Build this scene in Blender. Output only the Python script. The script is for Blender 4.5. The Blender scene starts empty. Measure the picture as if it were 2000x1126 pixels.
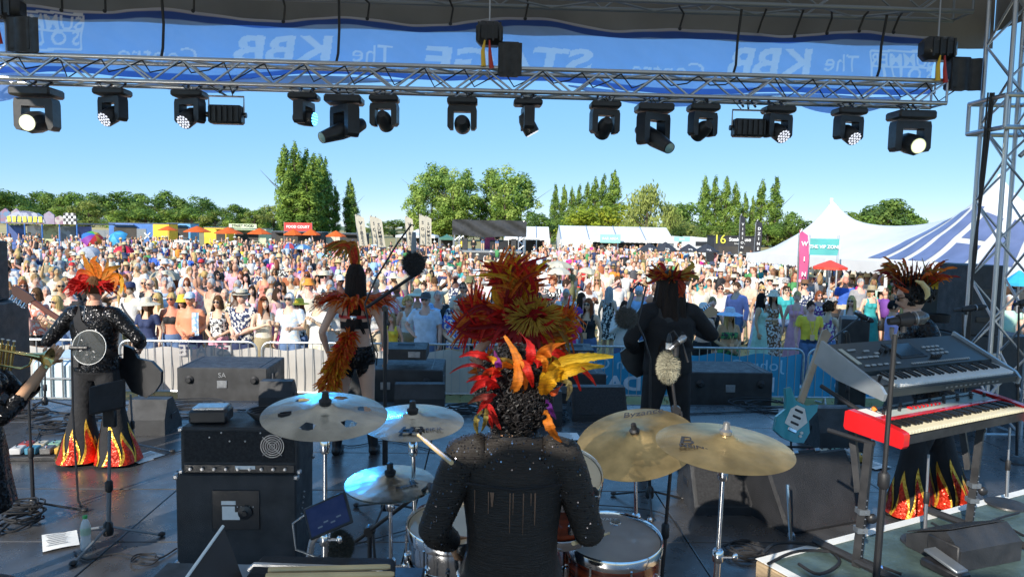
import bpy,bmesh,math,random
import numpy as np
from mathutils import Vector,Matrix,Euler
random.seed(7);rng=np.random.default_rng(11)
R_=math.radians
scene=bpy.context.scene
COL=scene.collection
WORK=bpy.data.scenes.new('work')           # empty side scene in which text and bodies are meshed
# ------------------------------------------------------------------ camera, world, sun, exposure
F=1400.0;HOR=448.0;CAMZ=2.95;ROLL=R_(1.1);PITCH=math.atan((563-HOR)/F)
cam_d=bpy.data.cameras.new('camera');cam=bpy.data.objects.new('camera',cam_d);COL.objects.link(cam)
cam_d.sensor_width=36;cam_d.lens=36*F/2000;cam_d.clip_end=3000;cam_d.clip_start=0.05
CAMR=Matrix.Rotation(math.pi/2-PITCH,3,'X') @ Matrix.Rotation(ROLL,3,'Z')
cam.matrix_world=Matrix.Translation((0,0,CAMZ)) @ CAMR.to_4x4()
scene.camera=cam
SUN_EL,SUN_AZ=R_(28),R_(28)          # light travels towards +y, swung 28 degrees to +x
world=bpy.data.worlds.new('World');scene.world=world;world.use_nodes=True
wn=world.node_tree;bgn=wn.nodes['Background']
sky=wn.nodes.new('ShaderNodeTexSky');sky.sky_type='NISHITA';sky.sun_disc=False
sky.sun_elevation=SUN_EL;sky.sun_rotation=math.pi+SUN_AZ;sky.air_density=0.6;sky.dust_density=0.0;sky.ozone_density=5.0;sky.altitude=1500
sm1=wn.nodes.new('ShaderNodeVectorMath');sm1.operation='MULTIPLY';sm1.inputs[1].default_value=(.50,.29,.075)     # flatter, hazier gradient than the clear-air model
sm2=wn.nodes.new('ShaderNodeVectorMath');sm2.operation='ADD';sm2.inputs[1].default_value=(.44,1.70,3.9)
wn.links.new(sky.outputs[0],sm1.inputs[0]);wn.links.new(sm1.outputs[0],sm2.inputs[0]);wn.links.new(sm2.outputs[0],bgn.inputs[0]);bgn.inputs[1].default_value=0.15
sd=bpy.data.lights.new('sun','SUN');sd.energy=3.9;sd.angle=R_(0.5);sd.color=(1,.93,.82)
sun=bpy.data.objects.new('sun',sd);COL.objects.link(sun)
LDIR=Vector((math.cos(SUN_EL)*math.sin(SUN_AZ),math.cos(SUN_EL)*math.cos(SUN_AZ),-math.sin(SUN_EL)))
sun.rotation_euler=LDIR.to_track_quat('-Z','Y').to_euler();sun.location=(-20,-30,30)
vs=scene.view_settings;vs.view_transform='Standard';vs.look='None';vs.exposure=0.8;vs.gamma=1;vs.use_curve_mapping=False
scene.cycles.max_bounces=6;scene.cycles.transparent_max_bounces=12
scene.cycles.sample_clamp_indirect=4;scene.cycles.use_denoising=True
# ------------------------------------------------------------------ where a pixel of the photograph lies in the place
def ray(px,py):
    return (CAMR @ Vector(((px-1000)/F,-(py-563)/F,-1)))
def atz(px,py,z):
    d=ray(px,py);t=(z-CAMZ)/d.z
    return Vector((d.x*t,d.y*t,z))
def aty(px,py,y):
    d=ray(px,py);t=y/d.y
    return Vector((d.x*t,y,CAMZ+d.z*t))
SY=R_(2.4);DECK=0.75
SM=Matrix.Rotation(SY,3,'Z')
def sp(x,y,z):return SM @ Vector((x,y,z))      # stage frame -> world
# ------------------------------------------------------------------ object helpers
def tag(o,label=None,cat=None,group=None,kind=None):
    if label:o['label']=label
    if cat:o['category']=cat
    if group:o['group']=group
    if kind:o['kind']=kind
    return o
def empty(name,loc=(0,0,0),rz=0,label=None,cat=None,group=None,kind=None):
    o=bpy.data.objects.new(name,None);COL.objects.link(o);o.empty_display_size=.1
    o.location=loc;o.rotation_euler=(0,0,rz)
    return tag(o,label,cat,group,kind)
def link(name,me,parent=None,mat=None):
    o=bpy.data.objects.new(name,me);COL.objects.link(o)
    if parent is not None:o.parent=parent
    if mat is not None and not me.materials:me.materials.append(mat)
    return o
def copy_tree(o,parent=None):
    c=o.copy();COL.objects.link(c);c.parent=parent
    for ch in list(o.children):copy_tree(ch,c)
    return c
class MB:
    def __init__(s):s.v=[];s.f=[];s.M=None;s.c=None
    def add(s,vs,fs,col=None):
        o=len(s.v)
        if s.M is not None:vs=[tuple(s.M @ Vector(p)) for p in vs]
        s.v += [tuple(p) for p in vs];s.f += [tuple(i+o for i in f) for f in fs]
        if s.c is not None:s.c += [col or (1,1,1)]*len(vs)
        return s
    def box(s,c,d,rz=0,rx=0,ry=0,b=0,col=None):
        hx,hy,hz=d[0]/2,d[1]/2,d[2]/2
        E=Euler((rx,ry,rz)).to_matrix() if (rx or ry or rz) else None
        if not b:
            vs=[Vector((x*hx,y*hy,z*hz)) for z in (-1,1) for y in (-1,1) for x in (-1,1)]
            fs=[(0,2,3,1),(4,5,7,6),(0,1,5,4),(2,6,7,3),(0,4,6,2),(1,3,7,5)]
        else:
            b=min(b,hx*.9,hy*.9,hz*.9);vs=[];idx={}
            for z in (-1,1):
                for y in (-1,1):
                    for x in (-1,1):
                        for a in range(3):
                            p=[x*hx,y*hy,z*hz]
                            for k in range(3):
                                if k != a:p[k] -= (x,y,z)[k]*b
                            idx[(x,y,z,a)]=len(vs);vs.append(Vector(p))
            fs=[]
            def q(*k):fs.append(tuple(idx[i] for i in k))
            for t in (-1,1):
                q((t,-1,-1,0),(t,1,-1,0),(t,1,1,0),(t,-1,1,0)) if t > 0 else q((t,-1,-1,0),(t,-1,1,0),(t,1,1,0),(t,1,-1,0))
                q((-1,t,-1,1),(-1,t,1,1),(1,t,1,1),(1,t,-1,1)) if t > 0 else q((-1,t,-1,1),(1,t,-1,1),(1,t,1,1),(-1,t,1,1))
                q((-1,-1,t,2),(1,-1,t,2),(1,1,t,2),(-1,1,t,2)) if t > 0 else q((-1,-1,t,2),(-1,1,t,2),(1,1,t,2),(1,-1,t,2))
            for i in (-1,1):
                for j in (-1,1):
                    q((i,j,-1,0),(i,j,1,0),(i,j,1,1),(i,j,-1,1))
                    q((i,-1,j,0),(i,1,j,0),(i,1,j,2),(i,-1,j,2))
                    q((-1,i,j,1),(1,i,j,1),(1,i,j,2),(-1,i,j,2))
                    for k in (-1,1):q((i,j,k,0),(i,j,k,1),(i,j,k,2))
        if E:vs=[E @ p for p in vs]
        return s.add([(p.x+c[0],p.y+c[1],p.z+c[2]) for p in vs],fs,col)
    def path(s,pts,r,n=6,cap=True,col=None,flat=1.0,up=None):
        pts=[Vector(p) for p in pts];m=len(pts)
        rr=r if isinstance(r,(list,tuple)) else [r]*m
        vs=[];fs=[];N=None
        for i,p in enumerate(pts):
            t=(pts[min(i+1,m-1)]-pts[max(i-1,0)])
            if t.length < 1e-9:t=Vector((0,0,1))
            t.normalize()
            if N is None:
                a=Vector(up) if up else (Vector((0,0,1)) if abs(t.z) < .9 else Vector((0,1,0)))
                N=(a-t*a.dot(t)).normalized()
            else:
                N=N-t*N.dot(t);N=N.normalized() if N.length > 1e-6 else t.orthogonal().normalized()
            B=t.cross(N);r0=rr[i]
            ra,rb=(r0 if isinstance(r0,(tuple,list)) else (r0,r0*flat))
            for k in range(n):
                a=2*math.pi*k/n
                vs.append(p+N*(math.cos(a)*rb)+B*(math.sin(a)*ra))
        for i in range(m-1):
            for k in range(n):
                k2=(k+1) % n
                fs.append((i*n+k,i*n+k2,(i+1)*n+k2,(i+1)*n+k))
        if cap:fs.append(tuple(range(n-1,-1,-1)));fs.append(tuple(range((m-1)*n,m*n)))
        return s.add(vs,fs,col)
    def tube(s,a,b,r,r2=None,n=8,cap=True,col=None):
        return s.path([a,b],[r,r if r2 is None else r2],n,cap,col)
    def lathe(s,prof,n=24,c=(0,0,0),M=None,col=None,sx=1,sy=1):
        vs=[];fs=[]
        for (r,z) in prof:
            for k in range(n):
                a=2*math.pi*k/n;p=Vector((r*math.cos(a)*sx,r*math.sin(a)*sy,z))
                if M is not None:p=M @ p
                vs.append((p.x+c[0],p.y+c[1],p.z+c[2]))
        for i in range(len(prof)-1):
            for k in range(n):
                k2=(k+1) % n
                fs.append((i*n+k,i*n+k2,(i+1)*n+k2,(i+1)*n+k))
        if prof[0][0] > 1e-4:fs.append(tuple(range(n-1,-1,-1)))
        if prof[-1][0] > 1e-4:fs.append(tuple(range((len(prof)-1)*n,len(prof)*n)))
        return s.add(vs,fs,col)
    def ell(s,c,r,nu=12,nv=8,M=None,col=None):
        prof=[(max(math.sin(math.pi*i/nv),1e-3 if i in (0,nv) else 0),-math.cos(math.pi*i/nv)) for i in range(nv+1)]
        D=Matrix.Diagonal(r if isinstance(r,(tuple,list)) else (r,r,r))
        return s.lathe(prof,nu,c,(M @ D) if M is not None else D,col)
    def poly(s,pts,depth,axis='Y',col=None):      # outline in (a,b), extruded by depth either way
        n=len(pts);h=depth/2
        T={'Y':lambda a,b,d:(a,d,b),'X':lambda a,b,d:(d,a,b),'Z':lambda a,b,d:(a,b,d)}[axis]
        vs=[T(a,b,-h) for a,b in pts]+[T(a,b,h) for a,b in pts]
        fs=[tuple(range(n)),tuple(range(2*n-1,n-1,-1))]+[(i,i+n,(i+1) % n+n,(i+1) % n) for i in range(n)]
        return s.add(vs,fs,col)
    def grid(s,fn,nu,nv,col=None):
        vs=[fn(i/nu,j/nv) for j in range(nv+1) for i in range(nu+1)]
        fs=[(j*(nu+1)+i,j*(nu+1)+i+1,(j+1)*(nu+1)+i+1,(j+1)*(nu+1)+i) for j in range(nv) for i in range(nu)]
        return s.add(vs,fs,col)
    def mesh(s,name,mat=None,smooth=40,fixn=True):
        me=bpy.data.meshes.new(name);me.from_pydata(s.v,[],s.f)
        if fixn:
            bm=bmesh.new();bm.from_mesh(me);bmesh.ops.recalc_face_normals(bm,faces=bm.faces);bm.to_mesh(me);bm.free()
        if s.c is not None:
            at=me.color_attributes.new('Col','FLOAT_COLOR','POINT')
            at.data.foreach_set('color',np.c_[np.array(s.c,dtype=np.float32),np.ones(len(s.c),dtype=np.float32)].ravel())
        if smooth:
            me.polygons.foreach_set('use_smooth',[True]*len(me.polygons))
            if smooth < 180:me.set_sharp_from_angle(angle=R_(smooth))
        if mat:me.materials.append(mat)
        me.update();return me
    def build(s,name,mat=None,parent=None,smooth=40,fixn=True):
        return link(name,s.mesh(name,mat,smooth,fixn),parent)
_cyl={}
def bar(name,a,b,r,mat,parent=None,n=8):
    key=(mat.name,n)
    if key not in _cyl:_cyl[key]=MB().tube((0,0,0),(0,0,1),1,n=n).mesh('bar_'+mat.name,mat)
    o=link(name,_cyl[key],parent);a=Vector(a);b=Vector(b);d=b-a
    o.matrix_local=Matrix.Translation(a) @ d.to_track_quat('Z','Y').to_matrix().to_4x4() @ Matrix.Diagonal((r,r,d.length,1))
    return o
_boxes={}
def boxo(name,c,d,mat,parent=None,rz=0,rx=0,ry=0,b=0):
    key=(mat.name,tuple(round(x,4) for x in d),round(b,4))
    if key not in _boxes:_boxes[key]=MB().box((0,0,0),d,b=b).mesh(name,mat,smooth=0 if not b else 30)
    o=link(name,_boxes[key],parent);o.location=c;o.rotation_euler=(rx,ry,rz)
    return o
def text(name,body,size,mat,parent,M,extrude=.002,align='CENTER',bold=0,sx=1,shear=0,space=1,cuts=0,warp=None,line=1):
    cu=bpy.data.curves.new(name,'FONT');cu.body=body;cu.size=size;cu.align_x=align;cu.align_y='CENTER'
    cu.extrude=extrude;cu.offset=bold;cu.shear=shear;cu.space_character=space;cu.space_line=line;cu.resolution_u=3
    tmp=bpy.data.objects.new('tmp',cu);WORK.collection.objects.link(tmp);WORK.view_layers[0].update();dg=WORK.view_layers[0].depsgraph
    me=bpy.data.meshes.new_from_object(tmp.evaluated_get(dg))
    bpy.data.objects.remove(tmp);bpy.data.curves.remove(cu);me.name=name
    me.transform(Matrix.Diagonal((sx,1,1,1)))
    if cuts:
        bm=bmesh.new();bm.from_mesh(me)
        xs=[v.co.x for v in bm.verts];x=min(xs)+cuts
        while x < max(xs):
            bmesh.ops.bisect_plane(bm,geom=bm.verts[:]+bm.edges[:]+bm.faces[:],plane_co=(x,0,0),plane_no=(1,0,0));x += cuts
        bm.to_mesh(me);bm.free()
    if warp:
        for v in me.vertices:v.co=warp(v.co)
    me.materials.clear();me.materials.append(mat)
    o=link(name,me,parent);o.matrix_local=M
    return o
# ------------------------------------------------------------------ materials
MAT={}
def mat(name,col,rough=.6,metal=0,var=.12,scale=6,bump=0,bscale=40,spec=.5,coat=0,trans=0,emit=None,estr=0,alpha=1,obj=False,attr=False,detail=4,sub=0,col2=None,lo=.35,hi=.65,stretch=None,rvar=0):
    m=bpy.data.materials.new(name);m.use_nodes=True;nt=m.node_tree;P=nt.nodes['Principled BSDF'];L=nt.links.new
    N=nt.nodes.new
    tc=N('ShaderNodeTexCoord');vec=tc.outputs['Object']
    if stretch:
        mp=N('ShaderNodeMapping');mp.inputs['Scale'].default_value=stretch;L(vec,mp.inputs[0]);vec=mp.outputs[0]
    base=None
    if obj:
        oi=N('ShaderNodeObjectInfo');base=oi.outputs['Color']
        if attr:
            at=N('ShaderNodeVertexColor');at.layer_name='Col'
            mx=N('ShaderNodeMix');mx.data_type='RGBA';mx.blend_type='MULTIPLY';mx.inputs[0].default_value=1
            L(base,mx.inputs[6]);L(at.outputs[0],mx.inputs[7]);base=mx.outputs[2]
    elif attr:
        at=N('ShaderNodeVertexColor');at.layer_name='Col';base=at.outputs[0]
    no=N('ShaderNodeTexNoise');no.inputs['Scale'].default_value=scale;no.inputs['Detail'].default_value=detail;L(vec,no.inputs[0])
    mr=N('ShaderNodeMapRange');mr.inputs[1].default_value=lo;mr.inputs[2].default_value=hi;L(no.outputs[0],mr.inputs[0])
    if col2 is not None:
        mx=N('ShaderNodeMix');mx.data_type='RGBA'
        if base is not None:L(base,mx.inputs[6])
        else:mx.inputs[6].default_value=(*col,1)
        mx.inputs[7].default_value=(*col2,1);L(mr.outputs[0],mx.inputs[0]);L(mx.outputs[2],P.inputs['Base Color'])
    elif var:
        mr.inputs[3].default_value=1-var;mr.inputs[4].default_value=1+var
        mx=N('ShaderNodeVectorMath');mx.operation='SCALE'
        if base is not None:L(base,mx.inputs[0])
        else:mx.inputs[0].default_value=col[:3]
        L(mr.outputs[0],mx.inputs['Scale']);L(mx.outputs[0],P.inputs['Base Color'])
    else:
        if base is not None:L(base,P.inputs['Base Color'])
        else:P.inputs['Base Color'].default_value=(*col[:3],1)
    P.inputs['Roughness'].default_value=rough;P.inputs['Metallic'].default_value=metal
    if rvar:
        m2=N('ShaderNodeMapRange');m2.inputs[1].default_value=.3;m2.inputs[2].default_value=.7
        m2.inputs[3].default_value=max(rough-rvar,.03);m2.inputs[4].default_value=rough+rvar
        n3=N('ShaderNodeTexNoise');n3.inputs['Scale'].default_value=scale*2.3;n3.inputs['Detail'].default_value=5;L(vec,n3.inputs[0])
        L(n3.outputs[0],m2.inputs[0]);L(m2.outputs[0],P.inputs['Roughness'])
    P.inputs['Specular IOR Level'].default_value=spec;P.inputs['Coat Weight'].default_value=coat
    P.inputs['Transmission Weight'].default_value=trans;P.inputs['Alpha'].default_value=alpha
    if sub:P.inputs['Subsurface Weight'].default_value=sub;P.inputs['Subsurface Radius'].default_value=(.02,.008,.004);P.inputs['Subsurface Scale'].default_value=1
    if emit:P.inputs['Emission Color'].default_value=(*emit,1);P.inputs['Emission Strength'].default_value=estr
    if bump:
        n2=N('ShaderNodeTexNoise');n2.inputs['Scale'].default_value=bscale;n2.inputs['Detail'].default_value=5;L(vec,n2.inputs[0])
        bp=N('ShaderNodeBump');bp.inputs['Strength'].default_value=bump;bp.inputs['Distance'].default_value=.02;L(n2.outputs[0],bp.inputs['Height']);L(bp.outputs[0],P.inputs['Normal'])
    MAT[name]=m;return m
def translucent(m,f):
    nt=m.node_tree;P=nt.nodes['Principled BSDF'];out=nt.nodes['Material Output']
    t=nt.nodes.new('ShaderNodeBsdfTranslucent');mx=nt.nodes.new('ShaderNodeMixShader');mx.inputs[0].default_value=f
    src=P.inputs['Base Color']
    if src.is_linked:nt.links.new(src.links[0].from_socket,t.inputs[0])
    else:t.inputs[0].default_value=src.default_value
    nt.links.new(P.outputs[0],mx.inputs[1]);nt.links.new(t.outputs[0],mx.inputs[2]);nt.links.new(mx.outputs[0],out.inputs[0])
    return m
def sequin(name,col,scale=120,amt=.7,metal=.8,rough=.28):
    m=mat(name,col,rough,metal,var=.3,scale=8);nt=m.node_tree;P=nt.nodes['Principled BSDF'];N=nt.nodes.new;L=nt.links.new
    vo=N('ShaderNodeTexVoronoi');vo.inputs['Scale'].default_value=scale;tc=N('ShaderNodeTexCoord');L(tc.outputs['Object'],vo.inputs[0])
    a=N('ShaderNodeVectorMath');a.operation='SUBTRACT';L(vo.outputs['Color'],a.inputs[0]);a.inputs[1].default_value=(.5,.5,.5)
    b=N('ShaderNodeVectorMath');b.operation='SCALE';b.inputs['Scale'].default_value=amt;L(a.outputs[0],b.inputs[0])
    g=N('ShaderNodeNewGeometry');c=N('ShaderNodeVectorMath');L(g.outputs['Normal'],c.inputs[0]);L(b.outputs[0],c.inputs[1])
    d=N('ShaderNodeVectorMath');d.operation='NORMALIZE';L(c.outputs[0],d.inputs[0]);L(d.outputs[0],P.inputs['Normal'])
    return m
BLACK=mat('black_paint',(.022,.022,.024),.5,var=.3,scale=9,bump=.06,bscale=90,rvar=.12)
BLACKP=mat('black_plastic',(.018,.018,.02),.38,var=.2,scale=12,rvar=.1)
RUBBER=mat('black_rubber',(.016,.016,.018),.55,var=.25,scale=15)
CHROME=mat('chrome',(.75,.76,.78),.12,1,var=.08,scale=20,rvar=.06)
STEEL=mat('dull_steel',(.42,.43,.45),.38,.9,var=.15,scale=18,rvar=.1)
ALU=mat('aluminium',(.55,.56,.58),.34,.9,var=.14,scale=14,rvar=.1)
GALV=mat('galvanised',(.50,.52,.54),.42,.75,var=.16,scale=25,rvar=.1)
GREYM=mat('grey_metal',(.2,.22,.24),.4,.5,var=.1,scale=10)
WHITEP=mat('white_paint',(.78,.78,.75),.5,var=.06,scale=7)
PAPER=mat('paper',(.8,.8,.78),.7,var=.04,scale=30)
BOXB=mat('cabinet_paint',(.030,.031,.034),.55,var=.35,scale=5,bump=.35,bscale=220,rvar=.12)
GRILLE=mat('grille_cloth',(.02,.02,.022),.6,.2,var=.4,scale=60,bump=.5,bscale=300)
WOODM=mat('wood',(.42,.26,.13),.45,var=.25,scale=5,stretch=(1,12,1),bump=.1)
PLY=mat('plywood',(.38,.28,.17),.6,var=.25,scale=6,stretch=(1,1,14))
GLASS=mat('clear_glass',(.9,.95,.95),.05,trans=1,var=0);GLASS.node_tree.nodes['Principled BSDF'].inputs['IOR'].default_value=1.2
ORANGE=translucent(mat('orange_canvas',(.85,.17,.02),.7,var=.08,scale=4),.35)
WHITEC=translucent(mat('white_canvas',(.82,.81,.78),.55,var=.05,scale=1.2,bump=.05,bscale=3),.22)
# ================================================================== ground, hills
def ground():
    m=mat('dry_grass',(.42,.31,.12),.9,var=0,scale=.5,col2=(.22,.20,.07),lo=.38,hi=.68,bump=.6,bscale=14,detail=9)
    g=MB();S=1500
    g.add([(-S,-120,0),(S,-120,0),(S,2400,0),(-S,2400,0)],[(0,1,2,3)])
    o=g.build('ground',m,smooth=0);tag(o,'flat sun-dried yellow grass field under the crowd','ground',kind='structure')
    # far low rise and hedge line at the horizon
    hm=mat('far_field',(.16,.17,.06),.9,var=.35,scale=.02,col2=(.07,.11,.035))
    h=MB()
    def fn(u,v):
        x=-900+1800*u;y=420+260*v
        return (x,y,-.3+v*(7+4*math.sin(u*9+1)+3*math.sin(u*23)))
    h.grid(fn,80,4);o=h.build('hills',hm);tag(o,'low green rise of fields along the horizon','hill',kind='structure')
    ym=mat('straw_field',(.5,.37,.14),.9,var=.2,scale=.05)
    f=MB();f.grid(lambda u,v:(-330+230*u,120+190*v,.02+v*1.6),6,4)
    o=f.build('field',ym);tag(o,'pale straw coloured field below the oak wood','field',kind='structure')
    # worn grass tufts near the barrier: real blades
    gb=MB();gb.c=[]
    for _ in range(2600):
        y=11.2+rng.random()**1.6*10;x=(rng.random()*2-1)*.8*y;a=rng.random()*6.28;hh=.03+.06*rng.random();w=.012+.01*rng.random()
        c=random.choice([(.45,.34,.14),(.34,.28,.11),(.24,.24,.08),(.5,.4,.2)])
        dx,dy=math.cos(a)*w,math.sin(a)*w;lx,ly=(rng.random()-.5)*.06,(rng.random()-.5)*.06
        gb.add([(x-dx,y-dy,0),(x+dx,y+dy,0),(x+lx,y+ly,hh)],[(0,1,2)],c)
    o=gb.build('grass',mat('grass_blade',(1,1,1),.9,attr=True,var=.1),smooth=0,fixn=False);tag(o,'dry tufts of trampled grass by the barriers','grass',kind='stuff')
ground()
# ================================================================== stage deck, roof, added sun blocker
def stage():
    dm=mat('stage_ply',(.052,.052,.055),.30,var=.25,scale=5,bump=.05,bscale=14,rvar=.07,detail=9,spec=.8)
    # scratches and dried footprints: lighter strokes
    nt=dm.node_tree;P=nt.nodes['Principled BSDF'];N=nt.nodes.new;L=nt.links.new
    src=P.inputs['Base Color'].links[0].from_socket
    tc=N('ShaderNodeTexCoord');mp=N('ShaderNodeMapping');mp.inputs['Scale'].default_value=(1.5,9,1);mp.inputs['Rotation'].default_value=(0,0,.5);L(tc.outputs['Object'],mp.inputs[0])
    n=N('ShaderNodeTexNoise');n.inputs['Scale'].default_value=5;n.inputs['Detail'].default_value=10;n.inputs['Distortion'].default_value=1.5;L(mp.outputs[0],n.inputs[0])
    r=N('ShaderNodeMapRange');r.inputs[1].default_value=.66;r.inputs[2].default_value=.74;r.inputs[4].default_value=.35;L(n.outputs[0],r.inputs[0])
    mx=N('ShaderNodeMix');mx.data_type='RGBA';L(r.outputs[0],mx.inputs[0]);L(src,mx.inputs[6]);mx.inputs[7].default_value=(.12,.115,.105,1);L(mx.outputs[2],P.inputs['Base Color'])
    root=empty('stage_deck',sp(0,0,0),SY,kind='structure');tag(root,'black plywood festival stage deck laid in panels','stage')
    # frame under the panels
    MB().box((-.5,2.95,.33),(14.9,11.8,.62)).build('deck_frame',BLACK,root,0)
    pm=MB().box((0,0,0),(1.992,.992,.1),b=.004).mesh('deck_panel',dm,0)
    for i in range(8):
        for j in range(12):
            if 7.5+i*-2 < -8:continue
            o=link('deck_panel',pm,root);off=1.0 if j % 2 else 0
            o.location=(-7+i*2-.5+(.0 if not off else 0),-2.6+j,DECK-.05+rng.normal()*.0012)
    edge=MB().box((-.5,8.93,.70),(15,.05,.1));edge.build('edge_strip',BLACK,root,0)
    # roof: dark lining, front valance, left and right edges
    rm=mat('roof_lining',(.16,.15,.135),.8,var=.18,scale=.9,bump=.25,bscale=2.2)
    roof=empty('stage_roof',sp(0,0,0),SY,label='dark fabric lined stage roof overhead',cat='roof',kind='structure')
    MB().grid(lambda u,v:(-6.6+13*u,-2.4+11.45*v,6.02+.10*math.sin(v*9)*math.sin(u*11)),40,30).build('ceiling_fabric',translucent(mat('roof_fabric',(.46,.44,.40),.8,var=.12,scale=.9,bump=.25,bscale=2.2),.5),roof)
    MB().grid(lambda u,v:(-6.6+13*u,9.04+.04*math.sin(u*60)*(1-v),5.34+.70*v),90,5).build('front_valance',rm,roof)
    MB().grid(lambda u,v:(6.42,-2.4+11.45*u,5.55+.5*v),20,3).build('side_valance',rm,roof)
    # unseen drape strip added to block the sun, its gap shaped to pass some
    bm_=mat('blocker_cloth',(.012,.012,.013),.9,var=.3,scale=3)
    dr=empty('sun_blocker',sp(0,-1.6,0),SY,label='black border drape hung across the back of the stage',cat='drape',kind='structure')
    def fold(x0,x1,z0,z1,nm):
        n=max(6,int((x1-x0)/.08))
        MB().grid(lambda u,v:(x0+(x1-x0)*u,.05*math.sin((x0+(x1-x0)*u)*14),z0+(z1-z0)*v),n,2).build(nm,bm_,dr)
    fold(-5.6,-1.75,3.85,4.62,'blocker_panel');fold(-1.75,.4,3.85,4.38,'blocker_panel');fold(-5.6,-2.75,4.62,6,'blocker_panel')
    for x in (-5.6,-2.75,.4):bar('blocker_pole',(x,.06,DECK-.0),(x,.06,6),.03,BLACK,dr)
stage()
# ================================================================== truss work
def truss(name,a,b,w,h,label,r=.024,rb=.012,step=.5,m=ALU,group=None,up=Vector((0,0,1))):
    a=Vector(a);b=Vector(b);t=(b-a).normalized();s=t.cross(up).normalized();u=s.cross(t)
    root=empty(name,a,0,label,'truss',group)
    L=(b-a).length;n=max(1,round(L/step));st=L/n
    def P(i,cs,cu):return t*(i*st)+s*(cs*w/2)+u*(cu*h/2)
    for cs in (-1,1):
        for cu in (-1,1):bar('chord',P(0,cs,cu),P(n,cs,cu),r,m,root,10)
    for i in range(n):
        for cs in (-1,1):bar('brace',P(i,cs,-1 if i % 2 else 1),P(i+1,cs,1 if i % 2 else -1),rb,m,root,6)
        bar('brace',P(i,-1 if i % 2 else 1,1),P(i+1,1 if i % 2 else -1,1),rb,m,root,6)
        bar('brace',P(i,1 if i % 2 else -1,-1),P(i+1,-1 if i % 2 else 1,-1),rb,m,root,6)
    for i in (0,n):
        for cs in (-1,1):bar('end_strut',P(i,cs,-1),P(i,cs,1),rb*1.2,m,root,6)
        for cu in (-1,1):bar('end_strut',P(i,-1,cu),P(i,1,cu),rb*1.2,m,root,6)
    return root
LT_Y=8.25
LTZ=4.60
truss('lighting_truss',sp(-6.6,LT_Y,LTZ),sp(5.25,LT_Y,LTZ),.29,.25,'silver box truss carrying the moving head stage lights',step=.33)
truss('roof_truss',sp(-6.5,8.45,5.78),sp(5.6,8.45,5.78),.35,.46,'grey roof truss above the blue banner',step=.62,m=GREYM,r=.028)
truss('roof_truss',sp(-6.5,4.6,5.86),sp(6.2,4.6,5.86),.3,.3,'grey roof truss nearest overhead, across mid stage',step=.6,m=GREYM,r=.026)
def tower():
    c=aty(1945,520,8.15);x,y=c.x+.06,8.15
    t=truss('tower_truss',(x,y,DECK),(x,y,6.0),.42,.42,'upright silver truss tower at the right edge of the stage',r=.026,rb=.014,step=.42,up=Vector((math.sin(-SY),math.cos(SY),0)))
    sl=empty('tower_sleeve',(x,y,4.15),SY,'silver sleeve block riding on the upright truss tower','truss')
    for z in (0,.34):
        for k in range(4):
            a=math.pi/2*k;p=Vector((math.cos(a)*.3-math.sin(a)*.3,math.sin(a)*.3+math.cos(a)*.3,z));a2=a+math.pi/2;q=Vector((math.cos(a2)*.3-math.sin(a2)*.3,math.sin(a2)*.3+math.cos(a2)*.3,z))
            bar('sleeve_bar',p,q,.026,ALU,sl)
    for sx in (-1,1):
        for sy in (-1,1):bar('sleeve_post',(.3*sx,.3*sy,0),(.3*sx,.3*sy,.34),.022,ALU,sl)
    hd=empty('roof_corner_block',(x,y,5.95),SY,'dark roof block with black chain motor drum at the top of the tower','truss block')
    MB().box((0,0,.12),(.62,.62,.16),b=.02).build('head_plate',GREYM,hd)
    MB().tube((-.75,-.9,.28),(.55,-.9,.42),.26,n=20).build('drum_housing',BLACKP,hd,40)
    # diagonal brace and black gauze scrim beside the tower
    bar('tower_brace',(x-.05,y-.24,3.85),(x+1.4,y-.3,5.3),.026,ALU,tag(empty('brace_pole',(0,0,0)),'silver diagonal brace pole leaning on the tower','pole'))
    gm=mat('black_gauze',(.012,.012,.014),.85,var=.2,scale=4);nt=gm.node_tree
    P=nt.nodes['Principled BSDF'];P.inputs['Alpha'].default_value=.82
    s=MB();s.grid(lambda u,v:(x+.12+.32*u+.09*math.sin(v*7+u*3)+.2*(1-v)*0,y-.45+.05*math.sin(u*16+v*5),DECK+.2+4.6*v),22,40)
    tag(s.build('gauze_scrim',gm),'black gauze scrim tied in folds beside the tower','scrim')
    k=MB()
    for i,dx in enumerate((-.03,.0,.03)):k.path([(x-.36+dx,y-.05,1.2),(x-.36+dx*.4,y-.06,2.0),(x-.345-dx*.5,y-.06,2.8),(x-.335+dx*.6,y-.07,3.6),(x-.325+dx,y-.1,4.55)],.009+.003*i,6)
    tag(k.build('power_cable',RUBBER),'bundle of black power cables dropping from the truss end','cable')
tower()
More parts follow.
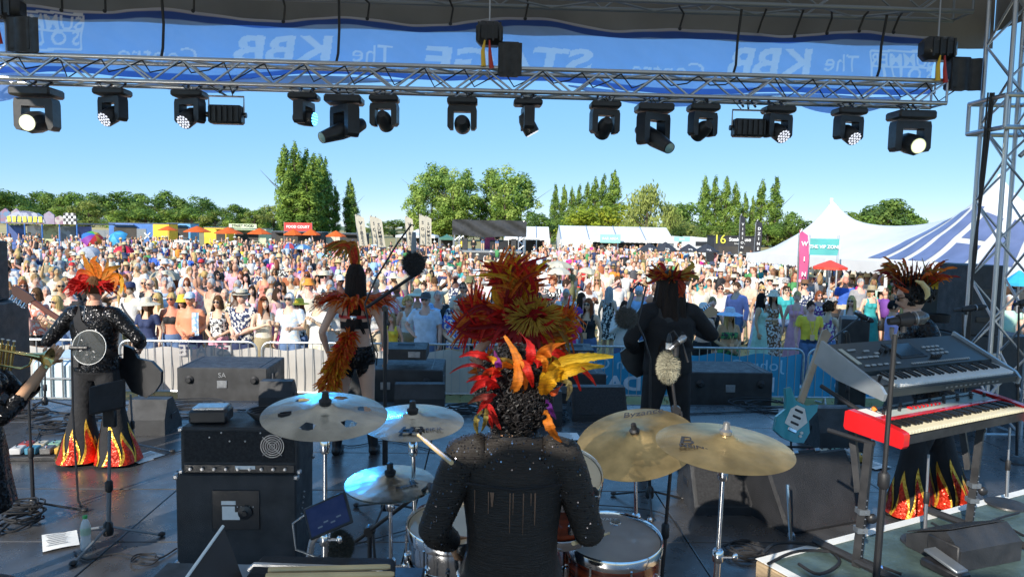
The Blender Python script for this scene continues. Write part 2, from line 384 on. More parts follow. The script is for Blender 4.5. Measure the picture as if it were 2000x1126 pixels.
# ================================================================== the long blue banner, seen from behind
def banner():
    y0=8.62
    root=empty('stage_banner',sp(0,y0,0),SY,'long blue festival banner seen from behind, its lettering reversed','banner')
    def topz(x):return 5.37-.022*(x+6)*.0+.035*math.sin(x*3.1)+.03*math.sin(x*1.3+1)-.02*abs(math.sin(x*1.62))
    def botz(x):return 4.66+.05*math.sin(x*.9+2.2)+.03*math.sin(x*2.3)
    def wave(x,z):return .05*math.sin(x*2.2+z*3)+.025*math.sin(x*5.3-z*7)+.012*math.sin(x*13+z*19)
    X0,X1=-6.55,5.42
    nu,nv=1020,60;RS=np.zeros((nv+1,nu+1),bool)
    def grid_xz():
        u=np.linspace(0,1,nu+1);x=X0+(X1-X0)*u;b=np.array([botz(q) for q in x]);t=np.array([topz(q) for q in x]);v=np.linspace(0,1,nv+1)[:,None]
        return np.broadcast_to(x,(nv+1,nu+1)),b+(t-b)*v
    GX,GZ=grid_xz()
    def raster(tris):
        for (a,b,c) in tris:
            x0,x1=min(a[0],b[0],c[0]),max(a[0],b[0],c[0]);i0=max(0,int((x0-X0)/(X1-X0)*nu)-1);i1=min(nu+1,int((x1-X0)/(X1-X0)*nu)+3)
            if i1 <= i0:continue
            px_,pz_=GX[:,i0:i1],GZ[:,i0:i1];den=(b[1]-c[1])*(a[0]-c[0])+(c[0]-b[0])*(a[1]-c[1])
            if abs(den) < 1e-12:continue
            l1=((b[1]-c[1])*(px_-c[0])+(c[0]-b[0])*(pz_-c[1]))/den;l2=((c[1]-a[1])*(px_-c[0])+(a[0]-c[0])*(pz_-c[1]))/den
            RS[:,i0:i1] |= (l1 >= 0) & (l2 >= 0) & (l1+l2 <= 1)
    def put(body,px,py,size,sx=1,bold=0,shear=0):
        p=SM.inverted() @ aty(px,py,y0-.05);x,z=p.x,p.z
        o=text('tmp_text',body,size,BLACK,None,Matrix.Identity(4),0,bold=bold,sx=sx,shear=shear);me=o.data;me.calc_loop_triangles()
        raster([[(x-me.vertices[k].co.x,z+me.vertices[k].co.y) for k in t.vertices] for t in me.loop_triangles]);bpy.data.objects.remove(o);bpy.data.meshes.remove(me)
    put('The',728,108,.30);put('KBB',553,103,.42,1.55,.012,-.12);put('Centre',318,113,.26,1.2)
    put('The',1660,118,.29);put('KBB',1512,120,.46,1.2,.012,-.12);put('Centre',1312,134,.30,1.05);put('STAGE',990,118,.38,1.75,.012,-.1)
    for px in (110,1792):
        put('SUMMER',px,55 if px < 500 else 108,.22,.95,.004);put('S O U L',px+4,84 if px < 500 else 137,.22,1.0,.004)
        p=SM.inverted() @ aty(px,70 if px < 500 else 122,y0-.05);x,z=p.x,p.z;W,H=.40,.20
        for (x1,z1,x2,z2) in ((x-W,z+H,x+W,z+H),(x-W,z+.01,x+W,z+.01),(x-W,z-H,x-W,z+H),(x+W,z+H,x+W,z-H),(x-W,z-H,x+W,z-H)):
            a=Vector((x1,z1));b=Vector((x2,z2));s_=Vector((-(b-a).y,(b-a).x)).normalized()*.013;raster([(a-s_,b-s_,b+s_),(a-s_,b+s_,a+s_)])
    V_=np.linspace(0,1,nv+1)[:,None]+np.zeros((1,nu+1));C_b=np.zeros((nv+1,nu+1,3));C_b[:]=(.37,.58,.97)
    C_b[(V_ < .10) | (V_ > .86)]=(.05,.12,.46);C_b[V_ > .965]=(.62,.64,.72);C_b[RS]=(.86,.90,1.0)
    m=mat('banner_mesh',(1,1,1),.6,attr=True,var=.05,scale=2);translucent(m,.8);nt=m.node_tree;N=nt.nodes.new;L=nt.links.new     # woven mesh: some of the sky shows through its holes
    tb=N('ShaderNodeBsdfTransparent');va=N('ShaderNodeVertexColor');va.layer_name='Col';gm_=N('ShaderNodeGamma');gm_.inputs[1].default_value=.6;L(va.outputs[0],gm_.inputs[0]);L(gm_.outputs[0],tb.inputs[0]);mm=N('ShaderNodeMixShader');mm.inputs[0].default_value=.42
    L(nt.nodes['Material Output'].inputs[0].links[0].from_socket,mm.inputs[1]);L(tb.outputs[0],mm.inputs[2]);L(mm.outputs[0],nt.nodes['Material Output'].inputs[0])
    WV=.05*np.sin(GX*2.2+GZ*3)+.025*np.sin(GX*5.3-GZ*7)+.012*np.sin(GX*13+GZ*19)
    g=MB();g.v=np.stack([GX,WV,GZ],-1).reshape(-1,3).tolist();ii=np.arange((nv+1)*(nu+1)).reshape(nv+1,nu+1)
    g.f=np.stack([ii[:-1,:-1],ii[:-1,1:],ii[1:,1:],ii[1:,:-1]],-1).reshape(-1,4).tolist();g.c=C_b.reshape(-1,3).tolist()
    g.build('banner_cloth',m,root,180,False)
    # loose lower skirt hanging behind the truss
    sk=translucent(mat('banner_skirt',(.30,.50,.88),.6,var=.06,scale=2),.8)
    for xa,xb,dz in ((-6.55,-4.9,.34),(-4.3,-1.0,.14),(1.0,3.6,.14),(3.6,5.1,.22)):
        MB().grid(lambda u,v:(xa+(xb-xa)*u,.10+.05*math.sin(u*7+v*2),botz(xa+(xb-xa)*u)+.01-dz*(1-v)*math.sin(math.pi*min(max(u,.03),.97))**.7),24,5).build('banner_skirt',sk,root)
    # bungee ties up to the roof truss, and black tension straps over the front
    for px in (145,225,390,560,720,880,1025,1330,1485,1560,1625,1690,1760):
        p=SM.inverted() @ aty(px,60,y0);x=p.x
        MB().path([(x,-.02,topz(x)-.02),(x+.03,-.08,topz(x)+.14),(x+.07*random.uniform(-1,1),-.18,5.56)],.013,5).build('bungee_tie',RUBBER,root)
        MB().ell((x,-.04,topz(x)-.02),.022,8,6).build('tie_knot',RUBBER,root)
    for px in (338,668,1443,1732):
        p=SM.inverted() @ aty(px,60,y0);x=p.x
        MB().path([(x+.01,-.16,5.55),(x,-.09,5.2),(x-.01,-.1,4.93),(x-.04,-.09,4.80)],.016,5).build('tension_strap',RUBBER,root)
banner()
# ================================================================== trees
LEAF={}
def leafmat(name,c):
    if name not in LEAF:
        m=mat('leaf_'+name,(1,1,1),.65,attr=True,var=.12,scale=.3,spec=.25);translucent(m,.4);LEAF[name]=m
    return LEAF[name]
BARK=mat('bark',(.10,.075,.05),.9,var=.3,scale=3,bump=.5,bscale=9)
def crown_mesh(name,blobs,n,size,cols,seed,shell=.55,up=.15,droop=0):
    r=np.random.default_rng(seed);w=np.array([b[3]*b[4]*b[5] for b in blobs])**(2/3);w=w/w.sum()
    k=r.choice(len(blobs),n,p=w);B=np.array(blobs)[k]
    d=r.normal(size=(n,3));d /= np.linalg.norm(d,axis=1)[:,None];rad=(shell+(1-shell)*r.random(n)**.6)[:,None]
    c=B[:,:3]+d*B[:,3:6]*rad*(1+.12*r.normal(size=(n,1)))
    nrm=d*1.0+r.normal(size=(n,3))*.34+np.array([0,0,up]);nrm /= np.linalg.norm(nrm,axis=1)[:,None]
    a=np.cross(nrm,r.normal(size=(n,3)));a /= np.linalg.norm(a,axis=1)[:,None];b=np.cross(nrm,a)
    if droop:a=a*.35+np.array([0,0,-1])*droop;b=b*.6
    s=(size*(.55+.9*r.random(n)))[:,None]
    v=np.stack([c-a*s*.55,c+b*s*.36+nrm*s*.06,c+a*s*.55,c-b*s*.36+nrm*s*.06],1).reshape(-1,3)
    f=np.arange(4*n).reshape(-1,4)
    me=bpy.data.meshes.new(name);me.from_pydata(v.tolist(),[],f.tolist())
    bc=np.array(cols)[r.integers(0,len(cols),len(blobs))][k];bc=bc*(.8+.4*r.random((n,1)))
    at=me.color_attributes.new('Col','FLOAT_COLOR','POINT')
    at.data.foreach_set('color',np.c_[np.repeat(bc,4,0),np.ones(4*n)].astype(np.float32).ravel())
    me.materials.append(leafmat('tree',None));return me
def trunk_mesh(name,h,r0,limbs,seed,top=.7):
    rr=random.Random(seed);m=MB()
    m.path([(0,0,-.2),(0,0,h*.15),(rr.uniform(-.02,.02)*h,0,h*.45),(rr.uniform(-.03,.03)*h,rr.uniform(-.02,.02)*h,h*top)],[r0*1.3,r0,r0*.75,r0*.2],7)
    for i in range(limbs):
        z=h*rr.uniform(.2,top*.8);a=rr.uniform(0,6.28);L=h*rr.uniform(.18,.34)
        m.path([(0,0,z),(math.cos(a)*L*.5,math.sin(a)*L*.5,z+L*.35),(math.cos(a)*L,math.sin(a)*L,z+L*.85)],[r0*.45,r0*.28,r0*.06],5)
    return m.mesh(name,BARK)
GREEN=[(.219,.330,.059),(.159,.264,.046),(.300,.412,.072),(.119,.205,.039)]
DARK=[(.113,.201,.046),(.085,.153,.039),(.170,.251,.051)]
LIME=[(.312,.367,.032),(.240,.311,.031),(.372,.401,.039)]
ASPEN=[(.313,.444,.094),(.240,.365,.083),(.405,.507,.119)]
WILLOW=[(.296,.354,.086),(.221,.283,.072),(.371,.411,.113)]
OLIVE=[(.300,.337,.086),(.211,.275,.063)]
TREES={}
def proto(kind,i):
    key=(kind,i)
    if key in TREES:return TREES[key]
    rr=random.Random(hash(kind) % 1000+i*17 if False else len(TREES)*31+5);bl=[]
    H=1.0
    if kind == 'poplar':                      # unit height, narrow column of rising clumps
        for k in range(64):
            t=(k+rr.random())/64;w=.10*(1-max(0,(t-.55)/.45)**1.7*.85)*(.55+.45*min(1,t/.18));a=rr.uniform(0,6.28)
            bl.append((math.cos(a)*w*.6,math.sin(a)*w*.6,.05+.93*t,w*.62,w*.62,.055))
        cm=crown_mesh('crown',bl,6000,.022,GREEN+ASPEN[:1],3+i,.3,.5);tm=trunk_mesh('trunk',1,.014,3,i,.85)
    elif kind == 'aspen':
        for k in range(38):
            t=rr.random();a=rr.uniform(0,6.28);w=.19*math.sin(math.pi*min(1,.18+t*.86))**.7*rr.uniform(.35,1)
            s=rr.uniform(.05,.09);bl.append((math.cos(a)*w,math.sin(a)*w,.12+.84*t,s,s,s*1.25))
        cm=crown_mesh('crown',bl,4200,.026,ASPEN+GREEN[:1],40+i,.2,.2);tm=trunk_mesh('trunk',1,.011,7,i,.8)
    elif kind == 'willow':
        for k in range(24):
            t=rr.random();a=rr.uniform(0,6.28);w=.34*(1-t**2.5)*rr.uniform(.4,1);s=rr.uniform(.09,.15)
            bl.append((math.cos(a)*w,math.sin(a)*w,.18+.74*t,s,s,s*1.4))
        cm=crown_mesh('crown',bl,3200,.05,WILLOW,60+i,.4,.1,droop=.9);tm=trunk_mesh('trunk',1,.025,8,i)
    else:                                     # round headed: oak, lime, bush
        cols={'oak':DARK+GREEN[:2],'lime':LIME,'bush':GREEN+OLIVE[:1],'olive':OLIVE+GREEN[:1]}[kind]
        low=.12 if kind != 'oak' else .26
        nb=40 if kind == 'lime' else 30
        for k in range(nb):
            t=rr.random();a=rr.uniform(0,6.28);w=(.40 if kind != 'lime' else .42)*math.sqrt(max(.02,1-(2*t-.75)**2/1.65))*rr.uniform(.35,1);s=rr.uniform(.09,.17)
            bl.append((math.cos(a)*w,math.sin(a)*w,low+(.88-low)*t,s,s,s*.85))
        cm=crown_mesh('crown',bl,3600,.042,cols,80+i*7+len(kind),.5,.25);tm=trunk_mesh('trunk',1,.035,7,i,.6)
    TREES[key]=(cm,tm);return TREES[key]
def tree(kind,px,pytop,d,wide,label,i=0,name=None,base=0,group=None):
    cm,tm=proto(kind,i);p=aty(px,pytop,d);h=(p.z-base)*1.02
    r=empty(name or {'poplar':'poplar_tree','aspen':'aspen_tree','willow':'willow_tree','oak':'oak_tree','lime':'lime_tree','bush':'field_bush','olive':'field_bush'}[kind],(p.x,d,base),random.uniform(0,6.28),label,'tree' if kind not in ('bush','olive') else 'bush',group)
    r.scale=(h*wide,h*wide,h)
    link('crown',cm,r);link('trunk',tm,r)
    return r
def trees():
    g='oaks of the wood beyond the straw field'
    for k,(px,py,w,i) in enumerate([(-10,366,1.5,0),(28,372,1.3,1),(68,371,1.2,2),(104,374,1.25,3),(140,372,1.3,0),(185,373,1.2,1),(228,371,1.35,2),(262,374,1.2,3),(312,368,1.35,1),(345,382,1.1,0),(392,382,1.2,2),(452,396,1.2,3),(478,404,1.1,0),(512,402,1.0,1)]):
        pos=['at the very left edge of the view','second along from the left edge','above the ride roof','above the checkered ride end','left of the round olive bush','above the round olive bush','above the blue food van','between the van and the tall domed oak','tallest and domed, over the orange parasols','small, beside the tall domed oak','dark and lone, right of the gap in the wood','low, over the street food sign','low, just left of the poplar clump','last before the poplar clump'][k]
        tree('oak',px,py,285+random.uniform(-25,35),w,'dark green oak '+pos,i,group=g)
    for k,(px,py,w,kind) in enumerate([(172,389,1.6,'olive'),(235,409,1.9,'bush'),(285,407,2.2,'bush'),(330,409,1.9,'bush'),(375,405,1.9,'bush'),(420,410,1.8,'bush'),(498,408,1.5,'olive'),(535,395,1.1,'olive'),(52,402,1.8,'bush'),(120,404,1.7,'bush')]):
        pos=['big and rounded, olive green, in front of the oaks','first of the hedge, above the blue food van','second of the hedge, left of the orange parasols','third of the hedge, above the first orange parasol','fourth of the hedge, above the second orange parasol','fifth of the hedge, beside the bare stump','olive, left of the food court sign','olive, at the foot of the tall poplar clump','behind the fairground ride roof','behind the checkered ride end'][k]
        tree(kind,px,py,235+random.uniform(-8,8),w,'leafy green hedge bush, '+pos,k % 2,group='hedge bushes at the field edge')
    g='tall poplars'
    for k,(px,py,d,w,t) in enumerate([(556,283,182,.95,'left edge of the tall dense clump'),(577,280,178,1.0,'tallest of the dense clump, near its left'),(598,293,180,1.05,'third across the dense clump'),(612,300,176,1.1,'fourth across the dense clump'),(626,304,182,1.05,'fifth across the dense clump'),(636,310,186,.9,'right edge of the dense clump'),(566,330,174,1.5,'low and broad at the front of the dense clump'),(600,335,172,1.5,'low and broad at the front right of the dense clump'),
            (655,364,190,.95,'short one right of the dense clump'),(683,348,186,1.0,'slim one standing alone right of the dense clump'),(690,390,188,1.7,'bushy foot of the lone slim one'),
            (1085,360,200,.9,'first of the slim row right of the small stage'),(1102,361,200,.85,'second of the slim row right of the small stage'),(1118,366,200,.85,'third of the slim row right of the small stage'),(1133,362,200,.9,'fourth of the slim row right of the small stage'),(1148,356,200,.9,'fifth of the slim row right of the small stage'),(1163,347,198,.95,'sixth of the slim row, behind the yellow lime'),(1181,342,198,1.0,'seventh of the slim row, behind the yellow lime'),(1200,333,196,1.2,'last and tallest of the slim row, behind the yellow lime'),
            (1378,345,170,1.0,'first of the right-hand row above the steakhouse stall'),(1399,345,170,.95,'second of the right-hand row above the steakhouse stall'),(1420,345,170,1.0,'third of the right-hand row above the steakhouse stall'),(1438,357,170,.95,'fourth of the right-hand row above the steakhouse stall'),(1456,377,172,.9,'short fifth one between the two dark flags'),(1471,383,174,.8,'shortest, sixth of the right-hand row'),(1490,352,168,1.0,'seventh, just right of the dark flags'),(1517,346,168,1.15,'last of the right-hand row, beside the white tent')]):
        tree('poplar',px,py,d,w*(.95 if px > 1000 else 1.05),'narrow poplar, '+t,k % 3,group=g)
    for k,(px,py,w,t) in enumerate([(818,345,.9,'sparse, thinnest crown left of the group'),(845,322,1.0,'tallest of the left group'),(868,328,.95,'middle of the left group'),(888,334,.95,'fourth of the left group'),(912,334,1.05,'right end of the left group, greener'),(962,332,1.1,'left half of the broad group behind the small stage'),(990,327,1.1,'tallest of the broad group behind the small stage'),(1020,340,1.15,'right end of the broad group behind the small stage'),(940,390,1.5,'low one filling the gap above the small stage'),(860,385,1.6,'low bushy one behind the cream flags'),(905,385,1.7,'low bushy one left of the small stage roof'),(985,388,1.7,'low bushy one right over the small stage roof')]):
        tree('aspen',px,py,165+k % 3*5,w*1.25,'airy light green aspen, '+t,k % 3,group='aspens behind the small stage')
    tree('oak',1050,413,150,1.2,'small dark oak right of the aspens',2)
    tree('bush',1100,425,170,1.7,'hedge bush at the foot of the slim poplar row',1);tree('bush',1075,432,165,1.6,'low hedge bush left of the long white tent',0)
    tree('bush',770,428,215,2.2,'low distant hedge bush behind the leaning cream flags',0);tree('bush',735,430,215,2.0,'low distant hedge bush left of the leaning cream flags',1)
    tree('lime',1155,398,118,1.7,'yellow green rounded lime tree, left one above the long white tent',0);tree('lime',1210,391,120,1.7,'yellow green broad lime tree beside the willow',1)
    tree('willow',1268,369,110,1.35,'drooping pale willow above the long white tent',0);tree('willow',1308,402,112,1.3,'smaller drooping willow right of the big one',1)
    tree('oak',1342,392,150,1.25,'dark oak between the willow and the right-hand poplars',0);tree('olive',1330,430,120,1.8,'olive bush behind the parked camper vans',0)
    for k,(px,py) in enumerate([(1372,438),(1400,441),(1432,439),(1465,441),(1500,438),(1528,436)]):
        tree('bush',px,py,165,1.7,'green bush at the foot of the right-hand poplars, number %s from the willow' % ['one','two','three','four','five','six'][k],k % 2)
    tree('oak',1548,410,150,1.2,'dark oak peeping over the white tent slope',1)
    tree('oak',1728,383,105,1.25,'large round oak behind the white tents',3);tree('oak',1762,398,106,1.0,'right shoulder tree of the large round oak',2);tree('oak',1668,410,104,1.3,'low dark oak left of the large round oak',0);tree('oak',1795,424,108,1.1,'small oak just right of the large round oak',1)
trees()
# ================================================================== tents, stalls, flags and parasols of the festival field
NAVYP=mat('tent_window',(.13,.155,.27),.35,var=.15,scale=2)
TEAL=mat('teal_cloth',(.10,.42,.40),.6,var=.06,scale=3)
MINT=mat('mint_cloth',(.28,.62,.52),.6,var=.06,scale=3)
PINKC=mat('pink_cloth',(.62,.10,.24),.6,var=.08,scale=3)
CREAM=translucent(mat('cream_flag',(.62,.55,.42),.7,var=.06,scale=3),.3)
DARKC=mat('dark_cloth',(.03,.03,.035),.7,var=.2,scale=3)
INK=mat('dark_ink',(.03,.03,.035),.6,var=.1)
LWHITE=mat('letter_white',(.82,.82,.80),.5,var=.03)
REDC=mat('red_cloth',(.70,.045,.04),.65,var=.08,scale=3)
YELL=mat('yellow_paint',(.78,.48,.03),.55,var=.1,scale=2)
BLUEV=mat('blue_paint',(.05,.16,.45),.45,var=.1,scale=2)
SHADE=mat('interior_shade',(.05,.045,.04),.9,var=.2,scale=1)  # shade inside tents and hatches put into this dark colour
def rotM(loc,rz,flip=False):return Matrix.Translation(loc) @ Matrix.Rotation(rz,4,'Z') @ Matrix.Rotation(math.pi/2,4,'X')
def vip():
    u=Vector((.185,-.983,0));v=Vector((.983,.185,0));o=Vector((8.9,27.3,0))
    rz=math.atan2(u.y,u.x)
    root=empty('marquee',o,rz,'large white peaked marquee with blue striped roof on the right','tent')
    # local: x along the eave towards the stage, y to the right is -> local -y ; mirror so +w goes to the right
    W,Lx,E=5.2,16.0,2.25
    pk=[(1.25,4.35),(8.5,4.7),(15,4.7)]
    def H(x,w):
        c=1-abs(w-W/2)/(W/2);z=E+.95*c*min(1,(x+.0)/1.4)
        for (px,pz) in pk:
            d=math.hypot(x-px,(w-W/2)*1.05);z=max(z,z+(pz-E-.95)*math.exp(-(d/1.05)**.95)*min(1,c*2.5)*min(1,max(0,x)/.6))
        return z
    L_=lambda x,w,z:(x,w,z)
    MB().grid(lambda a,b:L_(Lx*a,W*b,H(Lx*a,W*b)),128,40).build('roof',WHITEC,root,180)
    # scalloped valance
    va=MB();n=int(Lx/.22)
    for side,x0,y0,dx,dy,m in ((0,0,0,1,0,n),(1,0,0,0,1,int(W/.22))):
        for i in range(m):
            a=[(i*.22+.22*k/4,-.30-.055*math.sin(math.pi*k/4)) for k in range(5)]
            pts=[(x0+dx*t,y0+dy*t-.01*(1-dy),E+z) for t,z in a]+[(x0+dx*t,y0+dy*t-.01*(1-dy),E) for t,z in reversed(a)]
            va.add(pts,[tuple(range(len(pts)))])
    va.build('valance',WHITEC,root,0,False)
    for i,(xa,xb,wa,wb) in enumerate([(6.6,7.15,.15,1.9),(7.4,8.0,.15,2.0),(8.25,8.9,.15,2.0),(9.2,10.2,.15,.9),(9.2,10.2,1.05,1.9),(10.7,11.6,.15,2.0),(12.0,13,.15,2.0)]):
        def fn(a,b):
            w=wa+(wb-wa)*b;cx=8.5;s=1-.62*(w/2.6);x=cx+((xa+(xb-xa)*a)-cx)*s
            return (x,w,H(x,w)+.018)
        MB().grid(fn,6,14).build('roof_panel',NAVYP,root,180)
    for x in (0.1,2.6,5.1,7.6,10.1,12.6):bar('pole',(x,.05,0),(x,.05,E),.045,WHITEP,root)
    for x in (.2,5,10):bar('guy_rope',(x,0,E),(x-.2,-1.1,0),.008,WHITEP,root,5)
    for (px,pz) in pk:bar('king_pole',(px,W/2,0),(px,W/2,pz-.03),.06,WHITEP,root)
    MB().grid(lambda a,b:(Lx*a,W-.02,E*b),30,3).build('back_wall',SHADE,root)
vip()
def sign(px,py,d,w,h,m,body,tm,size,label,post=True,rz=0,sx=1,bold=0,name='banner_sign'):
    p=aty(px,py,d);r=empty(name,(p.x,d,0),rz,label,'sign')
    MB().grid(lambda u,v:((u-.5)*w,.02*math.sin(u*8+v*3),p.z+(v-.5)*h),14,6).build('sign_face',m,r,180)
    if post:
        for s in (-1,1):bar('post',(s*w/2,.04,0),(s*w/2,.04,p.z+h/2+.1),.025,GALV,r)
    if body:text('lettering',body,size,tm,r,Matrix.Translation((0,-.04,p.z)) @ Matrix.Rotation(math.pi/2,4,'X'),.002,sx=sx,bold=bold)
    return r
sign(1610,482,20.5,.82,.47,TEAL,'THE VIP ZONE',LWHITE,.135,'teal THE VIP ZONE sign in front of the white marquee',bold=.003)
def clear_tent(px0,px1,d,eave,ridge,depth,label,bays=4,dark=(0.33,.95),rz=0,name='clear_span_tent'):
    a=aty(px0,460,d);b=aty(px1,460,d);w=b.x-a.x
    r=empty(name,(a.x,d,0),rz,label,'tent');m=WHITEC;st=w/bays
    for i in range(bays):
        x0,x1=i*st+.03,(i+1)*st-.03
        MB().add([(x0,0,eave),(x1,0,eave),(x1+.5*0,depth/2,ridge),(x0,depth/2,ridge),(x1,depth,eave),(x0,depth,eave)],[(0,1,2,3),(3,2,4,5)]).build('roof_sheet',m,r,0)
        bar('roof_beam',(i*st,-.02,eave),(i*st,depth/2,ridge+.03),.05,GALV,r)
    for s,x in ((0,0.01),(1,w-.01)):
        MB().add([(x,0,0),(x,depth,0),(x,depth,eave),(x,depth/2,ridge),(x,0,eave)],[(0,1,2,3,4)]).build('gable_wall',m,r,0)
    MB().grid(lambda u,v:(w*u,-.02,eave-.22+.22*v+.04*abs(math.sin(u*w*7))*(1-v)),120,1).build('valance',m,r,0)
    MB().add([(0,.03,0),(w*dark[0],.03,0),(w*dark[0],.03,eave),(0,.03,eave)],[(0,1,2,3)]).build('front_wall',m,r,0)
    if dark[1] < .97:MB().add([(w*dark[1],.03,0),(w,.03,0),(w,.03,eave),(w*dark[1],.03,eave)],[(0,1,2,3)]).build('front_wall',m,r,0)
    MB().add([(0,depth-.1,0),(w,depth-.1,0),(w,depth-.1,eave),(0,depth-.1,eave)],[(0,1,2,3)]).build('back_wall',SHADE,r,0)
    for i in range(bays+1):bar('pole',(i*st,-.03,0),(i*st,-.03,eave),.05,WHITEP,r)
    return r
clear_tent(1096,1318,70,2.1,3.45,8,'long white clear-span bar tent below the willow',dark=(.28,.97))
sign(1192,466,69,1.95,.8,MINT,'BAR AREA',LWHITE,.34,'mint green BAR AREA sign on the long white tent',post=False,bold=.006)
clear_tent(1022,1074,74,2.1,3.3,5,'small white gable tent right of the small stage',2,(.1,.8))
clear_tent(985,1030,80,2.0,2.9,4,'low white gable tent seen under the small stage roof',1,(.2,.8))
def pagoda(px0,px1,pt,d,eave,m,label,name='pagoda_tent'):
    a=aty(px0,460,d);b=aty(px1,460,d);w=b.x-a.x;top=aty((px0+px1)/2,pt,d).z
    r=empty(name,((a.x+b.x)/2,d+w/2,0),0,label,'tent')
    MB().lathe([(w*.70,eave-.25),(w*.70,eave),(w*.36,eave+(top-eave)*.32),(w*.12,eave+(top-eave)*.72),(.03,top)],4,M=Matrix.Rotation(math.pi/4,3,'Z')).build('roof',m,r,20)
    for sx in (-1,1):
        for sy in (-1,1):bar('pole',(sx*w*.48,sy*w*.48,0),(sx*w*.48,sy*w*.48,eave),.04,GALV,r)
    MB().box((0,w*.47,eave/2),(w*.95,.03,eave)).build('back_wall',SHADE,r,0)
    return r
pagoda(772,850,447,82,2.05,WHITEC,'white pagoda tent behind the cream flags')
pagoda(857,886,457,80,1.9,mat('green_canvas',(.06,.17,.13),.7,var=.1,scale=2),'dark green gazebo left of the small stage','gazebo')
def parasol(px,pt,pb,wpx,d,m,label,group=None,name='parasol',tilt=0,n=8,cat='parasol',trim=None):
    c=aty(px,pt,d);e=aty(px,pb,d);R=wpx/F*d/2;h=c.z-e.z
    r=empty(name,(c.x,d,0),random.uniform(0,1),label,cat,group)
    cm=MB().lathe([(R,e.z-.06),(R*1.0,e.z),(R*.66,e.z+h*.38),(R*.3,e.z+h*.74),(.02,c.z)],n)
    o=cm.build('canopy',m,r,20)
    for k in range(n):
        a=2*math.pi*k/n;bar('rib',(0,0,c.z-.06),(math.cos(a)*R*.98,math.sin(a)*R*.98,e.z-.01),.012,GALV,r,5)
    bar('pole',(0,0,0),(0,0,c.z),.025,GALV,r)
    if trim:bar('finial',(0,0,c.z),(0,0,c.z+.1),.03,trim,r)
    if tilt:r.rotation_euler=(0,tilt,0)
    return r
for k,(px,pt,pb,w) in enumerate([(328,441,449,36),(385,441,452,54),(446,443,455,54),(507,445,456,46),(573,447,458,38),(608,447,458,36),(656,450,461,40)]):
    parasol(px,pt,pb,w,74,ORANGE,'bright orange market parasol, '+['first from the left, by the blue van','second from the left, beside the yellow stall','third from the left, under the street food sign','fourth from the left','below the F of the food court banner','below the end of the food court banner','last on the right, by the black trailer'][k],'orange market parasols','market_parasol')
for k,(px,pt,pb,w) in enumerate([(1268,474,489,46),(1300,472,489,50),(1345,476,490,44),(1380,476,491,50)]):
    r=parasol(px,pt,pb,w,50,DARKC,'black branded beer parasol, '+['first from the left','second, by the bar tent corner','third, before the camper vans','last, before the steakhouse stall'][k],'black beer parasols','beer_parasol')
    text('lettering','IPA',.22,LWHITE,r,Matrix.Rotation(-r.rotation_euler.z,4,'Z') @ Matrix.Translation((0,-w/F*50/2*.80,aty(px,pb-3,50).z)) @ Matrix.Rotation(R_(62),4,'X'),.004)
parasol(1622,508,521,66,19,mat('red_parasol',(.75,.06,.03),.6,var=.08),'red garden parasol in front of the VIP marquee',name='garden_parasol')
parasol(1992,528,552,56,15.5,mat('blue_parasol',(.03,.35,.62),.6,var=.08),'bright blue parasol beyond the black scrim on the right',name='garden_parasol')
# umbrellas among the crowd
RAIN=[(.75,.05,.05),(.8,.3,.03),(.8,.65,.05),(.1,.5,.1),(.05,.2,.6),(.3,.05,.4)]
def umbrella(px,pt,pb,wpx,d,cols,label,tilt=(0,0),scal=.12):
    c=aty(px,pt,d);e=aty(px,pb,d);Rr=wpx/F*d/2;h=max(.2,(c.z-e.z))
    r=empty('umbrella',(c.x,d,c.z),0,label,'umbrella');n=8
    for k in range(n):
        key='umb_%02d%02d%02d' % tuple(int(x*99) for x in cols[k % len(cols)])
        m=MAT.get(key) or translucent(mat(key,cols[k % len(cols)],.6,var=.08),.35)
        a0,a1=2*math.pi*k/n,2*math.pi*(k+1)/n
        def fn(u,v):
            a=a0+(a1-a0)*u;t=v;rr=Rr*math.sin(t*1.35)/math.sin(1.35)*(1-scal*math.sin(math.pi*u)*t)
            return (math.cos(a)*rr,math.sin(a)*rr,-h*(1-math.cos(t*1.35))/(1-math.cos(1.35)))
        MB().grid(fn,4,5).build('canopy_panel',m,r,180)
    bar('shaft',(0,0,-min(c.z-.3,1.3)),(0,0,.06),.012,STEEL,r,6)
    r.rotation_euler=(tilt[0],tilt[1],.3)
    return r
umbrella(186,458,475,44,52,RAIN,'rainbow umbrella among the far crowd on the left',(R_(35),R_(30)))
umbrella(222,456,470,40,56,[(.05,.35,.7),(.1,.5,.8)],'light blue tilted umbrella beside the rainbow umbrella',(R_(30),R_(-30)))
umbrella(242,479,493,40,36,[(.7,.02,.06),(.6,.02,.05)],'red umbrella in the crowd on the left')
umbrella(172,483,500,44,32,[(.6,.62,.66),(.5,.52,.58)],'pale grey umbrella in the crowd on the left',(R_(25),0))
umbrella(322,526,545,60,20.5,[(.6,.53,.38),(.5,.45,.33)],'beige umbrella behind the orange bucket hat')
umbrella(1090,509,522,60,26,[(.65,.6,.45),(.7,.66,.52)],'cream umbrella right of the tall red headdress')
umbrella(1092,522,535,50,22,[(.72,.68,.55)],'small cream umbrella nearer the stage, right of the tall red headdress')
umbrella(1150,522,535,40,23,[(.7,.65,.5)],'cream umbrella behind the man in the pink tee',(0,R_(12)))
umbrella(592,477,486,34,44,[(.1,.3,.6),(.45,.6,.75)],'blue and white umbrella left of the cream flags')
umbrella(565,474,485,26,46,[(.75,.1,.1),(.1,.2,.55)],'red and blue umbrella in the far crowd')
umbrella(380,538,552,34,22,[(.05,.08,.2)],'navy umbrella in the crowd on the left')
umbrella(875,512,520,30,30,[(.05,.35,.2)],'green umbrella left of the tall red headdress')
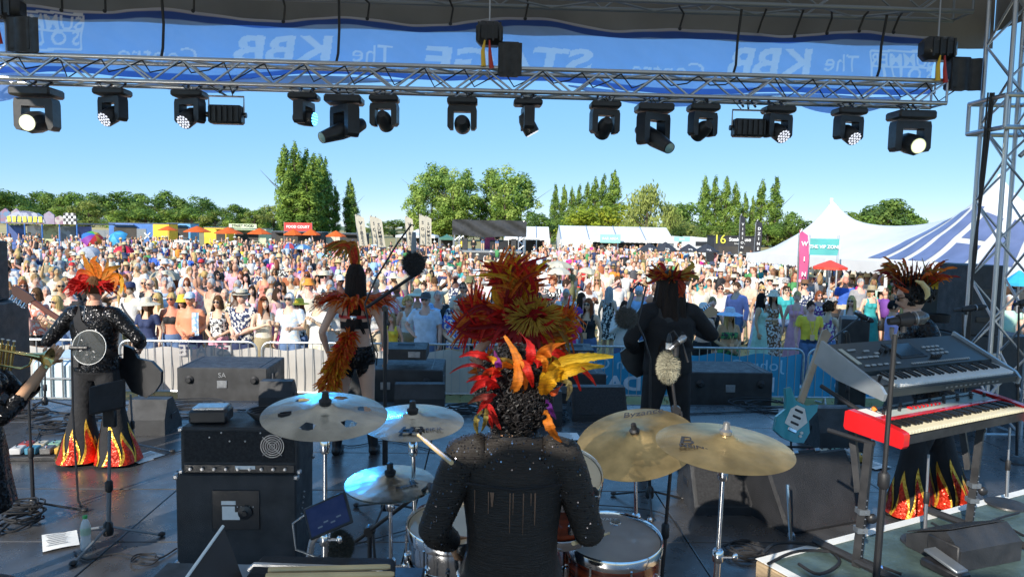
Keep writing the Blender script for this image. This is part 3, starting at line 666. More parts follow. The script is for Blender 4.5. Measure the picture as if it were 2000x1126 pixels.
# feather flags
def flag(px,pt,pb,wpx,d,m,body,tm,label,lean=0,rz=0):
    t=aty(px,pt,d);b=aty(px,pb,d);w=wpx/F*d;H=t.z
    r=empty('feather_flag',(b.x,d,0),rz,label,'flag');L=t.z-b.z
    def fn(u,v):
        x=lean*((b.z+L*v)/H)*H+w*(u-.5);z=b.z+L*v
        if v > .78:z=b.z+L*(.78+(v-.78)*(1-.55*max(0,u-.15)))
        return (x,.05*math.sin(v*6+u*2),z)
    MB().grid(fn,6,24).build('flag_cloth',m,r,180)
    MB().path([(lean*z-w*.5,0,z) for z in np.linspace(0,b.z+L*.9,6)]+[(lean*H-w*.2,0,H+.03)],.022,6).build('flag_pole',GREYM,r)
    n=len(body)
    for i,ch in enumerate(body):
        z=b.z+L*(.72-.62*i/max(1,n-1))
        text('flag_letter',ch,w*.62,tm,r,Matrix.Translation((lean*z,-.07,z)) @ Matrix.Rotation(math.pi/2,4,'X'),.002,sx=1,bold=.005)
    return r
flag(716,419,480,17,48,CREAM,'VIBES',INK,'cream feather flag reading VIBES, leaning left of the group',-.13)
flag(741,421,478,14,50,CREAM,'SOUL',INK,'cream feather flag reading SOUL, middle of the leaning three',-.12)
flag(752,423,482,15,48,CREAM,'SUMMER',INK,'cream feather flag reading SUMMER, right of the leaning three',-.14)
flag(806,422,480,15,50,CREAM,'VIBES',INK,'cream feather flag reading VIBES, beside the boom microphone',-.08)
flag(827,418,478,13,50,CREAM,'SOUL',INK,'upright cream feather flag reading SOUL by the aspens',-.02)
flag(838,421,480,12,49,CREAM,'SUMMER',INK,'upright cream feather flag reading SUMMER by the aspens',-.02)
flag(1448,418,490,11,44,DARKC,'VISION',LWHITE,'black feather flag on the left of the steakhouse name',0)
flag(1478,429,492,13,42,DARKC,'DZINE',LWHITE,'black feather flag on the right of the steakhouse name',.02)
flag(1570,449,545,19,19.5,PINKC,'WIN',LWHITE,'pink feather flag in front of the VIP marquee',-.02)
# food stalls
def stall(px0,px1,pt,d,m,label,depth=3,hatch=None,name='food_trailer',roof=None):
    a=aty(px0,pt,d);b=aty(px1,pt,d);w=b.x-a.x;h=a.z
    r=empty(name,((a.x+b.x)/2,d+depth/2,0),0,label,'stall')
    MB().box((0,0,.25+(h-.25)/2),(w,depth,h-.25),b=.05).build('body',m,r)
    MB().box((0,0,h+.03),(w+.12,depth+.12,.07),b=.02).build('roof',roof or GREYM,r)
    for s in (-.35,.35):
        MB().lathe([(.3,-.1),(.34,-.08),(.34,.08),(.3,.1)],16,(w*s,-depth/2+.1,.34),Matrix.Rotation(math.pi/2,3,'X')).build('wheel',RUBBER,r)
    if hatch:
        x0,x1=hatch[0]*w-w/2,hatch[1]*w-w/2
        MB().box(((x0+x1)/2,-depth/2-.01,h*.62),(x1-x0,.06,h*.45)).build('serving_hatch',SHADE,r,0)  # dark panel standing in for the shaded opening
        MB().box(((x0+x1)/2,-depth/2-.2,h*.38),(x1-x0+.1,.45,.05),b=.01).build('counter',STEEL,r)
        MB().box(((x0+x1)/2,-depth/2-.35,h*.92),(x1-x0,.7,.04),rx=R_(-14)).build('awning',m,r)
    return r
r=stall(212,300,435,84,BLUEV,'blue food van with grey serving side, left field edge',2.6,(.12,.62));MB().box((1.2,-1.33,1.6),(1.1,.03,1.2)).build('poster',GREYM,r)
for s in (-1,1):MB().box((1.9,-1.36,1.4),(1.0,.02,.12),ry=s*.8).build('cross_stripe',LWHITE,r)
stall(298,330,437,82,YELL,'yellow panelled stall beside the blue food van',2.2)
stall(326,372,436,88,mat('sky_blue',(.12,.35,.6),.5),'light blue food van under the first orange parasol',2.4,(.3,.9))
stall(398,442,444,86,YELL,'yellow chip stall between the orange parasols',2.4,(.55,.95))
r=stall(444,520,446,90,mat('pale_green',(.45,.55,.35),.6),'pale green street food stall with sign on its roof',2.6,(.2,.8))
sign(474,441,88,3.4,.5,mat('pale_lime',(.62,.70,.45),.6),'STREET FOOD',INK,.42,'pale green STREET FOOD sign on the stall roof',post=False,bold=.01)
r=stall(530,628,452,84,DARKC,'dark open food court stall under the red banner',3,(.1,.9))
sign(582,443,82,3.2,.95,REDC,'FOOD COURT',LWHITE,.40,'red FOOD COURT banner on scaffold poles',bold=.012)
stall(664,712,456,80,DARKC,'black catering trailer left of the cream flags',2.6,(.2,.7))
stall(628,664,459,86,mat('cream_paint',(.6,.55,.42),.6),'cream hut behind the last orange parasol',2.2)
r=stall(1396,1476,461,66,DARKC,'black steakhouse stall below the right-hand poplars',2.6,None,roof=DARKC);MB().box((0,-1.45,1.05),(3.2,.5,.06),b=.01).build('counter',STEEL,r);MB().box((0,-1.32,1.45),(3,.06,.7)).build('serving_hatch',SHADE,r,0)
ytm=mat('yellow_letter',(.75,.7,.08),.5)
text('lettering','16',1.15,ytm,r,Matrix.Translation((-1.42,-1.40,2.40)) @ Matrix.Rotation(math.pi/2,4,'X'),.01)
text('lettering','Steakhouse',.46,LWHITE,r,Matrix.Translation((.42,-1.40,2.42)) @ Matrix.Rotation(math.pi/2,4,'X'),.01,bold=.01,sx=.95)
text('lettering','Street Food',.2,LWHITE,r,Matrix.Translation((.4,-1.40,2.05)) @ Matrix.Rotation(math.pi/2,4,'X'),.01)
r=stall(1826,1892,535,15.6,YELL,'yellow and white drinks trailer with open hatch beside the black speakers',.9,(.08,.92),roof=WHITEP);r.rotation_euler.z=R_(-33)
sign(1332,467,72,1.6,.5,MINT,'BAR',LWHITE,.3,'small mint sign at the end of the long white tent',post=False)
def camper(px,d,label,w=2.0,L=5):
    p=aty(px,470,d);r=empty('camper_van',(p.x,d,0),R_(20),label,'camper van')
    m=MAT.get('van_white') or mat('van_white',(.7,.7,.68),.35,var=.05)
    MB().poly([(-L/2,.35),(L/2,.35),(L/2,1.1),(L/2-.6,1.35),(L/2-1.1,2.3),(-L/2+.1,2.55),(-L/2,2.3)],w).build('body',m,r)
    for z,a,b in ((1.75,-L*.4,-L*.1),(1.75,0,L*.22)):MB().box(((a+b)/2,-w/2-.005,z),(b-a,.02,.5)).build('window',INK,r,0)
    for x in (-L*.3,L*.3):
        for s in (-1,1):MB().lathe([(.2,-.11),(.33,-.1),(.33,.1),(.2,.11)],16,(x,s*(w/2-.1),.33),Matrix.Rotation(math.pi/2,3,'X')).build('wheel',RUBBER,r)
camper(1345,84,'white camper van left of the pair behind the beer parasols');camper(1378,82,'white camper van right of the pair behind the beer parasols')
# fairground ride on the far left
def ride():
    d=62;a=aty(-20,433,d);b=aty(150,433,d);w=b.x-a.x;zb=a.z-.1
    r=empty('fairground_ride',((a.x+b.x)/2,d,0),0,'colourful fairground ride with painted arched fascia and checkered end','fairground ride')
    cols=[(.28,.25,.33),(.25,.14,.2),(.36,.33,.3),(.38,.16,.08),(.10,.2,.34),(.26,.2,.28),(.4,.36,.34),(.22,.09,.12)]
    for i in range(8):
        m=mat('fascia_%d' % i,cols[i],.5,var=0,scale=2.2,col2=cols[(i+3) % 8],lo=.45,hi=.55)
        x0=-w/2+w*i/8;hh=.75+(.55 if i in (1,2) else .18*((i*37) % 3))
        pts=[(x0+.02,zb),(x0+w/8-.02,zb),(x0+w/8-.02,zb+hh*.7),(x0+w/16,zb+hh),(x0+.02,zb+hh*.75)]
        MB().poly([(x,z) for x,z in pts],.12).build('fascia_board',m,r,0)
    p=aty(50,410,d)
    MB().add([(p.x-r.location.x+1.7*math.cos(t),-.12,zb+.1+1.0*math.sin(t)) for t in np.linspace(0,math.pi,15)],[tuple(range(15))]).build('arch_board',mat('arch_paint',(.34,.36,.46),.5,var=0,scale=1.6,col2=(.10,.12,.22),lo=.5,hi=.53),r,0)
    for k in range(7):MB().box((p.x-r.location.x-1.35+k*.45,-.16,zb+.38),(.3,.03,.5),ry=.1*(k%3-1),b=.05).build('painted_letter',ytm,r)
    ck=[mat('check_white',(.75,.75,.75),.5),INK]
    for i in range(5):
        for j in range(4):
            boxo('check_tile',(w/2-1.0+i*.22,-.08,zb+.15+j*.24),(.2,.03,.22),ck[(i+j) % 2],r)
    MB().box((0,3,zb+.05),(w,6,.12)).build('canopy_deck',GREYM,r)
    for i in range(6):bar('post',(-w/2+w*i/5,0,0),(-w/2+w*i/5,0,zb),.06,BLUEV,r)
    for i,c in enumerate([(.04,.08,.25),(.5,.5,.52),(.3,.32,.18),(.25,.3,.36),(.1,.12,.3)]):
        MB().box((-w/2+w*(i+.5)/5,2.2+.3*(i % 2),zb/2),(w/5-.1,.1,zb-.3)).build('side_panel',mat('ride_panel_%d' % i,c,.5,var=0,scale=1.1,col2=tuple(1.8*x for x in c),lo=.48,hi=.52),r,0)
    MB().box((0,.2,.35),(w,1,.12)).build('step_platform',STEEL,r)
ride()
r=empty('photo_frame',aty(356,480,42).xy.to_3d(),0,'large white wooden picture frame standing in the crowd','photo frame')
zf=aty(356,471,42).z
for s in (-1,1):MB().box((s*.5,0,zf-.55),(.09,.06,1.2)).build('frame_side',WHITEP,r,0);bar('frame_leg',(s*.5,.05,0),(s*.5,.05,zf-1.1),.03,WHITEP,r)
MB().box((0,0,zf),(1.1,.06,.12)).build('frame_top',WHITEP,r,0);MB().box((0,0,zf-1.12),(1.1,.06,.1)).build('frame_bottom',WHITEP,r,0)
# site fence behind the stalls on the left
fr=empty('site_fence',aty(205,455,95).xy.to_3d(),0,'grey mesh site fence panels behind the food vans','fence')
for i in range(10):
    MB().box((-9+i*2.0,0,1.0),(1.9,.03,1.7)).build('fence_panel',GREYM if i % 3 else mat('red_mesh%d' % i,(.35,.12,.12),.7),fr,0)
    bar('fence_post',(-10+i*2.0,0,0),(-10+i*2.0,0,2),.03,GALV,fr)
# small second stage
def djstage():
    d=66;a=aty(886,500,d);b=aty(1024,500,d);w=b.x-a.x;cx=(a.x+b.x)/2
    r=empty('small_stage',(cx,d,0),0,'small second stage with black tarpaulin roof across the field','stage')
    zt=aty(955,430,d).z;zb=aty(955,460,d).z;dk=aty(955,489,d).z
    tp=mat('black_tarp',(.02,.021,.023),.5,var=.3,scale=1.5,bump=.9,bscale=1.8,rvar=.1)
    MB().grid(lambda u,v:((u-.5)*(w+.3),-.1+.12*math.sin(u*19+v*8)*.4,zb-.12*math.sin(math.pi*u)*(1-v)+(zt-zb)*v+.05*math.sin(u*11)),60,10).build('roof_front',tp,r,180)
    MB().box((0,2.5,zt-.05),(w+.2,5,.1)).build('roof',tp,r,0)
    MB().box((0,5.0,(zt+dk)/2-.9),(w*.2,.05,1.6)).build('back_cloth',PINKC,r,0)
    MB().box((0,2.5,dk-.1),(w-.6,5,.2)).build('deck',STEEL,r,0);MB().box((0,.05,dk/2),(w-.6,.05,dk-.2)).build('deck_skirt',DARKC,r,0)
    for sx in (-1,1):
        for y in (0,5):
            for ox in (-.25,.25):bar('leg_chord',(sx*(w/2-.3)+ox,y,0),(sx*(w/2-.3)+ox,y,zt-.1),.05,ALU,r)
            for k in range(10):bar('leg_brace',(sx*(w/2-.3)-.25*(1 if k % 2 else -1),y,k*zt/10),(sx*(w/2-.3)+.25*(1 if k % 2 else -1),y,(k+1)*zt/10),.03,ALU,r)
    MB().box((.9,.9,dk+.5),(1.7,.6,.9),b=.03).build('booth',BLACKP,r)
    for sx in (-1,1):MB().box((sx*(w/2-1.0),.4,dk+.55),(.5,.5,1.1),b=.03).build('speaker',BOXB,r)
    return dk
DJ_DECK=djstage()
# ================================================================== people: one continuous body grown from a skeleton, clothes cut from its surface
SKIN=mat('skin',(1,1,1),.5,obj=True,attr=True,var=.06,scale=9,sub=.08,spec=.35)
CLOTH=mat('cloth',(1,1,1),.8,obj=True,var=.12,scale=11,bump=.25,bscale=26)
PRINT=mat('print_cloth',(1,1,1),.8,obj=True,var=0,scale=19,col2=(.72,.70,.64),lo=.50,hi=.54,bump=.2,bscale=26,detail=2)
PRINTD=mat('dark_print_cloth',(1,1,1),.8,obj=True,var=0,scale=22,col2=(.03,.03,.04),lo=.50,hi=.54,bump=.2,bscale=26,detail=2)
HAIR=mat('hair',(1,1,1),.7,spec=.12,obj=True,var=.35,scale=22,stretch=(1,1,.18),bump=.6,bscale=70)
STRAW=mat('hat_straw',(1,1,1),.8,obj=True,var=.14,scale=40,bump=.4,bscale=160)
LENS=mat('dark_lens',(.01,.01,.012),.08,var=0,spec=.8)
def ring_loft(m,rings,n=14):
    vs=[];fs=[]
    for (c,rx,ry) in rings:
        for k in range(n):
            a=2*math.pi*k/n;vs.append((c[0]+rx*math.cos(a),c[1]+ry*math.sin(a),c[2]))
    for i in range(len(rings)-1):
        for k in range(n):
            k2=(k+1) % n;fs.append((i*n+k,i*n+k2,(i+1)*n+k2,(i+1)*n+k))
    fs.append(tuple(range(n-1,-1,-1)));fs.append(tuple(range((len(rings)-1)*n,len(rings)*n)))
    m.add(vs,fs)
def V3(*a):return Vector(a)
POSE={   # elbow and wrist, left (+x) then right (-x); the figure faces -y
    'down':((.255,.03,1.16),(.265,-.04,.92),(-.255,.03,1.16),(-.265,-.04,.92)),
    'clasp':((.255,.03,1.15),(.06,-.21,1.03),(-.255,.03,1.15),(-.05,-.22,1.01)),
    'phone':((.25,-.08,1.16),(.10,-.29,1.34),(-.25,-.08,1.16),(-.08,-.30,1.35)),
    'drink':((.255,.01,1.15),(.16,-.25,1.17),(-.255,.03,1.16),(-.27,-.04,.92)),
    'hip':((.255,.03,1.16),(.26,-.05,.92),(-.37,.05,1.19),(-.19,-.05,1.03)),
    'raise':((.255,.03,1.16),(.22,-.16,.98),(-.34,-.06,1.56),(-.30,-.12,1.80)),
    'cross':((.25,-.03,1.15),(-.07,-.20,1.17),(-.25,-.03,1.13),(.07,-.21,1.13)),
    'shade':((.255,.03,1.16),(.26,-.05,.92),(-.34,-.10,1.44),(-.12,-.19,1.62)),
    'clap':((.26,-.05,1.18),(.05,-.28,1.30),(-.26,-.05,1.18),(-.05,-.28,1.29)),
}
def seg_t(P,a,b):
    ab=b-a;t=np.clip(((P-a) @ ab)/max(1e-9,ab @ ab),0,1);q=a+t[:,None]*ab
    return t,np.linalg.norm(P-q,axis=1)
def head_part(m,hc,yaw=0,pitch=0,female=False,big=1.0):
    """a head with brow, nose, lips, chin, ears and eyes, coloured by vertex"""
    M=Matrix.Rotation(yaw,3,'Z') @ Matrix.Rotation(pitch,3,'X')
    nu,nv=28,22;vs=[];cs=[]
    for j in range(nv+1):
        th=math.pi*j/nv
        for i in range(nu):
            ph=2*math.pi*i/nu;x=math.sin(th)*math.sin(ph);y=-math.sin(th)*math.cos(ph);z=math.cos(th)
            X,Y,Z=x*.077,y*.098,z*.120
            if z < 0:X *= 1-.34*(-z)**1.3;Y *= 1-.10*(-z);Y -= .018*(-z)*(1 if y < 0 else .0)
            if y > 0:Y *= .93
            fz=Z;front=y < -.35
            g=lambda a,b,sa,sb:math.exp(-(a/sa)**2-(b/sb)**2)
            if front:
                Y -= .024*g(X,fz+.020,.013,.016)+.012*g(X,fz-.008,.010,.022)         # nose
                Y -= .007*g(X,fz-.034,.05,.010)                                          # brow
                Y += .011*(g(X-.031,fz-.012,.016,.012)+g(X+.031,fz-.012,.016,.012))   # eye sockets
                Y -= .006*g(X,fz+.058,.022,.009)                                         # lips
                Y -= .008*g(X,fz+.098,.022,.014)                                         # chin
            c=(1,1,1)
            if front and abs(X) < .026 and abs(fz+.058) < .010:c=(.86,.55,.52)
            if front and .014 < abs(X) < .048 and abs(fz-.036) < .006:c=(.42,.34,.30)
            vs.append(M @ V3(X*big,Y*big,Z*big)+hc);cs.append(c)
    fs=[(j*nu+i,j*nu+(i+1) % nu,(j+1)*nu+(i+1) % nu,(j+1)*nu+i) for j in range(nv) for i in range(nu)]
    o=len(m.v);m.v += [tuple(v) for v in vs];m.c += cs;m.f += [tuple(i+o for i in f) for f in fs]
    for s in (-1,1):
        m.ell(tuple(M @ V3(s*.079*big,.008,-.005)+hc),(.010,.018,.032),8,6,M)
        m.ell(tuple(M @ V3(s*.031*big,-.083*big,.012*big)+hc),(.013,.009,.008),8,6,M,(1.25,1.35,1.45))
        m.ell(tuple(M @ V3(s*.031*big,-.0905*big,.012*big)+hc),(.0062,.004,.0062),8,5,M,(.12,.08,.06))
    return M
def hand_part(m,w,d,side,curl=.5,palm=None):
    """palm, four unequal bent fingers and a thumb from the side of the palm"""
    d=Vector(d).normalized();s=Vector(palm) if palm else Vector((side,0,0));s=(s-d*s.dot(d));s=s.normalized() if s.length > .05 else d.orthogonal().normalized()
    b=d.cross(s).normalized()              # across the knuckles ; s is the back-of-hand direction
    w=Vector(w);c=w+d*.05
    m.path([w-d*.02,w+d*.02,w+d*.06,w+d*.09],[(.026,.018),(.034,.016),(.041,.015),(.036,.012)],8,up=tuple(s))
    for k,(off,L) in enumerate(((-.029,.062),(-.010,.072),(.010,.068),(.028,.053))):
        p0=w+d*.085+b*off;p1=p0+d*L*.45-s*L*.12*curl*2;p2=p1+(d*(1-curl)-s*curl*1.2).normalized()*L*.35;p3=p2+(d*(.6-curl)-s*(curl+.2)).normalized()*L*.25
        m.path([p0,p1,p2,p3],[.0092,.0088,.0080,.0062],6)
    t0=w+d*.03-b*.03;t1=t0-b*.025+d*.025-s*.008;t2=t1+d*.03-b*.004-s*.014*curl*2
    m.path([t0,t1,t2],[.012,.0105,.008],6)
BODY={}
def body(key,pose='down',female=False,seated=False,bulk=1.0,voxel=.020,yaw=0,pitch=0,arms=None,legs=None,lean=0,handcurl=.5,head=True,hands=True,shoulder=.185):
    if key in BODY:return BODY[key]
    dz=-.40 if seated else 0.0
    arms=arms or POSE[pose];A=[V3(*p)+V3(0,0,dz) for p in arms]
    S=[V3(shoulder*(.92 if female else 1),.015,1.425+dz),V3(-shoulder*(.92 if female else 1),.015,1.425+dz)]
    hip=[V3(.088,0,.92+dz),V3(-.088,0,.92+dz)]
    if legs:kn,an=[V3(*p) for p in legs[0]],[V3(*p) for p in legs[1]]
    elif seated:kn=[V3(.12,-.42,.50),V3(-.12,-.42,.50)];an=[V3(.12,-.44,.07),V3(-.12,-.44,.07)]
    else:kn=[V3(.10,-.015,.49),V3(-.095,-.015,.49)];an=[V3(.105,.03,.075),V3(-.10,.03,.075)]
    m=MB();b=bulk
    z=lambda t:t+dz
    def lc(t):return (0,lean*(t-.92)*-1 if False else -lean*max(0,t-.92),z(t))
    if female:T=[(.82,.11,.085),(.90,.168*b,.118*b),(.96,.172*b,.122*b),(1.04,.145*b,.105*b),(1.12,.128*b,.095*b),(1.22,.142*b,.102*b),(1.31,.150*b,.108*b),(1.39,.155,.096),(1.45,.125,.08),(1.49,.068,.062),(1.56,.050,.052)]
    else:T=[(.82,.11,.085),(.90,.160*b,.112*b),(.97,.158*b,.112*b),(1.06,.150*b,.112*b),(1.14,.150*b,.110*b),(1.25,.165*b,.116*b),(1.34,.175*b,.118*b),(1.41,.172,.100),(1.46,.130,.082),(1.50,.075,.068),(1.57,.058,.060)]
    ring_loft(m,[(lc(t),rx,ry) for t,rx,ry in T],18)
    if female:
        for s in (-1,1):m.ell((s*.066,-.082*b-lean*.35,z(1.285)),(.060,.055,.060),12,8)
    for s in (0,1):
        sh=S[s]+V3(0,-lean*.5,0);e,w=A[2*s],A[2*s+1];k=.86 if female else 1.0;k *= b**.5
        inner=sh+V3(-.07 if s == 0 else .07,0,.01)
        m.path([inner,sh,sh.lerp(e,.25),sh.lerp(e,.6),e,e.lerp(w,.25),e.lerp(w,.7),w],[.062*k,.060*k,.056*k,.047*k,.041*k,.043*k,.034*k,.027*k],10)
        h,kk,a=hip[s],kn[s],an[s];q=(.98 if female else 1.0)*b**.6
        m.path([h+V3(0,.01,.05),h,h.lerp(kk,.3),h.lerp(kk,.7),kk,kk.lerp(a,.28),kk.lerp(a,.65),a],[.07*q,.090*q,.086*q,.068*q,.056*q,.058*q,.044*q,.036*q],12)
        m.path([a+V3(0,.045,-.045),a+V3(0,-.02,-.025),a+V3(0,-.10,-.042),a+V3(0,-.165,-.055)],[(.034,.026),(.040,.045),(.044,.030),(.032,.016)],10,up=(0,0,1))
    me=bpy.data.meshes.new('tmp');me.from_pydata(m.v,[],m.f)
    ob=bpy.data.objects.new('tmp',me);WORK.collection.objects.link(ob)
    md=ob.modifiers.new('r','REMESH');md.mode='VOXEL';md.voxel_size=voxel
    ms=ob.modifiers.new('s','SMOOTH');ms.factor=.5;ms.iterations=4
    WORK.view_layers[0].update();dg=WORK.view_layers[0].depsgraph;ev=ob.evaluated_get(dg);em=ev.to_mesh()
    n=len(em.vertices);P=np.empty(n*3);em.vertices.foreach_get('co',P);P=P.reshape(-1,3)
    NN=np.empty(n*3);em.vertex_normals.foreach_get('vector',NN);NN=NN.reshape(-1,3)
    Fq=[tuple(p.vertices) for p in em.polygons]
    ev.to_mesh_clear();bpy.data.objects.remove(ob);bpy.data.meshes.remove(me)
    bones=[('torso',(0,0,.85+dz),(0,-lean*.5,1.44+dz)),('neck',(0,-lean*.55,1.47+dz),(0,-lean*.6,1.60+dz))]
    for s in (0,1):
        bones += [('ua%d' % s,S[s]+V3(0,-lean*.5,0),A[2*s]),('fa%d' % s,A[2*s],A[2*s+1]),('th%d' % s,hip[s],kn[s]),('sh%d' % s,kn[s],an[s]),('ft%d' % s,an[s]+V3(0,.04,-.04),an[s]+V3(0,-.16,-.05))]
    best=np.full(n,1e9);lab=np.zeros(n,int);tt=np.zeros(n);nominal={'torso':.135,'neck':.055,'ua':.05,'fa':.036,'th':.075,'sh':.048,'ft':.035}
    for i,(nm,a,c) in enumerate(bones):
        t,d=seg_t(P,np.array(a),np.array(c));d=d/nominal[nm.rstrip('01')]
        k=d < best;best[k]=d[k];lab[k]=i;tt[k]=t[k]
    hc=V3(0,-.012-lean*.62,1.655+dz)
    fm=MB();fm.c=[(1,1,1)]*n;fm.v=[tuple(p) for p in P];fm.f=list(Fq)
    HM=Matrix.Identity(3)
    if head:HM=head_part(fm,hc,yaw,pitch,female)
    if hands:
        for s in (0,1):hand_part(fm,A[2*s+1],(A[2*s+1]-A[2*s]),1 if s == 0 else -1,handcurl)
    mesh=fm.mesh('body',SKIN,180,False)
    BODY[key]=dict(mesh=mesh,P=P,N=NN,F=Fq,lab=lab,t=tt,names=[x[0] for x in bones],hc=hc,HM=HM,dz=dz,A=A,S=S,hip=hip,kn=kn,an=an,female=female,seated=seated,g={},lean=lean,bulk=bulk)
    return BODY[key]
def cut(B,name,rule,off,material,fn=None):
    """a garment: the body's own faces where rule says so, moved out along the normals"""
    key=name+material.name
    if key in B['g']:return B['g'][key]
    nm=np.array(B['names'])[B['lab']];keep=rule(nm,B['t'],B['P'])
    idx=-np.ones(len(keep),int);fs=[f for f in B['F'] if all(keep[i] for i in f)]
    used=np.unique(np.array([i for f in fs for i in f]));idx[used]=np.arange(len(used))
    Q=B['P'][used]+B['N'][used]*off
    if fn is not None:Q=fn(Q,B['N'][used],nm[used])
    me=bpy.data.meshes.new(name);me.from_pydata(Q.tolist(),[],[tuple(idx[i] for i in f) for f in fs])
    me.polygons.foreach_set('use_smooth',[True]*len(me.polygons));me.materials.append(material)
    B['g'][key]=me;return me
def garment(B,kind,material):
    dz=B['dz']
    def top(sl,lo=.93,hi=1.47,neckcut=True):
        def r(nm,t,P):
            T=((nm == 'torso') | ((nm == 'neck') & (hi > 1.48))) & (P[:,2] > lo+dz) & (P[:,2] < hi+dz)
            if neckcut:T &= ~(((P[:,0]/.082)**2+((P[:,2]-1.475-dz)/.085)**2 < 1) & (P[:,1] < .01))
            for s in '01':
                T |= (nm == 'ua'+s) & (t < sl)
                if sl > 1:T |= (nm == 'fa'+s) & (t < sl-1)
                T |= (nm == 'th'+s) & (P[:,2] > lo+dz) & (np.abs(P[:,1]) < .2)
            return T
        return r
    if kind == 'tee':return cut(B,'tee',top(.62),.014,material)
    if kind == 'shirt':return cut(B,'shirt',top(.72,.88),.020,material)
    if kind == 'long':return cut(B,'long',top(1.9,.90,1.52),.017,material)
    if kind == 'rolled':return cut(B,'rolled',top(1.35,.90,1.52),.018,material)
    if kind == 'tank':return cut(B,'tank',lambda nm,t,P:((nm == 'torso') | np.char.startswith(nm,'ua') & (t < .12) & (np.abs(P[:,0]) < .17)) & (P[:,2] > .93+dz) & (P[:,2] < 1.37+dz) | ((nm == 'torso') & (P[:,2] >= 1.36+dz) & (P[:,2] < 1.47+dz) & (np.abs(P[:,0]) > .07) & (np.abs(P[:,0]) < .135)),.012,material)
    if kind == 'bandeau':return cut(B,'bandeau',lambda nm,t,P:(nm == 'torso') & (P[:,2] > 1.20+dz) & (P[:,2] < 1.345+dz),.012,material)
    def legs(tl,lo=0):
        def r(nm,t,P):
            T=(nm == 'torso') & (P[:,2] < 1.03+dz) & (P[:,2] > -1)
            for s in '01':
                T |= (nm == 'th'+s) & (t < tl)
                if tl > 1:T |= (nm == 'sh'+s) & (t < tl-1)
            return T
        return r
    if kind == 'trousers':return cut(B,'trousers',legs(1.93),.014,material)
    if kind == 'shorts':return cut(B,'shorts',legs(.62),.018,material)
    if kind == 'briefs':return cut(B,'briefs',legs(.16),.008,material)
    if kind == 'shoes':return cut(B,'shoes',lambda nm,t,P:np.char.startswith(nm,'ft') | (np.char.startswith(nm,'sh') & (t > .93)),.010,material)
    if kind in ('skirt','midi','maxi'):
        key=kind+material.name
        if key not in B['g']:
            m=MB();hem={'skirt':.55,'midi':.36,'maxi':.10}[kind];b=B['bulk'];n=40
            if B['seated']:
                m.path([(0,.02,1.06+dz),(0,-.02,.98+dz),(0,-.12,.58),(0,-.32,.57),(0,-.47,.50),(0,-.50,hem+.05)],[(.15,.12),(.185,.14),(.20,.11),(.20,.10),(.20,.09),(.21,.07)],18,cap=False,up=(0,1,0))
            else:
                rows=[(1.06,.140*b,.108*b),(.98,.176*b,.130*b),(.90,.190*b,.142*b),(.72,.205,.155),(.55,.225,.18),(.36,.25,.20),(.10,.29,.24)]
                rows=[r for r in rows if r[0] >= hem-.01];vs=[];fs=[]
                for j,(zz,rx,ry) in enumerate(rows):
                    for k in range(n):
                        a=2*math.pi*k/n;q=1+.05*math.sin(k*2*math.pi/n*9)*min(1,j/3)
                        vs.append((rx*q*math.cos(a),ry*q*math.sin(a),zz+.012*math.sin(a*3)*(j == len(rows)-1)))
                for j in range(len(rows)-1):
                    for k in range(n):fs.append((j*n+k,(j+1)*n+k,(j+1)*n+(k+1) % n,j*n+(k+1) % n))
                m.add(vs,fs)
            B['g'][key]=m.mesh(kind,material,180)
        return B['g'][key]
HAIRM={}
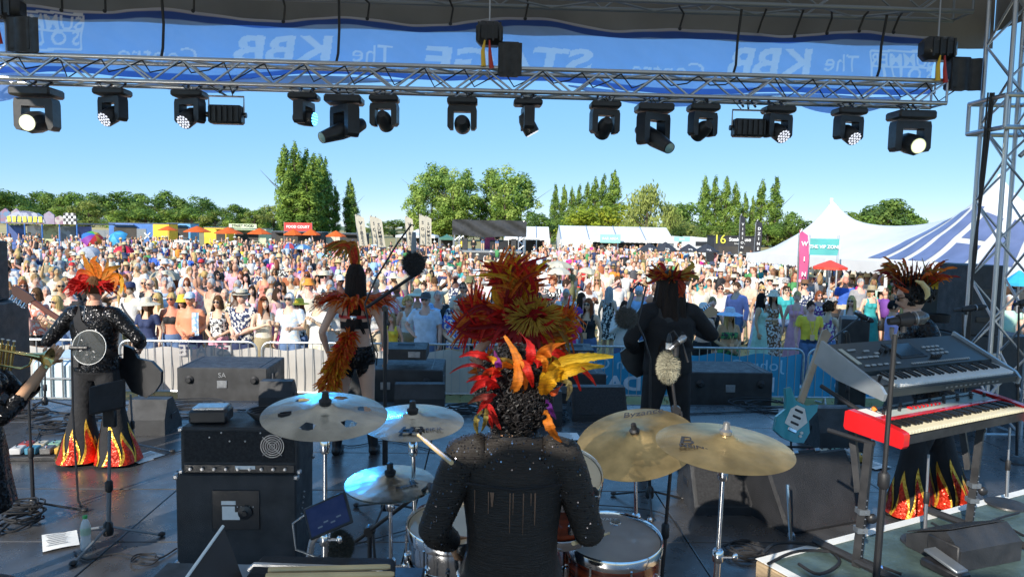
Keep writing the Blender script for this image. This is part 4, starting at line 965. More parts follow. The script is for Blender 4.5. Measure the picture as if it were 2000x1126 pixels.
def hair_mesh(style,big=1.0):
    if style in HAIRM:return HAIRM[style]
    m=MB();rr=random.Random(len(style)*13);nu,nv=26,16
    def shell(sx,sy,sz,oy,oz,cutz,puff=0.0):
        vs=[];ok=[]
        for j in range(nv+1):
            th=math.pi*j/nv
            for i in range(nu):
                ph=2*math.pi*i/nu;x,y,z=math.sin(th)*math.sin(ph),-math.sin(th)*math.cos(ph),math.cos(th)
                q=1+puff*(rr.random()-.5)*2+.03*math.sin(ph*9)
                p=(x*.077*sx*q,y*.098*sy*q+oy,z*.120*sz*q+oz);vs.append(p)
                face=y < -.25 and p[2] < .052-.02*abs(x)*3 and abs(x) < .90
                side=p[2] < cutz
                ok.append(not face and not side)
        fs=[]
        for j in range(nv):
            for i in range(nu):
                q=(j*nu+i,j*nu+(i+1) % nu,(j+1)*nu+(i+1) % nu,(j+1)*nu+i)
                if sum(ok[k] for k in q) >= 3:fs.append(q)
        m.add(vs,fs)
    def drape(L,w,th=.035,wave=.012):
        n=22
        for lay in range(2):
            def fn(u,v):
                a=-math.pi*.80+2*math.pi*.80*u;k=1-v;rx=.092+.028*k*w;ry=.100+.02*k
                return (math.sin(a)*rx*(1+wave*math.sin(u*50)),math.cos(a)*ry*.95+.012+lay*.006,.03-(L*(1+.10*math.sin(u*23+lay)))*k)
            m.grid(fn,n,7)
    if style == 'short':shell(1.07,1.07,1.06,.008,.008,-.045)
    elif style == 'crop':shell(1.035,1.035,1.03,.006,.004,-.02)
    elif style == 'bob':shell(1.10,1.10,1.08,.008,.008,-.10,.02);drape(.15,.6)
    elif style == 'long':shell(1.10,1.09,1.08,.008,.008,-.10,.02);drape(.30,.7)
    elif style == 'verylong':shell(1.12,1.10,1.08,.008,.008,-.10,.02);drape(.50,.8)
    elif style == 'bun':shell(1.07,1.07,1.06,.008,.008,-.06);m.ell((0,.085,.085),(.042,.04,.04),10,8)
    elif style == 'tail':shell(1.06,1.07,1.06,.008,.008,-.06);m.path([(0,.09,.05),(0,.15,.02),(0,.16,-.08),(0,.14,-.2)],[.02,.035,.03,.008],8)
    elif style == 'curly':
        for _ in range(90):
            th=math.acos(rr.uniform(-.45,1));ph=rr.uniform(0,6.28);y=-math.sin(th)*math.cos(ph);z=math.cos(th)
            if y < -.35 and z < .5:continue
            m.ell((math.sin(th)*math.sin(ph)*.092,y*.108+.01,z*.128+.006),.028+.012*rr.random(),6,5)
    HAIRM[style]=m.mesh('hair',HAIR,180,False if style != 'curly' else True);return HAIRM[style]
HATM={}
def hat_mesh(style):
    if style in HATM:return HATM[style]
    m=MB()
    if style == 'straw hat':m.lathe([(.205,.048),(.208,.052),(.15,.060),(.100,.066),(.096,.10),(.090,.150),(.07,.168),(.001,.172)],28,sy=1.12)
    elif style == 'fedora':m.lathe([(.160,.060),(.160,.064),(.128,.058),(.100,.062),(.098,.10),(.088,.150),(.06,.160),(.03,.148),(.001,.145)],24,sy=1.15)
    elif style == 'bucket hat':m.lathe([(.150,.012),(.150,.016),(.100,.070),(.096,.085),(.085,.150),(.06,.160),(.001,.162)],24,sy=1.12)
    elif style == 'sun hat':m.lathe([(.250,.010),(.252,.014),(.18,.045),(.105,.066),(.098,.10),(.085,.150),(.05,.165),(.001,.166)],30,sy=1.08)
    elif style == 'cap':
        m.lathe([(.088,.035),(.090,.06),(.082,.105),(.055,.138),(.001,.147)],20,sy=1.2)
        m.grid(lambda u,v:((u-.5)*.15*(1-.25*v),-.095-.085*v*math.sin(math.pi*(.15+.7*u))**.5,.052-.018*v+.012*math.sin(math.pi*u)),10,4)
    HATM[style]=m.mesh('hat',STRAW,50);return HATM[style]
_gl=None
def glasses_mesh():
    global _gl
    if _gl is None:
        m=MB()
        for s in (-1,1):
            m.ell((s*.033,-.106,.014),(.029,.008,.022),12,8);m.tube((s*.062,-.098,.018),(s*.082,-.01,.012),.0035,n=5)
        m.tube((-.012,-.110,.018),(.012,-.110,.018),.004,n=5);_gl=m.mesh('sunglasses',LENS,60)
    return _gl
def child(name,me,parent,color=None,loc=None,rot=None,scale=None):
    o=link(name,me,parent)
    if color:o.color=(*color,1)
    if loc is not None:o.location=loc
    if rot is not None:o.rotation_euler=rot.to_euler() if hasattr(rot,'to_euler') else rot
    if scale:o.scale=scale
    return o
SKINS={'fair':(.68,.42,.30),'pink':(.66,.36,.25),'tan':(.52,.29,.17),'brown':(.24,.115,.06),'dark':(.10,.05,.03),'red':(.62,.27,.16)}
HAIRS={'blonde':(.50,.34,.13),'brown':(.10,.05,.022),'dark brown':(.045,.024,.014),'black':(.012,.010,.010),'grey':(.35,.34,.33),'white':(.62,.60,.57),'auburn':(.20,.06,.022),'sandy':(.32,.20,.09)}
COLS={'white':(.68,.67,.64),'black':(.016,.016,.018),'navy':(.022,.035,.10),'royal blue':(.04,.12,.48),'sky blue':(.28,.46,.70),'pale blue':(.48,.60,.74),'teal':(.03,.32,.33),'mint':(.42,.62,.50),'green':(.06,.25,.08),'olive':(.14,.14,.06),'khaki':(.34,.28,.17),'beige':(.55,.46,.33),'cream':(.72,.66,.52),'yellow':(.80,.58,.05),'orange':(.80,.26,.03),'coral':(.75,.24,.17),'red':(.55,.03,.03),'pink':(.72,.33,.42),'magenta':(.60,.03,.24),'lilac':(.46,.38,.66),'purple':(.16,.05,.28),'grey':(.30,.30,.31),'charcoal':(.07,.07,.075),'denim':(.10,.17,.32),'brown':(.17,.085,.04),'rust':(.36,.11,.04)}
HATC={'straw hat':(.62,.47,.24),'fedora':(.62,.56,.42),'bucket hat':(.6,.6,.58),'sun hat':(.68,.60,.44),'cap':(.05,.06,.10)}
def scale_to(name):return COLS[name]
def person(x,y,label,sex='m',pose='down',skin='fair',hair=('short','brown'),hat=None,glasses=False,top=('tee','white',0),bottom=('shorts','denim',0),h=1.72,rz=0,bulk=1.0,seated=False,group=None,extra=None,z=0,parts=True):
    fem=sex == 'f';bk=1.0 if bulk < 1.08 else 1.18
    B=body((pose,fem,seated,bk),pose,fem,seated,bk)
    r=empty('person',(x,y,z),rz,label,'person',group);s=h/1.775;r.scale=(s,s,s)
    child('body',B['mesh'],r,tuple(c*random.uniform(.9,1.1) for c in SKINS[skin]))
    mats=(CLOTH,PRINT,PRINTD)
    if top and top[0] in ('skirtdress','mididress','maxidress'):
        child('dress_top',garment(B,'tank',mats[top[2]]),r,COLS[top[1]]);child('dress_skirt',garment(B,{'skirtdress':'skirt','mididress':'midi','maxidress':'maxi'}[top[0]],mats[top[2]]),r,COLS[top[1]])
    else:
        if bottom:child(bottom[0],garment(B,bottom[0],mats[bottom[2]]),r,COLS[bottom[1]])
        if top:child('top' if top[0] in ('tank','bandeau') else top[0].replace('long','long_shirt').replace('tee','t_shirt'),garment(B,top[0],mats[top[2]]),r,COLS[top[1]])
    child('shoes',garment(B,'shoes',CLOTH),r,random.choice([COLS['white'],COLS['black'],COLS['brown'],COLS['beige']]))
    hc,HM=B['hc'],B['HM']
    if hair:child('hair',hair_mesh(hair[0]),r,HAIRS[hair[1]],hc,HM)
    if hat:child('hat',hat_mesh(hat[0]),r,COLS.get(hat[1]) if hat[1] in COLS else HATC[hat[0]],hc,HM)
    if glasses:child('sunglasses',glasses_mesh(),r,None,hc,HM)
    for e in (extra or []):
        if e == 'cup':
            w=B['A'][1];child('cup',MAT_cup,r,None,tuple(w+Vector((-.02,-.075,.03))))
        elif e == 'bag':child('shoulder_bag',BAG,r,(.5,.05,.2) if not isinstance(e,tuple) else e,(.22,-.03,.98+B['dz']))
        elif e == 'lanyard':child('lanyard',LANY,r,None,(0,0,B['dz']))
        elif e == 'phone':child('phone',PHONE,r,None,(0,-.37,1.43+B['dz']))
        elif e == 'strap':child('bag_strap',STRAP,r,None,(0,0,B['dz']))
        elif e == 'towel':child('towel',TOWEL,r,COLS['sky blue'],(0,0,B['dz']))
        elif e == 'hatband':child('hat_band',HBAND,r,None,hc,HM)
    return r
MAT_cup=MB().lathe([(.028,0),(.036,.11),(.034,.11),(.027,.004)],12).mesh('cup',mat('beer',(.7,.45,.12),.2,trans=.4,var=.1),60)
BAG=MB().box((0,0,0),(.08,.22,.17),b=.03).path([(0,.09,.07),(-.03,.05,.3),(-.09,.03,.46)],.008,5).mesh('shoulder_bag',CLOTH,30)
LANY=MB().path([(-.06,-.10,1.45),(-.04,-.145,1.30),(0,-.155,1.14)],.005,5).path([(.06,-.10,1.45),(.04,-.145,1.30),(0,-.155,1.14)],.005,5).box((0,-.16,1.07),(.085,.006,.12)).mesh('lanyard',mat('pass_card',(.75,.45,.25),.5),30)
PHONE=MB().box((0,0,0),(.075,.010,.15),b=.004).mesh('phone',BLACKP,30)
STRAP=MB().path([(-.16,.02,1.46),(-.10,-.13,1.36),(.02,-.145,1.2),(.14,-.10,1.02),(.17,0,.98)],[(.022,.004)]*5,8).mesh('bag_strap',DARKC,60)
TOWEL=MB().grid(lambda u,v:(.08+.12*u,-.155+.01*math.sin(u*9)-.02*math.sin(v*3),1.02+.42*v),8,10).mesh('towel',PRINT,180)
HBAND=MB().lathe([(.1015,.066),(.1005,.095),(.0985,.095)],24,sy=1.15).mesh('hat_band',INK,50)
# ---- folding camp chair
def chair_mesh(c):
    r=empty('camp_chair',(0,0,0));m=MAT.get('camp_'+c) or mat('camp_'+c,COLS[c],.8,var=.12,scale=5)
    MB().grid(lambda u,v:((u-.5)*.52,-.25+.5*v,.40-.05*math.sin(math.pi*u)),6,5).build('seat',m,r,180)
    MB().grid(lambda u,v:((u-.5)*.54,.26+.10*v+.05*math.sin(math.pi*u),.42+.48*v),6,5).build('backrest',m,r,180)
    for s in (-1,1):
        bar('leg',(s*.27,-.27,0),(-s*.24,.25,.42),.010,STEEL,r,6);bar('back_post',(s*.27,.27,0),(s*.27,.37,.92),.010,STEEL,r,6)
        MB().box((s*.29,0,.60),(.06,.5,.025)).build('armrest',DARKC,r,0)
    return r
CHAIRS={}
def camp_chair(x,y,rz,c,label,group='camp chairs in the crowd'):
    if c not in CHAIRS:CHAIRS[c]=o=chair_mesh(c)
    else:o=copy_tree(CHAIRS[c])
    o.location=(x,y,0);o.rotation_euler=(0,0,rz);tag(o,label,'chair',group);return o
# ---- crowd: named people of the photograph first
def pd(px,py,h):      # head top at this pixel for a person of height h standing on the ground -> place
    p=atz(px,py,h);k=max(1,12.62/p.y);return p.x*k,p.y*k
TAKEN=[]
LABELS=set()
def free(x,y,r):
    return all((x-a)**2+(y-b)**2 > r*r for a,b in TAKEN)
def put(px,py,label,h=1.70,rz=None,**k):
    x,y=pd(px,py,h*(.775 if k.get('seated') else 1));
    while not free(x,y,.36):x *= 1.025;y *= 1.025
    TAKEN.append((x,y));LABELS.add(label)
    return person(x,y,label,h=h,rz=random.uniform(-.25,.25)+math.atan2(-x,y)*-.3 if rz is None else rz,**k)
put(28,575,'man in black cap beside the tall black speaker at far left',top=('tee','charcoal',0),hat=('cap','black'),hair=('short','grey'),glasses=True)
put(72,566,'woman in floral top and black shorts at the far left barrier',sex='f',hair=('bob','brown'),top=('shirt','coral',1),bottom=('shorts','black',0),pose='drink',glasses=True)
put(111,588,'blonde woman with hand raised to her face, left of the bass player',sex='f',hair=('bob','blonde'),top=('tank','beige',0),pose='phone',glasses=True,h=1.62)
put(137,555,'man in plain black t-shirt behind the bass player',top=('tee','black',0),hair=('crop','dark brown'),h=1.78)
put(255,552,'man in white t-shirt and dark cap with a black strap across his chest',top=('tee','white',0),hat=('cap','navy'),hair=('short','brown'),extra=['strap'],bottom=('shorts','olive',0),h=1.78)
put(287,596,'woman in wide straw sun hat and navy top at the left barrier',sex='f',hair=('long','brown'),hat=('sun hat',0),top=('tee','navy',0),h=1.60)
put(308,592,'woman in cream sleeveless waistcoat and zebra skirt at the barrier',sex='f',hair=('long','blonde'),top=('tank','cream',0),bottom=('skirt','white',2),glasses=True,h=1.64)
put(335,572,'blonde woman in black bikini top and white sunglasses',sex='f',skin='red',hair=('bun','blonde'),top=('bandeau','black',0),bottom=('shorts','denim',0),glasses=True)
put(357,578,'woman in yellow flowered bucket hat behind the shirtless man',sex='f',hair=('long','brown'),hat=('bucket hat','yellow'),top=('tank','coral',0),glasses=True,h=1.6)
put(372,598,'shirtless man in pale patterned cap with blue and white towel',skin='red',hair=None,hat=('cap','pale blue'),top=None,bottom=('shorts','navy',0),extra=['towel'],pose='clasp',bulk=1.2,h=1.72)
put(426,585,'woman in black and white checked sleeveless top, hands clasped',sex='f',hair=('bob','brown'),top=('tank','white',2),bottom=('trousers','pink',0),glasses=True,pose='clasp',h=1.68)
put(473,571,'man in cream fedora and navy patterned shirt looking down',top=('shirt','navy',1),hat=('fedora',0),hair=('short','grey'),bottom=('trousers','navy',0),pose='clasp',extra=['hatband'],h=1.78,bulk=1.1)
put(515,585,'auburn haired woman in cream sleeveless top and khaki shorts',sex='f',hair=('long','auburn'),top=('tank','cream',0),bottom=('shorts','khaki',0),pose='clap',rz=.7,h=1.68,extra=['bag'])
put(541,563,'woman in long pink dress with her head turned',sex='f',hair=('bob','dark brown'),top=('maxidress','pink',0),rz=.9,h=1.70)
put(566,573,'grey haired man in pale blue patterned shirt and sunglasses',hair=('short','white'),top=('shirt','pale blue',1),bottom=('shorts','denim',0),glasses=True,pose='drink',h=1.76)
put(585,608,'woman in tall yellow straw hat and dark floral halter top',sex='f',hair=('long','auburn'),hat=('straw hat','yellow'),top=('tank','black',1),glasses=True,h=1.56)
put(622,590,'man in white printed shirt with one hand raised near the first singer',top=('shirt','white',1),bottom=('shorts','cream',0),pose='phone',h=1.72,glasses=True)
put(600,545,'man in white linen shirt and sunglasses in the second row',top=('shirt','white',0),hair=('short','grey'),glasses=True)
put(650,560,'man with grey crew cut in white open shirt left of the first singer',top=('shirt','cream',0),hair=('crop','grey'),glasses=True,h=1.74)
put(766,612,'child in yellow vest and turquoise shorts beside the microphone stand',sex='f',hair=('long','sandy'),top=('tank','yellow',0),bottom=('shorts','teal',0),h=1.35)
put(832,580,'man in grey polo shirt and dark cap leaning on the barrier',hat=('cap','charcoal'),hair=('short','grey'),top=('shirt','pale blue',0),glasses=True,pose='hip',h=1.80,bulk=1.1)
put(838,618,'small woman in white blouse and pale blue sun hat at the barrier',sex='f',hair=('bob','white'),hat=('sun hat','sky blue'),top=('tee','white',0),bottom=('skirt','white',0),glasses=True,h=1.52)
put(893,611,'man in bright blue hawaiian shirt looking upwards',hair=('crop','grey'),top=('shirt','royal blue',1),bottom=('shorts','beige',0),pose='clasp',h=1.70,bulk=1.15)
put(897,586,'bald man in navy zebra print shirt and sunglasses',skin='brown',hair=None,top=('shirt','navy',1),glasses=True,h=1.74,bulk=1.1)
put(945,592,'man in straw fedora and grey-green t-shirt by the orange feather cuff',hat=('fedora',0),hair=('short','grey'),top=('tee','mint',0),glasses=True,h=1.70)
put(1106,546,'man in pink polo shirt seen side-on, holding a drink',hair=('short','dark brown'),top=('tee','pink',0),bottom=('shorts','navy',0),pose='drink',rz=1.3,extra=['cup'],h=1.80)
put(1112,606,'woman in magenta top with one arm stretched out',sex='f',skin='brown',hair=('bob','black'),top=('tee','magenta',0),bottom=('shorts','black',0),glasses=True,pose='shade',h=1.62)
put(1150,583,'auburn haired woman in black strappy top and denim shorts',sex='f',hair=('long','auburn'),top=('tank','black',0),bottom=('shorts','denim',0),glasses=True,extra=['lanyard'],rz=-.5,h=1.70)
put(1136,572,'dark haired woman in plum top behind the woman in black',sex='f',hair=('long','dark brown'),top=('tee','purple',0),bottom=('skirt','pale blue',0),h=1.66,rz=.8)
put(1190,560,'woman in black floral summer dress turned away',sex='f',hair=('long','grey'),top=('skirtdress','black',1),rz=2.4,h=1.70)
put(1220,588,'woman in white spotted blouse and jeans with a pink handbag',sex='f',hair=('long','dark brown'),top=('long','white',1),bottom=('trousers','denim',0),pose='phone',extra=['bag'],h=1.68)
put(1248,560,'man in pale blue cap and blue shirt left of the long haired guitarist',hat=('cap','pale blue'),hair=('short','grey'),top=('tee','sky blue',0),rz=2.6,h=1.76)
put(1270,575,'bald man in white polo seen from behind, beside the long haired guitarist',hair=None,skin='red',top=('tee','white',0),rz=2.9,h=1.74)
put(1206,540,'bearded man in white t-shirt with arm raised behind his head',hair=('short','brown'),top=('tee','white',0),pose='shade',glasses=True,h=1.80)
put(1258,535,'grey haired man in pink floral shirt with folded arms',hair=('short','white'),top=('shirt','coral',1),pose='cross',glasses=True,h=1.78)
put(1374,592,'woman in white cap and pale blue bandeau holding a wine glass',sex='f',hair=('tail','blonde'),hat=('cap','white'),top=('bandeau','sky blue',0),bottom=('shorts','black',0),pose='drink',extra=['cup'],h=1.66,glasses=True)
put(1392,580,'dark blonde woman in black vest waving, right of the guitarist',sex='f',hair=('bun','sandy'),top=('tank','black',0),bottom=('shorts','black',0),pose='shade',extra=['lanyard'],h=1.68)
put(1425,609,'woman in dark green jumpsuit and pale blue sun hat',sex='f',skin='tan',hair=('long','blonde'),hat=('sun hat','pale blue'),top=('bandeau','green',2),bottom=('trousers','green',2),pose='clasp',extra=['lanyard'],h=1.62,bulk=1.1)
put(1440,551,'man in lilac shirt and blue shorts turned towards his friends',hair=('short','dark brown'),top=('long','lilac',0),bottom=('shorts','denim',0),rz=-.9,h=1.84)
put(1487,573,'black haired woman in long pale mint dress',sex='f',skin='tan',hair=('long','black'),top=('maxidress','mint',0),rz=1.0,pose='drink',h=1.70)
put(1511,569,'woman in white bucket hat and long brown floral dress',sex='f',skin='tan',hair=('long','dark brown'),hat=('bucket hat','cream'),top=('maxidress','brown',1),extra=['lanyard'],glasses=True,h=1.68)
put(1558,569,'blonde woman in long pale pink dress with a drink',sex='f',hair=('tail','blonde'),top=('maxidress','pink',0),pose='drink',extra=['cup','lanyard'],rz=-.5,h=1.74)
put(1584,588,'man in bright yellow polo shirt and jeans, hands low',hair=('short','dark brown'),top=('tee','yellow',0),bottom=('trousers','denim',0),extra=['lanyard'],h=1.70,pose='down')
put(1619,590,'curly dark haired woman facing away from the stage beside the yellow polo',sex='f',hair=('curly','dark brown'),top=('tank','purple',1),bottom=('skirt','denim',0),rz=2.2,h=1.66,pose='clap')
put(1600,568,'woman with short brown hair in purple patterned top behind the yellow polo',sex='f',hair=('bob','auburn'),top=('tee','purple',1),glasses=True,h=1.64)
put(1652,540,'broad man in royal blue t-shirt with his back to the stage',hair=None,skin='red',top=('tee','royal blue',0),bottom=('shorts','beige',0),rz=3.0,h=1.82,bulk=1.1)
put(1664,578,'blonde woman with flower crown and white dress, looking up',sex='f',hair=('long','blonde'),top=('skirtdress','white',0),glasses=True,rz=-.7,h=1.70)
put(1681,544,'grey haired man in grey t-shirt right of the blue t-shirt man',hair=('short','grey'),top=('tee','grey',0),bottom=('shorts','khaki',0),h=1.82)
put(1702,560,'woman in long teal dress and straw visor',sex='f',hair=('bob','sandy'),hat=('straw hat','khaki'),top=('maxidress','teal',0),h=1.70)
put(1745,587,'man in lilac polo shirt and sunglasses, side-on beside the keyboards',hair=('short','black'),skin='tan',top=('tee','lilac',0),bottom=('shorts','pink',0),glasses=True,rz=1.2,h=1.74,pose='drink')
put(1768,594,'woman with white heart sunglasses and pink top by the keyboards',sex='f',hair=('long','blonde'),top=('tank','pink',0),bottom=('shorts','white',0),glasses=True,h=1.64)
put(1535,558,'woman in turquoise shirt and sunglasses behind the floral dress',sex='f',hair=('tail','dark brown'),top=('shirt','teal',0),glasses=True,h=1.66)
put(1572,548,'man in dark straw hat and navy floral shirt behind the pink dress',hat=('fedora','brown'),hair=('short','grey'),top=('shirt','navy',1),glasses=True,h=1.76)
put(1560,530,'woman in straw hat sitting in a camp chair in front of the marquee',sex='f',hair=('long','auburn'),hat=('straw hat',0),top=('tank','rust',0),seated=True,glasses=True)
# ---- the rest of the front 300: random dress, each with a label of its own
def region(x,y):
    q=x/y*F+1000
    if q < 330:return 'below the blue van'
    if q < 660:return 'below the food court'
    if q < 870:return 'below the cream flags'
    if q < 1060:return 'before the small stage'
    if q < 1330:return 'before the bar tent'
    if q < 1480:return 'before the steakhouse'
    return 'before the marquee'
def rank(y):return 'near barrier' if y < 17 else ('rows back' if y < 22 else 'far back')
def allowed(x,y):
    q=x/y*F+1000
    if y < 13.0:return False
    if q > 1080 and y < 15.5:return False
    if 1280 < q < 1860 and y < 17.5:return False
    u=(x-8.9)*.185-(y-27.3)*.983;w=(x-8.9)*.983+(y-27.3)*.185
    if u > -.5 and w > -.2:return False
    return True
def free(x,y,r):
    return all((x-a)**2+(y-b)**2 > r*r for a,b in TAKEN)
def random_look():
    sex=random.choice('mf');seated=random.random() < .14
    c=random.choice(list(COLS));c=random.choice([c,c,'white','cream','beige','white','navy','black','pale blue','pink'])
    if sex == 'm':
        top=random.choice([('tee',c,0)]*5+[('shirt',c,1)]*2+[('shirt',c,0)]*2+[('tank',c,0)])
        bottom=random.choice([('shorts',random.choice(['navy','khaki','denim','black','beige','grey']),0)]*3+[('trousers',random.choice(['denim','beige','charcoal']),0)])
        hair=random.choice([('short',random.choice(['brown','grey','dark brown','white','sandy','black'])),('crop',random.choice(['grey','brown','black'])),('short','grey'),None])
        hat=random.choice([None]*6+[('cap',random.choice(['navy','white','black','red','beige'])),('straw hat',0),('fedora',0),('bucket hat',random.choice(['white','olive','orange']))])
    else:
        top=random.choice([('tank',c,0)]*3+[('tee',c,0)]*2+[('tee',c,1),('skirtdress',c,0),('skirtdress',c,1),('mididress',c,1),('mididress',c,0),('maxidress',c,0),('bandeau',c,0),('long',c,0)])
        bottom=random.choice([('shorts',random.choice(['denim','white','black','khaki']),0),('skirt',random.choice(['white','black','denim','green','pink']),0),('trousers',random.choice(['white','denim','beige']),0)])
        hair=random.choice([('long','x'),('long','x'),('bob','x'),('bob','x'),('bun','x'),('tail','x'),('verylong','x'),('curly','x')]);hair=(hair[0],random.choice(['blonde','blonde','brown','dark brown','auburn','grey','sandy','black']))
        hat=random.choice([None]*6+[('straw hat',0),('sun hat',0),('sun hat','cream'),('cap',random.choice(['white','pink','pale blue'])),('bucket hat',random.choice(['white','pink','yellow']))])
    return dict(sex=sex,seated=seated,top=top,bottom=bottom,hair=hair,hat=hat,glasses=random.random() < .55,skin=random.choice(['fair','fair','pink','pink','tan','tan','red','brown','dark'] if random.random() < .6 else ['fair','pink','tan']),pose=random.choice(['down','down','clasp','phone','drink','hip','cross','shade','clap','raise']) if not seated else random.choice(['clasp','down','drink','phone']))
GN={'tee':'t-shirt','shirt':'shirt','tank':'sleeveless top','bandeau':'bandeau top','long':'long-sleeved top','skirtdress':'short dress','mididress':'midi dress','maxidress':'long dress'}
PN={'down':'','clasp':'hands together','phone':'holding up a phone','drink':'holding a drink','hip':'hand on hip','cross':'arms folded','shade':'shading the eyes','clap':'clapping','raise':'one arm raised'}
def describe(k,x,y):
    who='man' if k['sex'] == 'm' else 'woman';hr=k['hair']
    hn='bald' if hr is None else hr[1]+' haired'
    d='%s %s in %s%s %s' % (hn,who,k['top'][1],' patterned' if k['top'][2] else '',GN[k['top'][0]])
    if k['hat']:d += ' and '+(('%s ' % k['hat'][1]) if k['hat'][1] in COLS else '')+k['hat'][0]
    elif k['glasses']:d += ' and sunglasses'
    if k['seated']:d += ', seated'
    elif PN[k['pose']]:d += ', '+PN[k['pose']]
    return d+', '+rank(y)+(' '+region(x,y))
N_PEOPLE=300
CHAIRN=0
CROWDG='spectators in the crowd'
def chair_label(c,seated,who,x,y):
    w=who.split(' and ')[0].replace(' patterned','')
    for t in ('',' '+rank(y),' '+region(x,y)):
        lab='%s camp chair %s the %s%s' % (c,'under' if seated else 'beside',w,t)
        if lab not in LABELS:break
    LABELS.add(lab);return lab
def fill():
    global CHAIRN
    cand=[]
    for _ in range(26000):
        y=13+22*random.random()**.75;x=(random.random()*2-1)*.74*y
        cand.append((y,x))
    pts=[]
    for y,x in cand:
        if not allowed(x,y):continue
        left=x/y*F+1000 < 1080
        if free(x,y,(.62 if left else .80)+(y-13)*.012):
            TAKEN.append((x,y));pts.append((y,x))
    pts.sort()
    n0=N_PEOPLE-56
    near,far=pts[:n0],pts[n0:]
    cc=['royal blue','navy','green','charcoal','red','teal','sky blue','magenta']
    for y,x in near:
        for _ in range(60):
            k=random_look()
            if k['seated'] and y < 16:k['seated']=False
            lab=describe(k,x,y)
            if lab not in LABELS and len(lab.replace(',',' ').replace('-',' ').split()) <= 16:break
        LABELS.add(lab)
        h=random.uniform(1.64,1.84) if k['sex'] == 'm' else random.uniform(1.56,1.74)
        face=-math.atan2(x,y)*.8+random.gauss(0,.35)
        if random.random() < .10:face += random.choice([1.6,-1.6,3.0])
        ex=(['cup'] if k['pose'] == 'drink' else ['phone'] if k['pose'] == 'phone' else [])+(['lanyard'] if random.random() < .12 and not k['seated'] else [])
        person(x,y,lab,h=h,rz=-face if False else math.atan2(x,y)*-.7+random.gauss(0,.3)+(random.choice([1.6,-1.6,3.0]) if random.random() < .1 else 0),bulk=(1.18 if k['sex'] == 'm' and random.random() < .5 else 1),group=CROWDG,extra=ex,**k)
        if k['seated'] or (y > 18 and random.random() < .07):
            c=random.choice(cc);CHAIRN += 1
            cx,cy=(x,y+.02) if k['seated'] else (x+.5,y+.35)
            who=lab.split(',')[0]
            camp_chair(cx,cy,0,c,chair_label(c,k['seated'],who,x,y))
    return far
FAR=fill()
# ================================================================== far crowd: one mass beyond the front three hundred
def lowpoly(kind):
    """one small figure; part ids: 0 skin 1 top 2 bottom 3 hair/hat 4 chair"""
    m=MB();ids=[]
    def part(i,fn):
        a=len(m.v);fn();ids.extend([i]*(len(m.v)-a))
    dz=-.40 if kind == 'seat' else 0
    if kind == 'seat':
        for s in (-1,1):part(0,lambda:m.path([(s*.1,0,.52),(s*.11,-.42,.50),(s*.11,-.44,.05)],[.085,.065,.04],5))
        part(2,lambda:m.path([(0,.05,.5),(0,-.28,.53)],[(.17,.10),(.17,.08)],6))
        part(4,lambda:m.box((0,.28,.68),(.5,.05,.5),rx=-.2));part(4,lambda:m.box((0,0,.42),(.52,.5,.04)))
    elif kind == 'dress':
        part(0,lambda:m.path([(.09,0,.5),(.09,.02,.05)],[.055,.04],5));part(0,lambda:m.path([(-.09,0,.5),(-.09,.02,.05)],[.055,.04],5))
        part(1,lambda:m.path([(0,0,1.06),(0,0,.9),(0,0,.42)],[(.14,.11),(.18,.14),(.25,.2)],7))
    else:
        for s in (-1,1):
            part(2,lambda:m.path([(s*.09,0,.95),(s*.10,-.01,.52)],[.095,.075],5));part(0 if kind != 'trouser' else 2,lambda:m.path([(s*.10,-.01,.54),(s*.10,.02,.04)],[.06,.04],5))
    part(1,lambda:m.path([(0,0,.92+dz),(0,0,1.12+dz),(0,0,1.34+dz),(0,0,1.46+dz)],[(.165,.11),(.145,.1),(.185,.115),(.11,.07)],7))
    part(0,lambda:m.tube((0,0,1.44+dz),(0,-.01,1.58+dz),.055,n=6));part(0,lambda:m.ell((0,-.012,1.655+dz),(.077,.097,.118),7,5))
    arm={'stand':((.25,.03,1.16),(.26,-.05,.92)),'trouser':((.25,.0,1.15),(.12,-.24,1.10)),'dress':((.24,.02,1.15),(.1,-.25,1.12)),'wave':((.25,.03,1.16),(.26,-.05,.92)),'seat':((.25,0,1.15),(.08,-.24,1.02))}[kind]
    for s in (-1,1):
        e,w=arm
        if kind == 'wave' and s < 0:e,w=(.34,-.05,1.56),(.3,-.1,1.82)
        e=(e[0]*s,e[1],e[2]+dz);w=(w[0]*s,w[1],w[2]+dz)
        part(1,lambda:m.path([(s*.18,.01,1.42+dz),tuple((Vector((s*.18,.01,1.42+dz))+Vector(e))/2)],[.062,.055],5))
        part(0,lambda:m.path([tuple((Vector((s*.18,.01,1.42+dz))+Vector(e))/2),e,w],[.046,.04,.032],5));part(0,lambda:m.ell((w[0],w[1]-.02,w[2]),.04,5,3))
    part(3,lambda:m.ell((0,.014,1.69+dz),(.086,.102,.105),7,4))
    hat=MB().lathe([(.20,.05),(.10,.066),(.09,.15),(.001,.17)],9,c=(0,-.01,1.655+dz));longh=MB().path([(0,.06,1.68+dz),(0,.09,1.5+dz),(0,.09,1.38+dz)],[(.09,.05),(.10,.04),(.08,.02)],7)
    return np.array(m.v),m.f,np.array(ids),hat,longh
LP={k:lowpoly(k) for k in ('stand','trouser','dress','wave','seat')}
